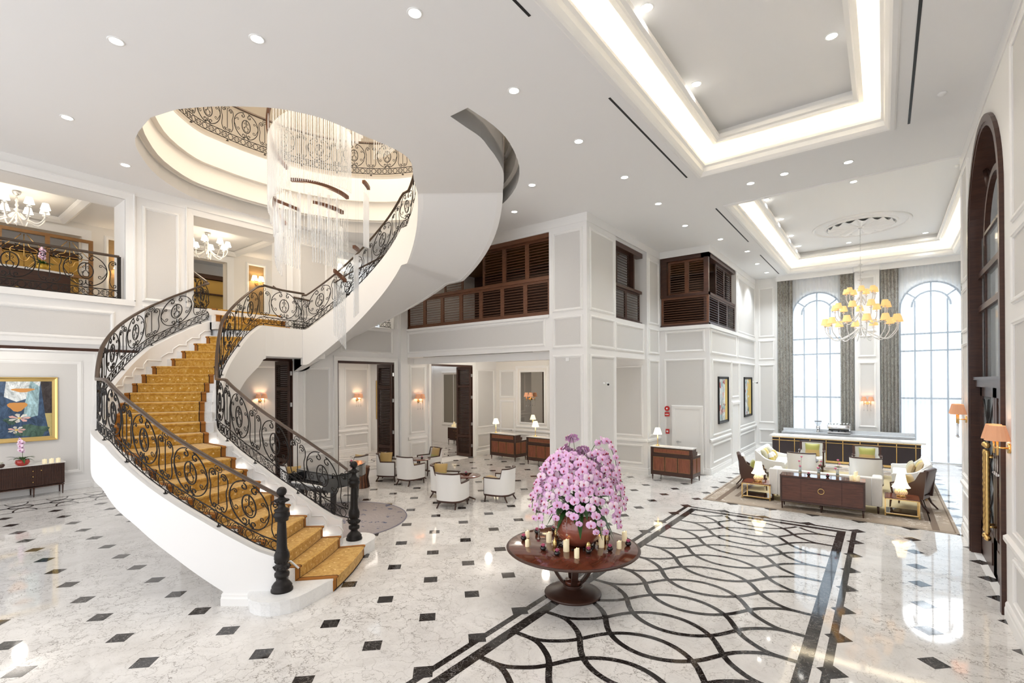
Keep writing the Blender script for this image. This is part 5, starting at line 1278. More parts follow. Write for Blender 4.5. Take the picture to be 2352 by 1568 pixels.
m = MB(); m.lathe([(.24, 0), (.22, .02), (.20, .30), (.24, .56), (.27, .60), (.27, .62), (.0001, .64)], 28); m.build('drum', 'wood_brown', t)
m = MB()
for i in range(14): a = 2 * pi * i / 14; m.tube([(.25 * cos(a), .25 * sin(a), .01), (.205 * cos(a), .205 * sin(a), .30), (.25 * cos(a), .25 * sin(a), .56)], .016, 5)
m.build('fluting', 'wood_dark', t)
# grand piano
pn = thing('grand_piano', 'glossy black grand piano behind the curved stairs on the round rug', 'piano', (-10.75, 6.35, .012), radians(4))
out = smooth_loop([(-.74, 0), (-.74, .5), (-.74, 1.1), (-.70, 1.5), (-.52, 1.72), (-.25, 1.70), (-.05, 1.48), (.12, 1.15), (.36, .85), (.66, .68), (.74, .5), (.74, 0)], 4)
m = MB(); m.prism(out, .66, .94); m.build('case', 'lacquer_black', pn)
m = MB(); m.prism([(x * 1.015, y * 1.01) for x, y in out if y > .22 or True], .955, .975); m.build('lid', 'lacquer_black', pn)
m = MB(); m.box(-.74, -.26, .60, .74, .02, .70); m.box(-.74, -.26, .70, -.66, .02, .90); m.box(.66, -.26, .70, .74, .02, .90); m.box(-.66, -.02, .70, .66, .03, .95); m.build('key_bed', 'lacquer_black', pn)
m = MB(); m.box(-.62, -.22, .70, .62, -.04, .722)
m.cur = 1
for i in range(35):
    if i % 7 not in (2, 6): m.box(-.60 + i * .0345 + .022, -.15, .722, -.60 + i * .0345 + .034, -.05, .734)
m.build('keyboard', ['white_plastic', 'black'], pn)
for x, y in ((-.62, .05), (.62, .05), (-.30, 1.45)):
    m = MB(); m.lathe([(.035, 0), (.04, .03), (.05, .08), (.05, .12), (.07, .35), (.075, .55), (.09, .66)], 14, (x, y, 0)); m.build('leg', 'lacquer_black', pn)
m = MB(); m.box(-.12, .05, .12, -.08, .09, .66); m.box(.08, .05, .12, .12, .09, .66); m.box(-.16, .0, .08, .16, .14, .16); m.build('pedal_lyre', 'lacquer_black', pn)
st = thing('piano_bench', 'low black bench in front of the piano keyboard', 'bench', (-10.7, 5.75, .012), radians(4)); rbox('seat', (.7, .34, .08), (0, 0, .46), 'brown_leather', st, .02)
for x in (-.3, .3):
    for y in (-.13, .13): m = MB(); m.box(x - .02, y - .02, 0, x + .02, y + .02, .43); m.build('leg', 'lacquer_black', st)
lotus_bowl('small pink lotus bowl standing on the closed piano lid', (-11.05, 7.55, .99), 1.2)
# round rug: mauve grey with pale scrolls and blue flowers
mr = mat('rug_mauve', (.36, .32, .32), .95); v = coords(mr)
w1 = nd(mr, 'ShaderNodeTexWave', wave_type='RINGS'); w1.inputs['Scale'].default_value = 1.5; w1.inputs['Distortion'].default_value = 9; w1.inputs['Detail'].default_value = 1.5; w1.inputs['Detail Scale'].default_value = 1.1; lk(mr, v, w1.inputs['Vector'])
ln = ramp(mr, w1.outputs['Fac'], [(.46, (0, 0, 0)), (.5, (1, 1, 1)), (.54, (0, 0, 0))]); fl = ramp(mr, noise(mr, v, 4.5, 3, .7), [(.60, (0, 0, 0)), (.64, (1, 1, 1))])
base = mixc(mr, noise(mr, v, 30, 2), (.38, .34, .34), (.44, .395, .385)); c1 = mixc(mr, ln, base, (.62, .56, .50)); setc(mr, mixc(mr, fl, c1, (.10, .12, .20)))
m = MB(); m.lathe([(1.62, 0), (1.62, .010), (.0001, .012)], 72, (-9.9, 6.3, .0035), cap=False); o = m.build('round_rug', ['rug_mauve']); tag(o, 'round mauve grey rug with pale scrolls and blue flowers under the piano', 'rug')
m = MB(); m.tube([(-9.9 + 1.61 * cos(2 * pi * i / 72), 6.3 + 1.61 * sin(2 * pi * i / 72), .012) for i in range(72)], .011, 5, closed=True); mat('rug_edge', (.22, .21, .27), .9); q = m.build('binding', 'rug_edge', o)
# ================================================================ centre table with orchids
TX, TY, TZ = -3.64, 6.21, .70
ct = thing('pedestal_table', 'large round mahogany table on a dark trumpet base under the orchids', 'table', (TX, TY, 0))
m = MB(); m.smooth = True; m.lathe([(.0001, TZ - .045), (.90, TZ - .045), (.955, TZ - .03), (.972, TZ - .012), (.96, TZ), (.93, TZ + .001)], 72, cap=False); m.build('rim', 'wood_dark', ct)
m = MB(); m.lathe([(.94, TZ - .003), (.93, TZ + .001), (.0001, TZ + .001)], 72, cap=False); m.build('tabletop', 'wood_polished', ct)
m = MB(); m.lathe([(.0001, 0), (.41, 0), (.415, .02), (.40, .035), (.30, .055), (.17, .095), (.12, .105), (.12, .115), (.145, .125), (.145, .145), (.12, .15)], 48); m.build('base', 'wood_dark', ct)
m = MB(); m.lathe([(.118, .14), (.125, .19), (.12, .20), (.0001, .21)], 32); m.build('hub', 'wood_polished', ct)
for i in range(4):
    a = YAW + pi / 2 * i + .0; m = MB()
    pts = bez([(.09, .14), (.17, .21), (.27, .38), (.35, .66)], 12); w_ = .045
    rows = [[((r_ + dr) * cos(a) - s_ * sin(a), (r_ + dr) * sin(a) + s_ * cos(a), z) for dr, s_ in ((-.025, -w_), (.025, -w_), (.025, w_), (-.025, w_))] for r_, z in pts]
    m.grid(rows, False, True); m.build('curved_leg', 'wood_dark', ct)
orch = thing('orchid_arrangement', 'huge domed arrangement of pink orchids in a copper glazed bowl on the centre table', 'flower arrangement', (TX + .03, TY + .12, TZ + .002))
BW = [(.15, 0), (.22, .03), (.31, .12), (.355, .23), (.36, .31), (.33, .40), (.285, .455), (.275, .47), (.26, .465), (.27, .44), (.30, .38), (.0001, .36)]
m = MB(); m.smooth = True; m.lathe(BW, 56, cap=False); m.build('bowl', 'copper_glaze', orch)
m = MB(); m.lathe([(.25, .43), (.275, .475), (.22, .50), (.0001, .52)], 24, cap=False); o = m.build('moss', 'moss', orch)
m = MB(); rng = random.Random(5)
def leaf(m, c, a, L, w, droop, up=.9):
    rows = []; n = 6
    for i in range(n + 1):
        t = i / n; r = L * t; z = up * L * t - droop * L * t * t; ww = w * sin(pi * min(.98, .12 + .86 * t)); x, y = c[0] + r * cos(a), c[1] + r * sin(a)
        rows.append([(x - sin(a) * ww, y + cos(a) * ww, c[2] + z + ww * .3), (x, y, c[2] + z), (x + sin(a) * ww, y - cos(a) * ww, c[2] + z + ww * .3)])
    m.smooth = True; m.grid(rows)
for i in range(60):
    a = rng.uniform(0, 2 * pi); leaf(m, (.12 * cos(a), .12 * sin(a), .46 + rng.uniform(0, .1)), a, rng.uniform(.25, .42), rng.uniform(.035, .055), rng.uniform(.5, 1.5), rng.uniform(.3, 1.5))
o = m.build('leaves', 'leaf', orch); o['kind'] = 'stuff'
def flower_mesh(mats):
    m = MB(); m.smooth = True
    def petal(a, L, w, z, c=0, cup=.12):
        rows = []; n = 5
        for i in range(n + 1):
            t = i / n; ww = w * sin(pi * (.06 + .88 * t))**.6; r = L * t
            rows.append([(cos(a) * r - sin(a) * ww, z + cup * L * (t - .5)**2 * 2 + .012 * abs(1), sin(a) * r + cos(a) * ww), (cos(a) * r, z, sin(a) * r), (cos(a) * r + sin(a) * ww, z + cup * L * (t - .5)**2 * 2 + .012, sin(a) * r - cos(a) * ww)])
        m.cur = c; m.grid(rows)
    petal(pi / 2, .052, .021, .004, 1); petal(-pi / 2 + .65, .048, .018, .004, 1); petal(-pi / 2 - .65, .048, .018, .004, 1)
    petal(.12, .058, .036, -.004, 0); petal(pi - .12, .058, .036, -.004, 0)
    m.cur = 2; m.sphere((0, -.014, -.006), .010, 6, 4); m.cur = 2; b = m.vs([(-.010, -.012, -.004), (0, -.022, -.030), (.010, -.012, -.004)]); m.face((b, b + 1, b + 2))
    m.cur = 3; m.sphere((0, -.018, .004), .0045, 5, 3)
    return m
FM = flower_mesh(None); FMESH = [FM.mesh('orchid_flower', [a, b, 'petal_heart', 'petal_gold']) for a, b in (('petal', 'petal_pale'), ('petal_pale', 'petal'), ('petal', 'petal'))]
stems = MB(); FL = []
camd = Vector((3.7, -6.3, .9)).normalized()
for i in range(44):
    a = 2 * pi * i / 44 * 1.0 + rng.uniform(-.08, .08); tier = i % 3
    R = (.66, .50, .60)[tier] * rng.uniform(.88, 1.10); Ht = (1.02, 1.32, 1.18)[tier] * rng.uniform(.92, 1.06); dz = (.62, .42, .70)[tier] * rng.uniform(.75, 1.15)
    if i in (3, 17): Ht = 1.52; R = .55; dz = .5
    P = [Vector((0, 0, .45)), Vector((.06 * cos(a), .06 * sin(a), Ht * .62)), Vector((R * .42 * cos(a), R * .42 * sin(a), Ht * .95)), Vector((R * .76 * cos(a), R * .76 * sin(a), Ht)), Vector((R * .97 * cos(a), R * .93 * sin(a), Ht - dz * .45)), Vector((R * 1.05 * cos(a), R * 1.05 * sin(a), Ht - dz))]
    Q = []
    for j in range(5):
        p0, p1, p2, p3 = P[max(0, j - 1)], P[j], P[j + 1], P[min(5, j + 2)]
        for q in range(6): t_ = q / 6; Q.append(.5 * (2 * p1 + (p2 - p0) * t_ + (2 * p0 - 5 * p1 + 4 * p2 - p3) * t_ * t_ + (3 * p1 - p0 - 3 * p2 + p3) * t_**3))
    Q.append(P[5]); stems.tube(Q, .0045, 4)
    nf = 10
    for j in range(nf):
        t_ = .42 + .58 * (j + .5) / nf; k_ = t_ * (len(Q) - 1); k0 = min(int(k_), len(Q) - 2); p = Q[k0].lerp(Q[k0 + 1], k_ - k0)
        rad_ = Vector((cos(a), sin(a), 0)); side = Vector((-sin(a), cos(a), 0)) * (1 if j % 2 else -1)
        d = (rad_ * .75 + side * .28 + Vector((0, 0, .12 + .3 * (1 - t_))) + camd * .45).normalized(); pos = p + d * .035 + side * .028
        yv = -d; zv = (Vector((0, 0, 1)) - yv * yv.z).normalized(); xv = yv.cross(zv); s = rng.uniform(1.02, 1.28) * (1 - .25 * (t_ > .93))
        M = Matrix(((xv.x, yv.x, zv.x, pos.x), (xv.y, yv.y, zv.y, pos.y), (xv.z, yv.z, zv.z, pos.z), (0, 0, 0, 1))) @ Matrix.Rotation(rng.uniform(-.25, .25), 4, 'Y') @ Matrix.Scale(s, 4)
        FL.append((-(pos.dot(camd)) - (.0), M, rng.choice((0, 0, 1, 2))))
stems.build('stems', 'stem', orch)['kind'] = 'stuff'
FL.sort(key=lambda q: q[0])
for d, M, k_ in FL[:100]:
    o = bpy.data.objects.new('orchid_flower', FMESH[k_]); COL.objects.link(o); o.parent = orch; o.matrix_local = M
rest = [MB(), MB(), MB()]
big_ = MB(); big_.smooth = True
for d, M, k_ in FL[100:]:
    b = len(big_.v); big_.v += [tuple(M @ Vector(p)) for p in FM.v]; big_.f += [tuple(b + i for i in f) for f in FM.f]; mm = {0: 0, 1: 1, 2: 2, 3: 3} if k_ != 1 else {0: 1, 1: 0, 2: 2, 3: 3}; big_.mi += [mm[x] for x in FM.mi]; big_.sm += FM.sm
me = big_.mesh('orchid_flowers', ['petal', 'petal_pale', 'petal_heart', 'petal_gold']); o = bpy.data.objects.new('orchid_flowers', me); COL.objects.link(o); o.parent = orch; o['kind'] = 'stuff'
for i, (x, y, z0, z1) in enumerate(((-.60, -.12, 1.0, .12), (-.56, -.2, .95, .42), (-.40, -.36, .9, .38), (-.36, -.38, .8, .36), (-.22, -.42, .80, .26), (-.04, -.46, 1.25, .40), (.10, -.46, 1.15, .36), (.34, -.42, .66, -.0 + .02), (.60, -.0, .95, .3), (.66, .14, .8, .22), (.62, .3, .9, .3))):
    m = MB(); n = int((z0 - z1) / .018); p = (x * cos(YAW) - y * sin(YAW), x * sin(YAW) + y * cos(YAW))
    for j in range(n): m.sphere((p[0], p[1], z1 + .02 + j * .018), .0065, 5, 3)
    m.sphere((p[0], p[1], z1), .016, 8, 5); m.build('bead_strand', 'crystal', orch)
m = MB(); 
for i in range(70):
    a = rng.uniform(0, 2 * pi); r = rng.uniform(.24, .38); m.sphere((TX + .03 + r * cos(a), TY + .12 + r * sin(a), TZ + .016), rng.uniform(.012, .022), 6, 4, .6)
o = m.build('pebbles', 'pebble'); tag(o, 'ring of glossy black pebbles around the copper bowl', 'pebbles', kind='stuff')
def candle(label, loc, h, r, group, lit=True):
    t = thing('candle', label, 'candle', loc, 0, group); m = MB(); m.smooth = True
    rows = [[(rr * cos(2 * pi * k / 16), rr * sin(2 * pi * k / 16), z + (.012 * cos(2 * pi * k / 16) if z > .01 else 0)) for k in range(16)] for z, rr in ((0, r), (h, r), (h, r * .85), (h - .02, r * .7), (h - .022, .0005))]
    m.grid(rows, False, True); m.build('wax', 'wax', t)
    m = MB(); m.lathe([(.0001, h - .02), (.005, h - .008), (.0025, h + .008), (.0001, h + .016)], 8); m.build('flame', 'flame', t); return t
CN = [((-4.39, 6.12), .085, .030, 'the leftmost back one'), ((-4.15, 5.78), .085, .028, 'at the left front edge'), ((-4.00, 6.13), .13, .038, 'tall, left of the bowl'), ((-3.59, 5.95), .14, .040, 'tallest, in front of the bowl'), ((-3.34, 5.81), .11, .032, 'nearest the camera'), ((-3.27, 6.40), .14, .038, 'tall, right of the bowl'), ((-3.04, 6.50), .09, .031, 'at the right front'), ((-3.12, 6.86), .12, .034, 'at the far right'), ((-3.42, 6.85), .10, .034, 'short, behind the right side of the bowl'), ((-3.62, 7.02), .16, .036, 'tall, behind the bowl at right'), ((-4.10, 6.53), .12, .034, 'half hidden behind the bowl at left')]
for p, h, r, l in CN: candle('cream pillar candle on the centre table, ' + l, (*p, TZ + .001), h * 1.15, r * 1.1, 'pillar candles on the centre table')
LB = [((1228, 1220), (-4.37, 6.36), 'back left'), (0, (-4.36, 5.98), 'far left edge'), (0, (-3.87, 5.78), 'left front'), (0, (-4.22, 6.62), 'behind at left, beside the bowl'), (0, (-3.60, 5.72), 'front, left of the nearest candle'), (0, (-3.29, 6.05), 'front, below the bowl at right'), (0, (-3.10, 6.33), 'right front'), (0, (-3.45, 6.98), 'back right'), (0, (-2.98, 6.68), 'far right edge')]
for _, p, l in LB: lotus_bowl('black glass bowl with pink lotus on the centre table, ' + l, (*p, TZ + .001), 1.15, 'lotus bowls on the centre table')
for p, l in (((-3.80, 5.98), 'left of the front candles'), ((-3.36, 6.17), 'right of the bowl front'), ((-4.05, 6.42), 'behind the tall left candle'), ((-3.30, 6.62), 'behind the tall right candle')):
    t = thing('gold_lantern', 'small pierced gold lantern on the centre table, ' + l, 'lantern', (*p, TZ + .001), 0, 'gold lanterns on the centre table')
    m = MB(); m.smooth = True; m.lathe([(.026, 0), (.034, .01), (.036, .05), (.032, .085), (.018, .115), (.006, .13), (.004, .15), (.0001, .155)], 18, cap=False); m.build('shell', 'gold', t)
    m = MB()
    for zz in (.025, .05, .075):
        for j in range(9): a = 2 * pi * (j + (zz == .05) * .5) / 9; m.sphere((.034 * cos(a), .034 * sin(a), zz), .006, 6, 4)
    m.build('piercing', 'black', t)
# ================================================================ reception desks and lamps
def desk(label, loc, rz=0):
    t = thing('reception_desk', label, 'desk', loc, rz, 'inlaid reception desks')
    W, D, D2 = 1.30, .34, .70
    m = MB(); m.box(0, 0, .16, W, D2, .22); m.box(0, 0, .22, W, D2, .80); m.box(.0, .0, .80, W, D, 1.03); m.box(-.015, -.015, .78, W + .015, D + .05, .82)
    m.prism([(0, D), (0, D)] * 0 or [(.0, D), (.02, D), (.02, D + .1), (.0, D + .1)], .80, .93); m.prism([(W - .02, D), (W, D), (W, D + .1), (W - .02, D + .1)], .80, .93)
    for x in (0, W): m.tube([(x, 0, .16), (x, 0, 1.03)], .022, 8)
    m.build('carcass', 'wood_dark', t)
    m = MB(); m.box(-.025, -.03, 1.03, W + .025, D + .02, 1.06); m.build('marble_top', 'marble_top', t); m = MB(); m.box(.0, D + .02, .80, W + .01, D2 + .015, .825); m.build('writing_top', 'marble_top', t)
    for x0, x1, z0, z1 in ((.06, .43, .29, .73), (.46, .84, .29, .73), (.87, 1.24, .29, .73), (.09, 1.21, .86, .99)):
        m = MB(); m.cur = 0; m.box(x0, -.008, z0, x1, .0, z1); m.cur = 1
        for a in ((x0, z0, x1, z0 + .012), (x0, z1 - .012, x1, z1), (x0, z0, x0 + .012, z1), (x1 - .012, z0, x1, z1)): m.box(a[0], -.012, a[1], a[2], -.006, a[3])
        m.build('inlaid_panel', ['wood_red', 'wood_gold'], t)
    for y0, y1 in ((.04, .33), (.37, .66)):
        m = MB(); m.box(W, y0, .29, W + .008, y1, .73); m.cur = 1
        for a in ((y0, .29, y1, .302), (y0, .718, y1, .73), (y0, .29, y0 + .012, .73), (y1 - .012, .29, y1, .73)): m.box(W + .006, a[0], a[1], W + .012, a[2], a[3])
        m.build('inlaid_panel', ['wood_red', 'wood_gold'], t)
    for x in (.03, W - .03):
        for y in (.03, D2 - .03): m = MB(); m.lathe([(.012, 0), (.018, .02), (.014, .03), (.024, .11), (.03, .12), (.02, .14), (.03, .165)], 10, (x, y, 0)); m.build('leg', 'wood_dark', t)
    return t
dk = desk('inlaid wooden reception desk with marble top, left one in the recess', (-12.68, 15.15, 0), radians(-3))
dup(dk, (-10.72, 14.95, 0), radians(-3), 'inlaid wooden reception desk with marble top, half behind the white column'); dup(dk, (-5.90, 15.02, 0), radians(-3), 'inlaid wooden reception desk with marble top before the white service door')
def table_lamp(label, loc):
    t = thing('table_lamp', label, 'table lamp', loc, 0, 'brass lamps on the reception desks')
    m = MB(); m.lathe([(.06, 0), (.06, .012), (.02, .03), (.012, .05), (.011, .40)], 16); m.build('base', 'brass', t)
    m = MB(); m.smooth = True; frustum(m, (0, 0, .36), .135, .075, .20, 24); m.build('lamp_shade', 'shade_white', t)
    add_light('table_lamp_bulb', 'POINT', (loc[0], loc[1], loc[2] + .45), 2.2, (1, .80, .52), .04); return t
table_lamp('brass table lamp with glowing cream shade on the left reception desk', (-12.50, 15.28, 1.06)); table_lamp('brass table lamp with glowing cream shade on the desk beside the column', (-10.42, 15.08, 1.06)); table_lamp('brass table lamp with glowing cream shade on the desk by the service door', (-5.74, 15.15, 1.06))
# ================================================================ right lounge
mr = mat('rug_taupe', (.36, .30, .24), .95); v = coords(mr); p1 = ramp(mr, noise(mr, v, 1.1, 5, .72, .8), [(.53, (0, 0, 0)), (.56, (1, 1, 1))]); p2 = ramp(mr, noise(mr, v, 7, 5, .75, .6), [(.5, (0, 0, 0)), (.53, (1, 1, 1))])
b_ = mixc(mr, noise(mr, v, 14, 3), (.345, .285, .225), (.40, .335, .27)); setc(mr, mixc(mr, mixc(mr, 1.0, p1, p2, 'MULTIPLY'), b_, (.62, .56, .50)))
mat('rug_band', (.19, .14, .105), .95); mat('rug_gold', (.50, .41, .24), .95)
CX0, CX1, CY0, CY1 = -3.80, 1.20, 13.18, 20.7
ru_ = thing('area_rug', 'large taupe area rug with dark borders and pale blossoms under the lounge', 'rug', (0, 0, 0))
m = MB(); m.box(CX0, CY0, .0035, CX1, CY1, .014); m.build('field', 'rug_taupe', ru_)
m = MB()
for i, (a, b) in enumerate(((.05, .075), (.30, .42))):
    z = .0155
    for q in ((CX0 + a, CY0 + .05, CX0 + b, CY1 - a), (CX1 - b, CY0 + .05, CX1 - a, CY1 - a), (CX0 + a, CY1 - b, CX1 - a, CY1 - a)): m.box(q[0], q[1], .013, q[2], q[3], z)
m.box(CX0 + .05, CY0 + .06, .013, CX1 - .05, CY0 + .08, .0155); m.box(-3.2, 14.0, .013, -3.1, 20.0, .0155); m.box(.70, 14.0, .013, .80, 20.0, .0155)
m.build('border', 'rug_band', ru_)
m = MB(); m.box(-3.05, 14.1, .014, .65, 19.9, .0158); m.build('inner_field', 'rug_gold', ru_)
# credenza
cr = thing('credenza', 'dark credenza with sunburst veneer doors and a brass ring, nearest piece of the lounge', 'credenza', (-2.0, 13.36, .015), radians(1.5))
m = MB(); m.box(-.02, 0, .17, 1.66, .44, .21); m.box(-.02, -.01, .76, 1.66, .44, .80); m.box(-.02, 0, .21, .015, .44, .76); m.box(1.625, 0, .21, 1.66, .44, .76); m.box(.015, .02, .21, 1.625, .43, .76); m.build('carcass', 'wood_dark', cr)
m = MB(); m.box(-.025, -.015, .80, 1.665, .445, .812); m.build('top', 'wood_polished', cr)
for i in range(4): 
    m = MB(); m.box(.02 + .4025 * i, .004, .215, .417 + .4025 * i, .02, .755); m.build('door', 'sunburst', cr)
m = MB(); m.tube([(.8225 + .062 * cos(2 * pi * i / 28), -.004, .50 + .062 * sin(2 * pi * i / 28)) for i in range(28)], .009, 6, closed=True); m.build('ring_handle', 'brass', cr)
for x in (.02, .82, 1.62):
    for y in (.04, .40): m = MB(); m.tube([(x, y, .18), (x, y, 0)], [.026, .012], 8); m.build('leg', 'wood_dark', cr)
# sofa with its back to the camera
def legs(t, pts, h, mt='wood_dark', r=(.03, .018)):
    for x, y in pts: m = MB(); m.tube([(x, y, h), (x, y, 0)], r, 6); m.build('leg', mt, t)
sf = thing('sofa', 'long cream sofa seen from behind over the credenza', 'sofa', (-2.38, 14.02, .015), 0)
rbox('back', (2.34, .18, .66), (1.17, .10, .50), 'cream_fabric', sf, .03); rbox('arm', (.20, .80, .62), (.10, .42, .48), 'cream_fabric', sf, .04); rbox('arm', (.20, .80, .62), (2.24, .42, .48), 'cream_fabric', sf, .04)
rbox('seat', (1.95, .68, .26), (1.17, .50, .34), 'cream_fabric', sf, .05); legs(sf, ((.08, .08), (2.26, .08), (.08, .78), (2.26, .78)), .19)
m = MB()
for x in (.20, 2.14): m.tube([(x, .005, .2), (x, .005, .82)], .006, 4)
m.build('piping', 'white_fabric', sf)
# side sofas facing each other
def side_sofa(label, loc, rz):
    t = thing('sofa', label, 'sofa', loc, rz, 'pair of white side sofas')
    rbox('seat', (1.75, .62, .22), (0, .12, .32), 'white_fabric', t, .05); rbox('back', (1.95, .16, .58), (0, -.28, .56), 'white_fabric', t, .06, rot=(.2, 0, 0))
    for s in (-1, 1):
        m = MB(); pr = bez([(-.36, .84), (-.22, .72), (-.05, .58), (.20, .53), (.42, .52)], 9); pl = [(y, z) for y, z in pr] + [(.46, .50), (.46, .16), (-.34, .16)]
        x0, x1 = s * .96 - .07, s * .96 + .07; n = len(pl); b = m.vs([(x0, y, z) for y, z in pl] + [(x1, y, z) for y, z in pl]); m.face([b + i for i in range(n)]); m.face([b + n + i for i in range(n)][::-1])
        for i in range(n): m.face((b + i, b + (i + 1) % n, b + n + (i + 1) % n, b + n + i))
        m.build('arm', 'white_fabric', t)
    legs(t, ((-.92, -.3), (.92, -.3), (-.92, .38), (.92, .38)), .18); return t
side_sofa('white sofa on the left of the lounge, facing right, under six cushions', (-2.98, 18.4, .015), radians(-90)); side_sofa('white sofa on the right of the lounge, facing left, under six cushions', (.62, 18.1, .015), radians(90))
for i, (y, z, dx, mt, l) in enumerate(((17.85, .46, 0, 'cushion_sage', 'sage green, nearest the camera'), (18.22, .46, 0, 'cushion_yellow', 'yellow, second'), (18.62, .46, 0, 'cushion_sage', 'sage green, third'), (17.98, .44, .16, 'cream_fabric', 'cream, small, in front'), (18.36, .44, .16, 'cream_fabric', 'cream, small, in front at the middle'), (18.85, .44, .12, 'cushion_yellow', 'yellow, at the far end'))):
    cushion('cushion on the left white sofa, ' + l, (-3.08 + dx, y, z), radians(-90), .35, mt, .40 if dx == 0 else .30, .40 if dx == 0 else .30, 'cushions on the left sofa', mt2='cushion_yellow' if mt == 'cream_fabric' else None)
for i, (y, z, dx, mt, l) in enumerate(((17.62, .46, 0, 'cushion_tan', 'tan, nearest the camera'), (17.98, .46, 0, 'cushion_yellow', 'yellow, second'), (18.35, .46, 0, 'cushion_sage', 'sage green, third'), (17.72, .44, -.18, 'cushion_tan', 'tan, in front near'), (18.08, .44, -.18, 'cushion_sage', 'sage, in front middle'), (18.42, .44, -.18, 'cushion_sage', 'sage, in front far'))):
    cushion('cushion on the right white sofa, ' + l, (.72 + dx, y, z), radians(90), .35, mt, .38 if dx == 0 else .32, .38 if dx == 0 else .32, 'cushions on the right sofa')
g_ = 'white tub armchairs of the lounge'
for x, y, d, l in ((-2.0, 19.75, 183, 'white tub armchair facing the camera before the bar, left one'), (-.45, 19.45, 183, 'white tub armchair facing the camera before the bar, right one'), (-1.98, 17.1, 0, 'white tub armchair seen from behind beyond the cream sofa, left one'), (-.42, 17.0, 0, 'white tub armchair seen from behind beyond the cream sofa, right one')):
    c = chair_at(x, y, d, l, g_); c.location.z = .015; c.scale = (1.12, 1.12, 1.08)
cushion('green cushion with tan base on the left chair facing the camera', (-2.0, 19.85, .47), 0, -.15, 'cushion_green', .44, .44, 'cushions on the chairs before the bar', mt2='cushion_gold', split=.45)
cushion('green cushion with tan base on the right chair facing the camera', (-.45, 19.55, .47), 0, -.15, 'cushion_green', .44, .44, 'cushions on the chairs before the bar', mt2='cushion_gold', split=.45)
# brown wing chairs
def wing(label, loc, rz):
    t = thing('wing_armchair', label, 'armchair', loc, rz, 'pair of brown armchairs')
    rbox('back', (.62, .10, .62), (0, -.34, .68), 'brown_leather', t, .03, rot=(.22, 0, 0)); rbox('back_cushion', (.54, .10, .52), (0, -.25, .70), 'white_fabric', t, .04, rot=(.22, 0, 0))
    rbox('seat', (.56, .58, .14), (0, .02, .40), 'white_fabric', t, .04); rbox('seat_frame', (.62, .62, .10), (0, 0, .30), 'brown_leather', t, .02)
    for s in (-1, 1):
        m = MB(); pl = [(-.36, .30), (-.42, .96), (-.30, .93), (-.20, .72), (-.02, .60), (.02, .30)]; x0, x1 = s * .33 - .025, s * .33 + .025; n = len(pl); b = m.vs([(x0, y, z) for y, z in pl] + [(x1, y, z) for y, z in pl]); m.face([b + i for i in range(n)]); m.face([b + n + i for i in range(n)][::-1])
        for i in range(n): m.face((b + i, b + (i + 1) % n, b + n + (i + 1) % n, b + n + i))
        m.build('wing', 'brown_leather', t)
        m = MB(); m.tube([(s * .33, -.02, .60), (s * .35, .14, .64), (s * .35, .27, .60), (s * .34, .26, .50), (s * .33, .24, .36), (s * .33, .27, .26)], .022, 7); m.build('arm', 'wood_dark', t)
    for sx in (-1, 1):
        m = MB(); m.tube([(sx * .28, -.28, .28), (sx * .29, -.34, .14), (sx * .31, -.46, 0)], [.03, .024, .016], 6); m.build('leg', 'wood_dark', t)
        m = MB(); m.tube([(sx * .29, .26, .28), (sx * .29, .29, .14), (sx * .29, .30, 0)], [.03, .022, .016], 6); m.build('leg', 'wood_dark', t)
    return t
wing('brown and white armchair behind the left lamp, facing right', (-3.0, 15.45, .015), radians(-75)); wing('brown and white armchair behind the right lamp, facing left', (.48, 15.25, .015), radians(72))
cushion('green cushion on the brown armchair at left', (-3.05, 15.5, .47), radians(-75), -.1, 'cushion_green', .34, .34); cushion('round olive cushion on the brown armchair at right', (.52, 15.28, .47), radians(72), -.2, 'cushion_gold', .34, .34)
def end_table(label, loc, w=.66, d=.62, h=.40):
    t = thing('end_table', label, 'side table', loc, 0, 'brass framed end tables')
    m = MB(); r = .011
    for x in (0, w):
        for y in (0, d): m.box(x - r, y - r, 0, x + r, y + r, h)
    for z in (.05, h - .02):
        m.box(0, -r, z, w, r, z + .02); m.box(0, d - r, z, w, d + r, z + .02); m.box(-r, 0, z, r, d, z + .02); m.box(w - r, 0, z, w + r, d, z + .02)
    m.build('frame', 'brass', t); m = MB(); m.box(-.01, -.01, h, w + .01, d + .01, h + .018); m.build('top', 'wood_polished', t); m = MB(); m.box(.01, .01, .062, w - .01, d - .01, .075); m.build('shelf', 'mirror', t); return t
end_table('brass framed end table under the left ceramic lamp', (-3.0, 13.95, .015)); end_table('brass framed end table under the right ceramic lamp', (-.02 + .03, 14.02, .015), .60); end_table('brass framed end table beyond the brown armchair at right', (.45, 16.35, .015), .4, .4); end_table('brass framed end table beyond the brown armchair at left', (-3.35, 16.6, .015), .35, .35)
def ceramic_lamp(label, loc):
    t = thing('table_lamp', label, 'table lamp', loc, 0, 'ceramic lamps of the lounge'); m = MB(); m.lathe([(.09, 0), (.09, .02), (.06, .03)], 20); m.build('foot', 'brass', t)
    m = MB(); m.smooth = True; m.lathe([(.07, .03), (.115, .06), (.125, .10), (.10, .16), (.05, .19), (.045, .22)], 24, cap=False); m.build('base', 'ceramic', t)
    m = MB(); m.smooth = True; m.lathe([(.175, .21), (.135, .27), (.105, .35), (.09, .44), (.075, .52)], 28, cap=False); m.build('lamp_shade', 'shade_white', t)
    add_light('table_lamp_bulb', 'POINT', (loc[0], loc[1], loc[2] + .33), 2.5, (1, .78, .48), .04); return t
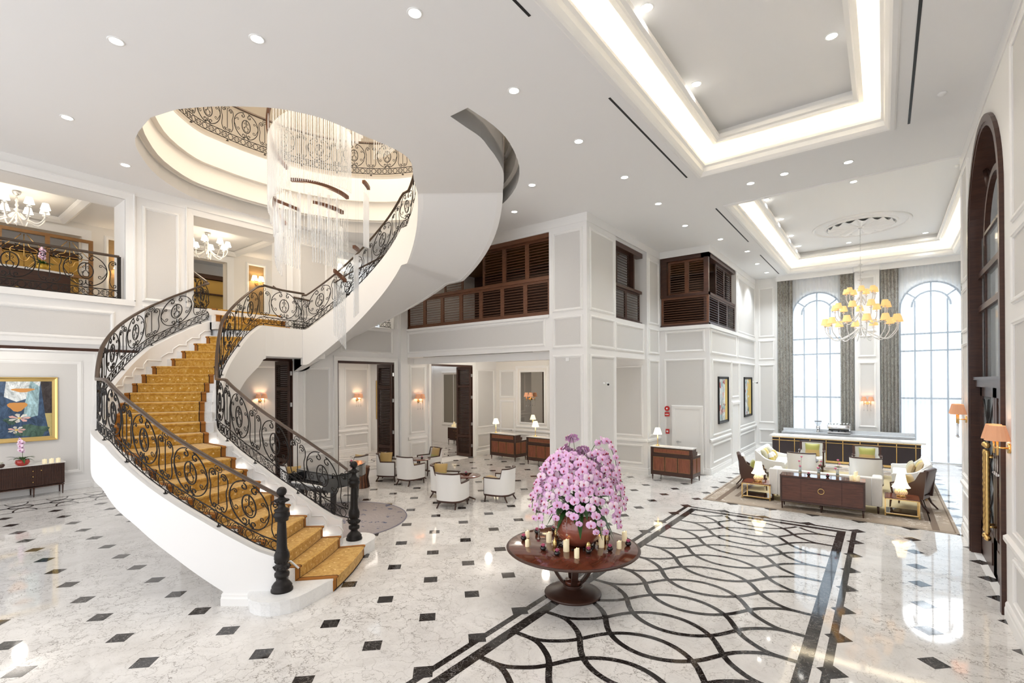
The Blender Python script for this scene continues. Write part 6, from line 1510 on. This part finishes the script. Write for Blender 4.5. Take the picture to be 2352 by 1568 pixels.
mc_ = mat('ceramic', (.72, .55, .33), .15, emit=(1, .7, .35), estr=.12); v = coords(mc_); vo = nd(mc_, 'ShaderNodeTexVoronoi', feature='DISTANCE_TO_EDGE'); vo.inputs['Scale'].default_value = 30; lk(mc_, v, vo.inputs['Vector']); setc(mc_, ramp(mc_, vo.outputs['Distance'], [(.06, (.25, .12, .05)), (.12, (.82, .68, .46))]))
ceramic_lamp('patterned ceramic table lamp with flared glowing shade, left of the credenza', (-2.66, 14.25, .433)); ceramic_lamp('patterned ceramic table lamp with flared glowing shade, right of the credenza', (.30, 14.32, .433))
# coffee table
tc_ = thing('coffee_table', 'low pale coffee table in the middle of the lounge', 'coffee table', (-1.2, 16.2, .015)); rbox('top', (1.3, .8, .05), (0, 0, .38), 'marble_white', tc_, .01); legs(tc_, ((-.58, -.33), (.58, -.33), (-.58, .33), (.58, .33)), .36, 'brass', (.015, .015))
# things on the credenza
CT = .015 + .813
def vase(label, loc, fl):
    t = thing('flower_vase', label, 'vase', loc, 0, 'glass vases on the credenza'); m = MB(); m.lathe([(.034, 0), (.034, .19), (.031, .19), (.031, .01)], 16); m.build('glass', 'pane', t)
    m = MB(); m.lathe([(.030, .004), (.030, .075)], 14); m.build('gold_sand', 'gold', t); m = MB(); m.lathe([(.030, .075), (.030, .105)], 14); m.build('moss', 'leaf', t)
    for i, (dx, h, s) in enumerate(fl):
        m = MB(); m.tube([(dx * .2, 0, .10), (dx * .5, .0, h * .6), (dx, 0, h)], .003, 4); o = m.build('stem', 'stem', t); m = MB(); m.sphere((dx, 0, h), s, 10, 7, .8)
        for j in range(8): a = j * pi / 4; m.sphere((dx + s * .7 * cos(a), s * .7 * sin(a), h + s * .2), s * .4, 6, 4)
        m.build('blossom', 'petal_pink', o)
    return t
vase('glass vase with three pink blossoms on the credenza, left one', (-1.62, 13.58, CT), ((.03, .44, .024), (-.02, .33, .024), (.0, .21, .026)))
vase('glass vase with three pink blossoms on the credenza, middle one', (-1.24, 13.60, CT), ((.05, .36, .022), (.03, .28, .022), (-.01, .20, .030)))
vase('glass vase with three pink blossoms on the credenza, right one', (-.87, 13.62, CT), ((.01, .42, .024), (.04, .34, .024), (-.04, .22, .026)))
lotus_bowl('dark bowl with pink lotus on the credenza, left one', (-1.44, 13.55, CT), 1.0, 'lotus bowls on the credenza'); lotus_bowl('dark bowl with pink lotus on the credenza, right one', (-1.06, 13.57, CT), 1.0, 'lotus bowls on the credenza')
for x, y, h, l in ((-.60, 13.56, .10, 'short, at left'), (-.52, 13.60, .19, 'tallest, at the back'), (-.48, 13.52, .11, 'short, at right')): candle('cream pillar candle on the credenza, ' + l, (x, y, CT), h, .04, 'candles on the credenza')
# bar counter
br = thing('bar_counter', 'long bar counter with dark panels, brass strips and marble top below the windows', 'bar counter', (0, 0, 0))
m = MB(); m.box(-3.55, 21.75, .10, 1.0, 22.5, .90); m.build('carcass', 'charcoal_panel', br)
m = MB(); m.box(-3.65, 21.65, .90, 1.12, 22.55, .955); m.build('marble_top', 'marble_top', br)
m = MB(); m.box(-3.56, 21.73, .02, 1.01, 22.4, .10); m.box(-3.56, 21.735, .865, 1.01, 21.75, .895); m.box(-3.56, 21.735, .755, 1.01, 21.75, .775)
for i in range(9): x = -3.3 + i * .52; m.box(x - .012, 21.735, .1, x + .012, 21.75, .88)
m.build('brass_strips', 'brass', br)
for i in range(8): m = MB(); x = -3.28 + i * .52; m.box(x, 21.742, .12, x + .48, 21.752, .745); m.build('front_panel', 'charcoal_panel', br)
b2 = thing('back_counter', 'grey marble back counter between the bar and the windows', 'counter', (0, 0, 0)); m = MB(); m.box(-3.35, 23.0, .0, .85, 23.45, .93); m.build('carcass', 'charcoal_panel', b2); m = MB(); m.box(-3.4, 22.95, .93, .9, 23.5, 1.0); m.box(-3.4, 23.4, 1.0, .9, 23.5, 1.12); m.build('marble_top', 'marble_grey', b2)
em = thing('espresso_machine', 'chrome espresso machine with cups stacked on top behind the bar', 'coffee machine', (-1.42, 23.15, 1.0)); rbox('body', (.75, .40, .24), (0, 0, .24), 'chrome', em, .02); rbox('drip_tray', (.75, .34, .08), (0, -.03, .05), 'nickel', em, .01)
m = MB(); m.box(-.33, -.21, .14, .33, -.18, .20); m.build('group_panel', 'black', em)
for x in (-.22, 0, .22): m = MB(); m.lathe([(.03, 0), (.035, .05)], 10, (x, -.21, .10)); m.tube([(x, -.21, .12), (x, -.32, .11)], .012, 6); m.build('brew_group', 'black', em)
for s in (-.36, .36): m = MB(); m.tube([(s, .15, 0), (s, .15, .40), (s, -.15, .40)], .012, 6); m.build('cup_rail', 'chrome', em)
for i in range(12):
    o = MB(); o.lathe([(.018, 0), (.032, .045), (.029, .045), (.016, .006)], 10); c = o.build('coffee_cup', 'white_plastic', None, (-1.70 + (i % 6) * .11, 23.08 + (i // 6) * .12, 1.37)); tag(c, 'small white coffee cup on the espresso machine, %s from the left in the %s row' % (ORD[i % 6], 'front' if i < 6 else 'back'), 'cup', 'cups on the espresso machine')
gr = thing('coffee_grinder', 'black and chrome coffee grinder with clear hopper left of the espresso machine', 'coffee grinder', (-2.12, 23.12, 1.0)); m = MB(); m.lathe([(.09, 0), (.07, .04), (.06, .12), (.075, .2), (.07, .28)], 16); m.build('body', 'chrome', gr); m = MB(); m.lathe([(.05, .28), (.12, .42), (.12, .46)], 16, cap=False); m.build('hopper', 'pane', gr); m = MB(); m.lathe([(.125, .455), (.125, .475)], 16); m.build('hopper_lid', 'black', gr)
m = MB(); m.box(-.02, -.14, .12, .02, -.06, .15); m.build('dosing_chute', 'black', gr)
m = MB(); m.box(-3.45, 21.9, .955, -3.1, 22.15, .975); tag(m.build('menu_stack', 'white_plastic'), 'stack of white paper at the left end of the bar top', 'paper'); m = MB(); m.box(-2.55, 21.95, .955, -2.25, 22.15, .967); tag(m.build('folded_napkin', 'white_fabric'), 'folded white napkin on the bar top', 'napkin')
# ================================================================ pictures
def picture(label, w, u0, u1, z0, z1, draw, fr='gold', ft=.07, dep=.05):
    t = thing('framed_painting', label, 'painting', (0, 0, 0)); m = MB()
    m.sweep([w.p(u0, z0), w.p(u1, z0), w.p(u1, z1), w.p(u0, z1)], [(-.0, 0), (-.0, dep), (-.02 , dep + .012), (-ft * .5, dep * .6), (-ft, dep * .5), (-ft, 0)] if w.s * (1 if w.a == 'X' else -1) > 0 else [(0, 0), (0, dep), (-.02, dep + .012), (-ft * .5, dep * .6), (-ft, dep * .5), (-ft, 0)], closed=True, up=w.n()); m.build('frame', fr, t)
    c = MB(); c.quad(w.p(u0, z0, .02), w.p(u1, z0, .02), w.p(u1, z1, .02), w.p(u0, z1, .02)); draw(c, w, u0, u1, z0, z1); return c, t
def shape(c, w, u0, u1, z0, z1, col, pts, d):
    c.cur = col; b = c.vs([w.p(u0 + (u1 - u0) * a, z0 + (z1 - z0) * q, .02 + d * .0008) for a, q in pts]); c.face(range(b, b + len(pts)))
def blob(cx, cz, rx, rz, n=18, wob=.12, k=5, a0=0): return [(cx + rx * (1 + wob * sin(k * 2 * pi * i / n + a0)) * cos(2 * pi * i / n), cz + rz * (1 + wob * sin(k * 2 * pi * i / n + a0)) * sin(2 * pi * i / n)) for i in range(n)]
for nme, col in (('paint_dark', (.03, .02, .02)), ('paint_gold', (.50, .40, .14)), ('paint_blue', (.03, .07, .14)), ('paint_teal', (.30, .46, .50)), ('paint_grey', (.34, .42, .43)), ('paint_cream', (.78, .72, .60)), ('paint_pink', (.72, .42, .38)), ('paint_orange', (.60, .27, .07)), ('paint_green', (.05, .11, .08)), ('paint_pale', (.62, .72, .74)), ('paint_red', (.42, .08, .07)), ('paint_yellow', (.70, .50, .13))): mat(nme, col, .5)
for _n in ('paint_blue', 'paint_teal', 'paint_grey', 'paint_pale', 'paint_dark', 'paint_green', 'paint_cream'):
    _m = MAT[_n]; _c = tuple(_m.node_tree.nodes['Principled BSDF'].inputs['Base Color'].default_value)[:3]; _v = coords(_m, (1, 1, .5))
    setc(_m, mixc(_m, ramp(_m, noise(_m, _v, 5, 6, .75, 1.5), [(.35, (0, 0, 0)), (.65, (1, 1, 1))]), tuple(q * .45 for q in _c), tuple(min(1, q * 1.5 + .03) for q in _c)))
mg = MAT['paint_gold']; vv = coords(mg); setc(mg, mixc(mg, noise(mg, vv, 8, 5, .8), (.36, .28, .08), (.66, .56, .26)))
PC = ['paint_dark', 'paint_gold', 'paint_blue', 'paint_teal', 'paint_grey', 'paint_cream', 'paint_pink', 'paint_orange', 'paint_green', 'paint_pale', 'paint_red', 'paint_yellow']
def draw_big(c, w, *R):
    S = lambda col, pts, d: shape(c, w, *R, col, pts, d)
    S(1, [(0, 0), (1, 0), (1, .43), (0, .43)], 1); S(2, [(.28, .08), (.92, .02), (.86, .40), (.80, 1), (.30, 1), (.25, .6)], 2)
    S(9, [(.42, .70), (.55, .62), (.78, .72), (.82, 1), (.45, 1)], 3); S(3, [(.62, .35), (.78, .40), (.80, .85), (.70, .95), (.64, .6)], 4)
    S(7, blob(.56, .55, .10, .07, 16, .2, 3), 5); S(7, blob(.62, .80, .12, .03, 14, .2, 3), 5); S(8, blob(.72, .16, .17, .10, 18, .2, 4), 4); S(8, blob(.50, .33, .08, .05, 14, .3, 3), 5)
    for cx, cz, r in ((.58, .37, .10), (.55, .19, .08)):
        for k in range(7):
            a = 2 * pi * k / 7; S(5 if k % 3 else 6, [(cx, cz), (cx + r * cos(a - .3), cz + r * .6 * sin(a - .3)), (cx + r * 1.25 * cos(a), cz + r * .75 * sin(a)), (cx + r * cos(a + .3), cz + r * .6 * sin(a + .3))], 7 + k * .1)
        S(11, blob(cx, cz, .02, .015, 8, 0), 9)
    S(4, [(.02, 0), (.28, 0), (.34, .25), (.28, .6), (.30, 1), (.16, 1), (.18, .6), (.08, .3)], 6); S(9, [(.12, 0), (.15, 0), (.22, .4), (.24, 1), (.21, 1), (.17, .4)], 7); S(9, [(.22, 0), (.25, 0), (.28, .3), (.25, .6), (.23, .3)], 7)
WR2 = Wall('X', -19.05, 1)
c, t = picture('large gilt framed painting of a blue river scene with lotus flowers over the sideboard', WR2, 1.35, 3.22, 1.50, 3.30, draw_big, 'gold', .12, .07); c.build('canvas', PC, t)
def draw_tall(seed):
    def f(c, w, *R):
        g = random.Random(seed); S = lambda col, pts, d: shape(c, w, *R, col, pts, d)
        S(9, [(0, 0), (.68, 0), (.68, 1), (0, 1)], 1); S(11, [(.68, 0), (1, 0), (1, 1), (.68, 1)], 1)
        if seed == 1: S(11, [(.45, .3), (.68, .1), (.68, 1), (.3, 1)], 1.5)
        for k in range(16): S(g.choice((10, 6, 10, 5, 3, 8)), blob(g.uniform(.12, .62), g.uniform(.06, .95), g.uniform(.05, .12), g.uniform(.03, .07), 12, .35, 3, g.uniform(0, 6)), 2 + k * .1)
        for k in range(5): x = g.uniform(.1, .6); S(8, [(x, .02), (x + .015, .02), (x + .08, g.uniform(.4, .9)), (x + .06, .5)], 4 + k * .1)
    return f
WA2 = Wall('X', X1, 1)
c, t = picture('tall narrow flower painting in a black frame on the gallery wall, nearer the corner bay', WA2, 17.65, 18.97, 1.62, 3.26, draw_tall(0), 'black', .09, .05); c.build('canvas', PC, t)
c, t = picture('tall narrow flower painting in a black frame on the gallery wall, nearer the windows', WA2, 21.55, 22.95, 1.62, 3.26, draw_tall(1), 'black', .09, .05); c.build('canvas', PC, t)
def draw_gold(c, w, *R): shape(c, w, *R, 1, [(0, 0), (1, 0), (1, .48), (0, .48)], 1); shape(c, w, *R, 7, [(.1, .5), (.5, .55), (.4, .95), (.1, .9)], 1)
c, t = picture('gilt framed painting with a gold lower half in the salon behind the middle doorway', Wall('X', -18.9, 1), 14.25, 15.6, 1.4, 3.2, draw_gold, 'gold', .1, .05); c.build('canvas', PC, t)
c, t = picture('gilt framed painting hung before the bronze mirror above the orchid sideboard', Wall('Y', 17.87, -1), -17.0, -15.7, 1.55, 3.15, draw_gold, 'gold', .1, .05); c.build('canvas', PC, t)
# ================================================================ sideboards and what stands on them
def sideboard(label, loc, rz, L=2.3, h=.86, D=.42, bow=True):
    """local x along the wall, -y is the front"""
    t = thing('sideboard', label, 'sideboard', loc, rz, 'reeded dark sideboards')
    fr = [(-L / 2, -.02), (-L / 2 + .25, -.03), (-L * .22, -.10), (L * .22, -.10), (L / 2 - .25, -.03), (L / 2, -.02)]
    body = [(-L / 2, D)] + fr + [(L / 2, D)]
    m = MB(); m.prism(body, .30, h - .03); m.build('carcass', 'wood_dark', t)
    m = MB(); m.prism([(x * 1.02, y - .02 if y < .1 else y) for x, y in body], h - .03, h); m.build('marble_top', 'marble_top', t)
    m = MB()
    for (x0, y0), (x1, y1) in zip(fr, fr[1:]):
        n = max(3, int(hypot(x1 - x0, y1 - y0) / .035))
        for i in range(n): u = (i + .5) / n; m.box(x0 + (x1 - x0) * u - .009, y0 + (y1 - y0) * u - .012, .32, x0 + (x1 - x0) * u + .009, y0 + (y1 - y0) * u + .005, h - .05)
    m.build('reeding', 'wood_dark', t)
    for x, z in [(sx * L * .19, z) for sx in (-1, 1) for z in (.42, .57, .72)] + [(-L * .27, .72), (L * .27, .72)]:
        m = MB(); y = -.125 if abs(x) < L * .22 else -.09; m.sphere((x, y, z), .016, 8, 6); m.build('knob', 'brass', t)
    m = MB(); m.prism([(x * .995, y) for x, y in body], .25, .28); m.build('base_rail', 'wood_dark', t)
    for x in (-L / 2 + .04, -L * .2, L * .2, L / 2 - .04):
        for y in ((.0 if abs(x) > L * .3 else -.07), D - .04): m = MB(); m.tube([(x, y, .27), (x, y, 0)], [.024, .013], 6); m.build('leg', 'wood_dark', t)
    return t
sd = sideboard('long reeded dark sideboard with marble top under the large gilt painting', (-18.62, 2.22, 0), radians(90), 2.15, .90); 
dup(sd, (-16.2, 17.35, 0), 0, 'reeded dark sideboard with marble top seen through the far left doorway')
def potted_orchid(label, loc, pot, h=.62, s=1.0, petal=0):
    t = thing('potted_orchid', label, 'potted plant', loc, 0); t.scale = (s, s, s); m = MB(); m.smooth = True; m.lathe([(.07, 0), (.12, .03), (.145, .09), (.13, .15), (.115, .16), (.10, .155), (.0001, .14)], 24, cap=False); m.build('pot', pot, t)
    m = MB(); g = random.Random(int(abs(loc[1]) * 10))
    for i in range(9): leaf(m, (0, 0, .14), 2 * pi * i / 9, g.uniform(.22, .32), .035, g.uniform(.4, .9), g.uniform(.5, .9))
    m.build('leaves', 'leaf', t)['kind'] = 'stuff'
    m = MB(); m.tube([(0, 0, .14), (.02, .0, .14 + h * .5), (.0, -.02, .14 + h * .9), (-.04, -.05, .14 + h)], .005, 4); st_ = m.build('stem', 'stem', t)
    for i in range(9):
        z = .14 + h * (.42 + .6 * i / 9); o = bpy.data.objects.new('orchid_flower', FMESH[petal]); COL.objects.link(o); o.parent = st_; o.location = (.05 * sin(i * 2.1), -.03 + .03 * cos(i * 2.1), z); o.rotation_euler = (g.uniform(-.3, .3), 0, g.uniform(.2, 1.1)); o.scale = (1.1, 1.1, 1.1)
    return t
potted_orchid('pink orchid in a round red bowl on the long sideboard', (-18.55, 2.43, .90), 'red_glaze', .55, 1.05, 1)
for i in range(3): candle('cream square glass candle on the long sideboard, ' + ('left one', 'middle one', 'right one')[i], (-18.5, 2.86 + .14 * i, .90), .12, .05, 'candles on the long sideboard', False)
t = lotus_bowl('low white flower bowl at the left end of the long sideboard', (-18.5, 2.02, .90), 1.9, None, 'wood_dark', 'petal_white')
potted_orchid('pink orchid in a small red pot on the far sideboard', (-16.35, 17.45, .86), 'red_glaze', .75, .85, 0); potted_orchid('low yellow flower in a red pot at the right of the far sideboard', (-15.85, 17.45, .86), 'red_glaze', .25, .8, 1)
for x, h, l in ((-17.02, .14, 'short one'), (-16.90, .28, 'tall one'), (-16.82, .18, 'middle one')): candle('glowing candle at the left end of the far sideboard, ' + l, (x, 17.4, .86), h, .05, 'candles on the far sideboard')
# console, screen and orchid on the left balcony landing
sc_ = thing('lattice_screen', 'tall brown wooden screen with quatrefoil metal lattice behind the left balcony', 'screen', (-17.05, -1.6, 4.97), 0)
m = MB(); nP = 6; pw = .86
for i in range(nP + 1): m.box(-.03, i * pw - .045, 0, .03, i * pw + .045, 2.0)
for z in (0, .95, 1.92): m.box(-.028, 0, z, .028, nP * pw, z + .08)
m.build('frame', 'wood_gold', sc_)
for i in range(nP):
    for zc in (.52, 1.46):
        m = MB(); c = (i + .5) * pw
        m.tube([(0, c + .20 * (1 + .25 * cos(4 * a)) * cos(a), zc + .20 * (1 + .25 * cos(4 * a)) * sin(a)) for a in [2 * pi * q / 40 for q in range(41)]], .011, 5); m.tube([(0, c, zc - .42), (0, c, zc + .42)], .009, 4); m.tube([(0, c - .38, zc), (0, c + .38, zc)], .009, 4)
        for sy in (-1, 1):
            for sz in (-1, 1): m.tube([(0, c + sy * .38, zc + sz * .05), (0, c + sy * .24, zc + sz * .20), (0, c + sy * .20, zc + sz * .22), (0, c + sy * .05, zc + sz * .42)], .009, 4)
        m.build('lattice', 'brass', sc_)
cn = thing('console_cabinet', 'dark bow fronted cabinet with a gold rose ornament behind the left balcony railing', 'cabinet', (-15.6, 1.9, 4.97), 0)
m = MB(); m.prism([(-.2, -.95), (.15, -.95), (.28, -.5), (.32, 0), (.28, .5), (.15, .95), (-.2, .95)], .0, .72); m.build('carcass', 'wood_dark', cn); m = MB(); m.prism([(-.22, -1.0), (.17, -1.0), (.31, -.52), (.36, 0), (.31, .52), (.17, 1.0), (-.22, 1.0)], .72, .76); m.build('marble_top', 'marble_top', cn)
m = MB()
for i in range(5): a = 2 * pi * i / 5; m.sphere((.33, .07 * cos(a), .22 + .05 * sin(a)), .045, 8, 6)
m.sphere((.36, 0, .22), .04, 8, 6); m.build('rose_ornament', 'gold', cn)
potted_orchid('pale pink orchid in a gold bowl on the cabinet behind the left balcony railing', (-15.5, 2.38, 5.73), 'gold_glaze', .42, .95, 1)
# salon chair glimpsed in the middle doorway, bar lamps of the landing
ch = thing('dining_chair', 'beige upholstered chair glimpsed past the folding doors of the middle doorway', 'chair', (-17.3, 13.9, 0), radians(200)); rbox('seat', (.5, .5, .12), (0, 0, .44), 'cream_fabric', ch, .04); rbox('back', (.5, .09, .55), (0, -.22, .72), 'cream_fabric', ch, .03, rot=(.12, 0, 0)); legs(ch, ((-.2, -.2), (.2, -.2), (-.2, .2), (.2, .2)), .38)
for i, (y, l) in enumerate(((5.55, 'left one'), (6.15, 'right one'))):
    t = thing('counter_lamp', 'slim counter lamp with a silver cone shade in the landing bar, ' + l, 'lamp', (-18.45, y + .35, 5.0 + .0), 0, 'cone lamps of the landing bar')
    m = MB(); m.lathe([(.05, 0), (.012, .02), (.010, .62)], 10); m.build('pole', 'nickel', t); m = MB(); m.smooth = True; m.lathe([(.075, .60), (.0001, .80)], 14, cap=False); m.build('lamp_shade', 'chrome', t)
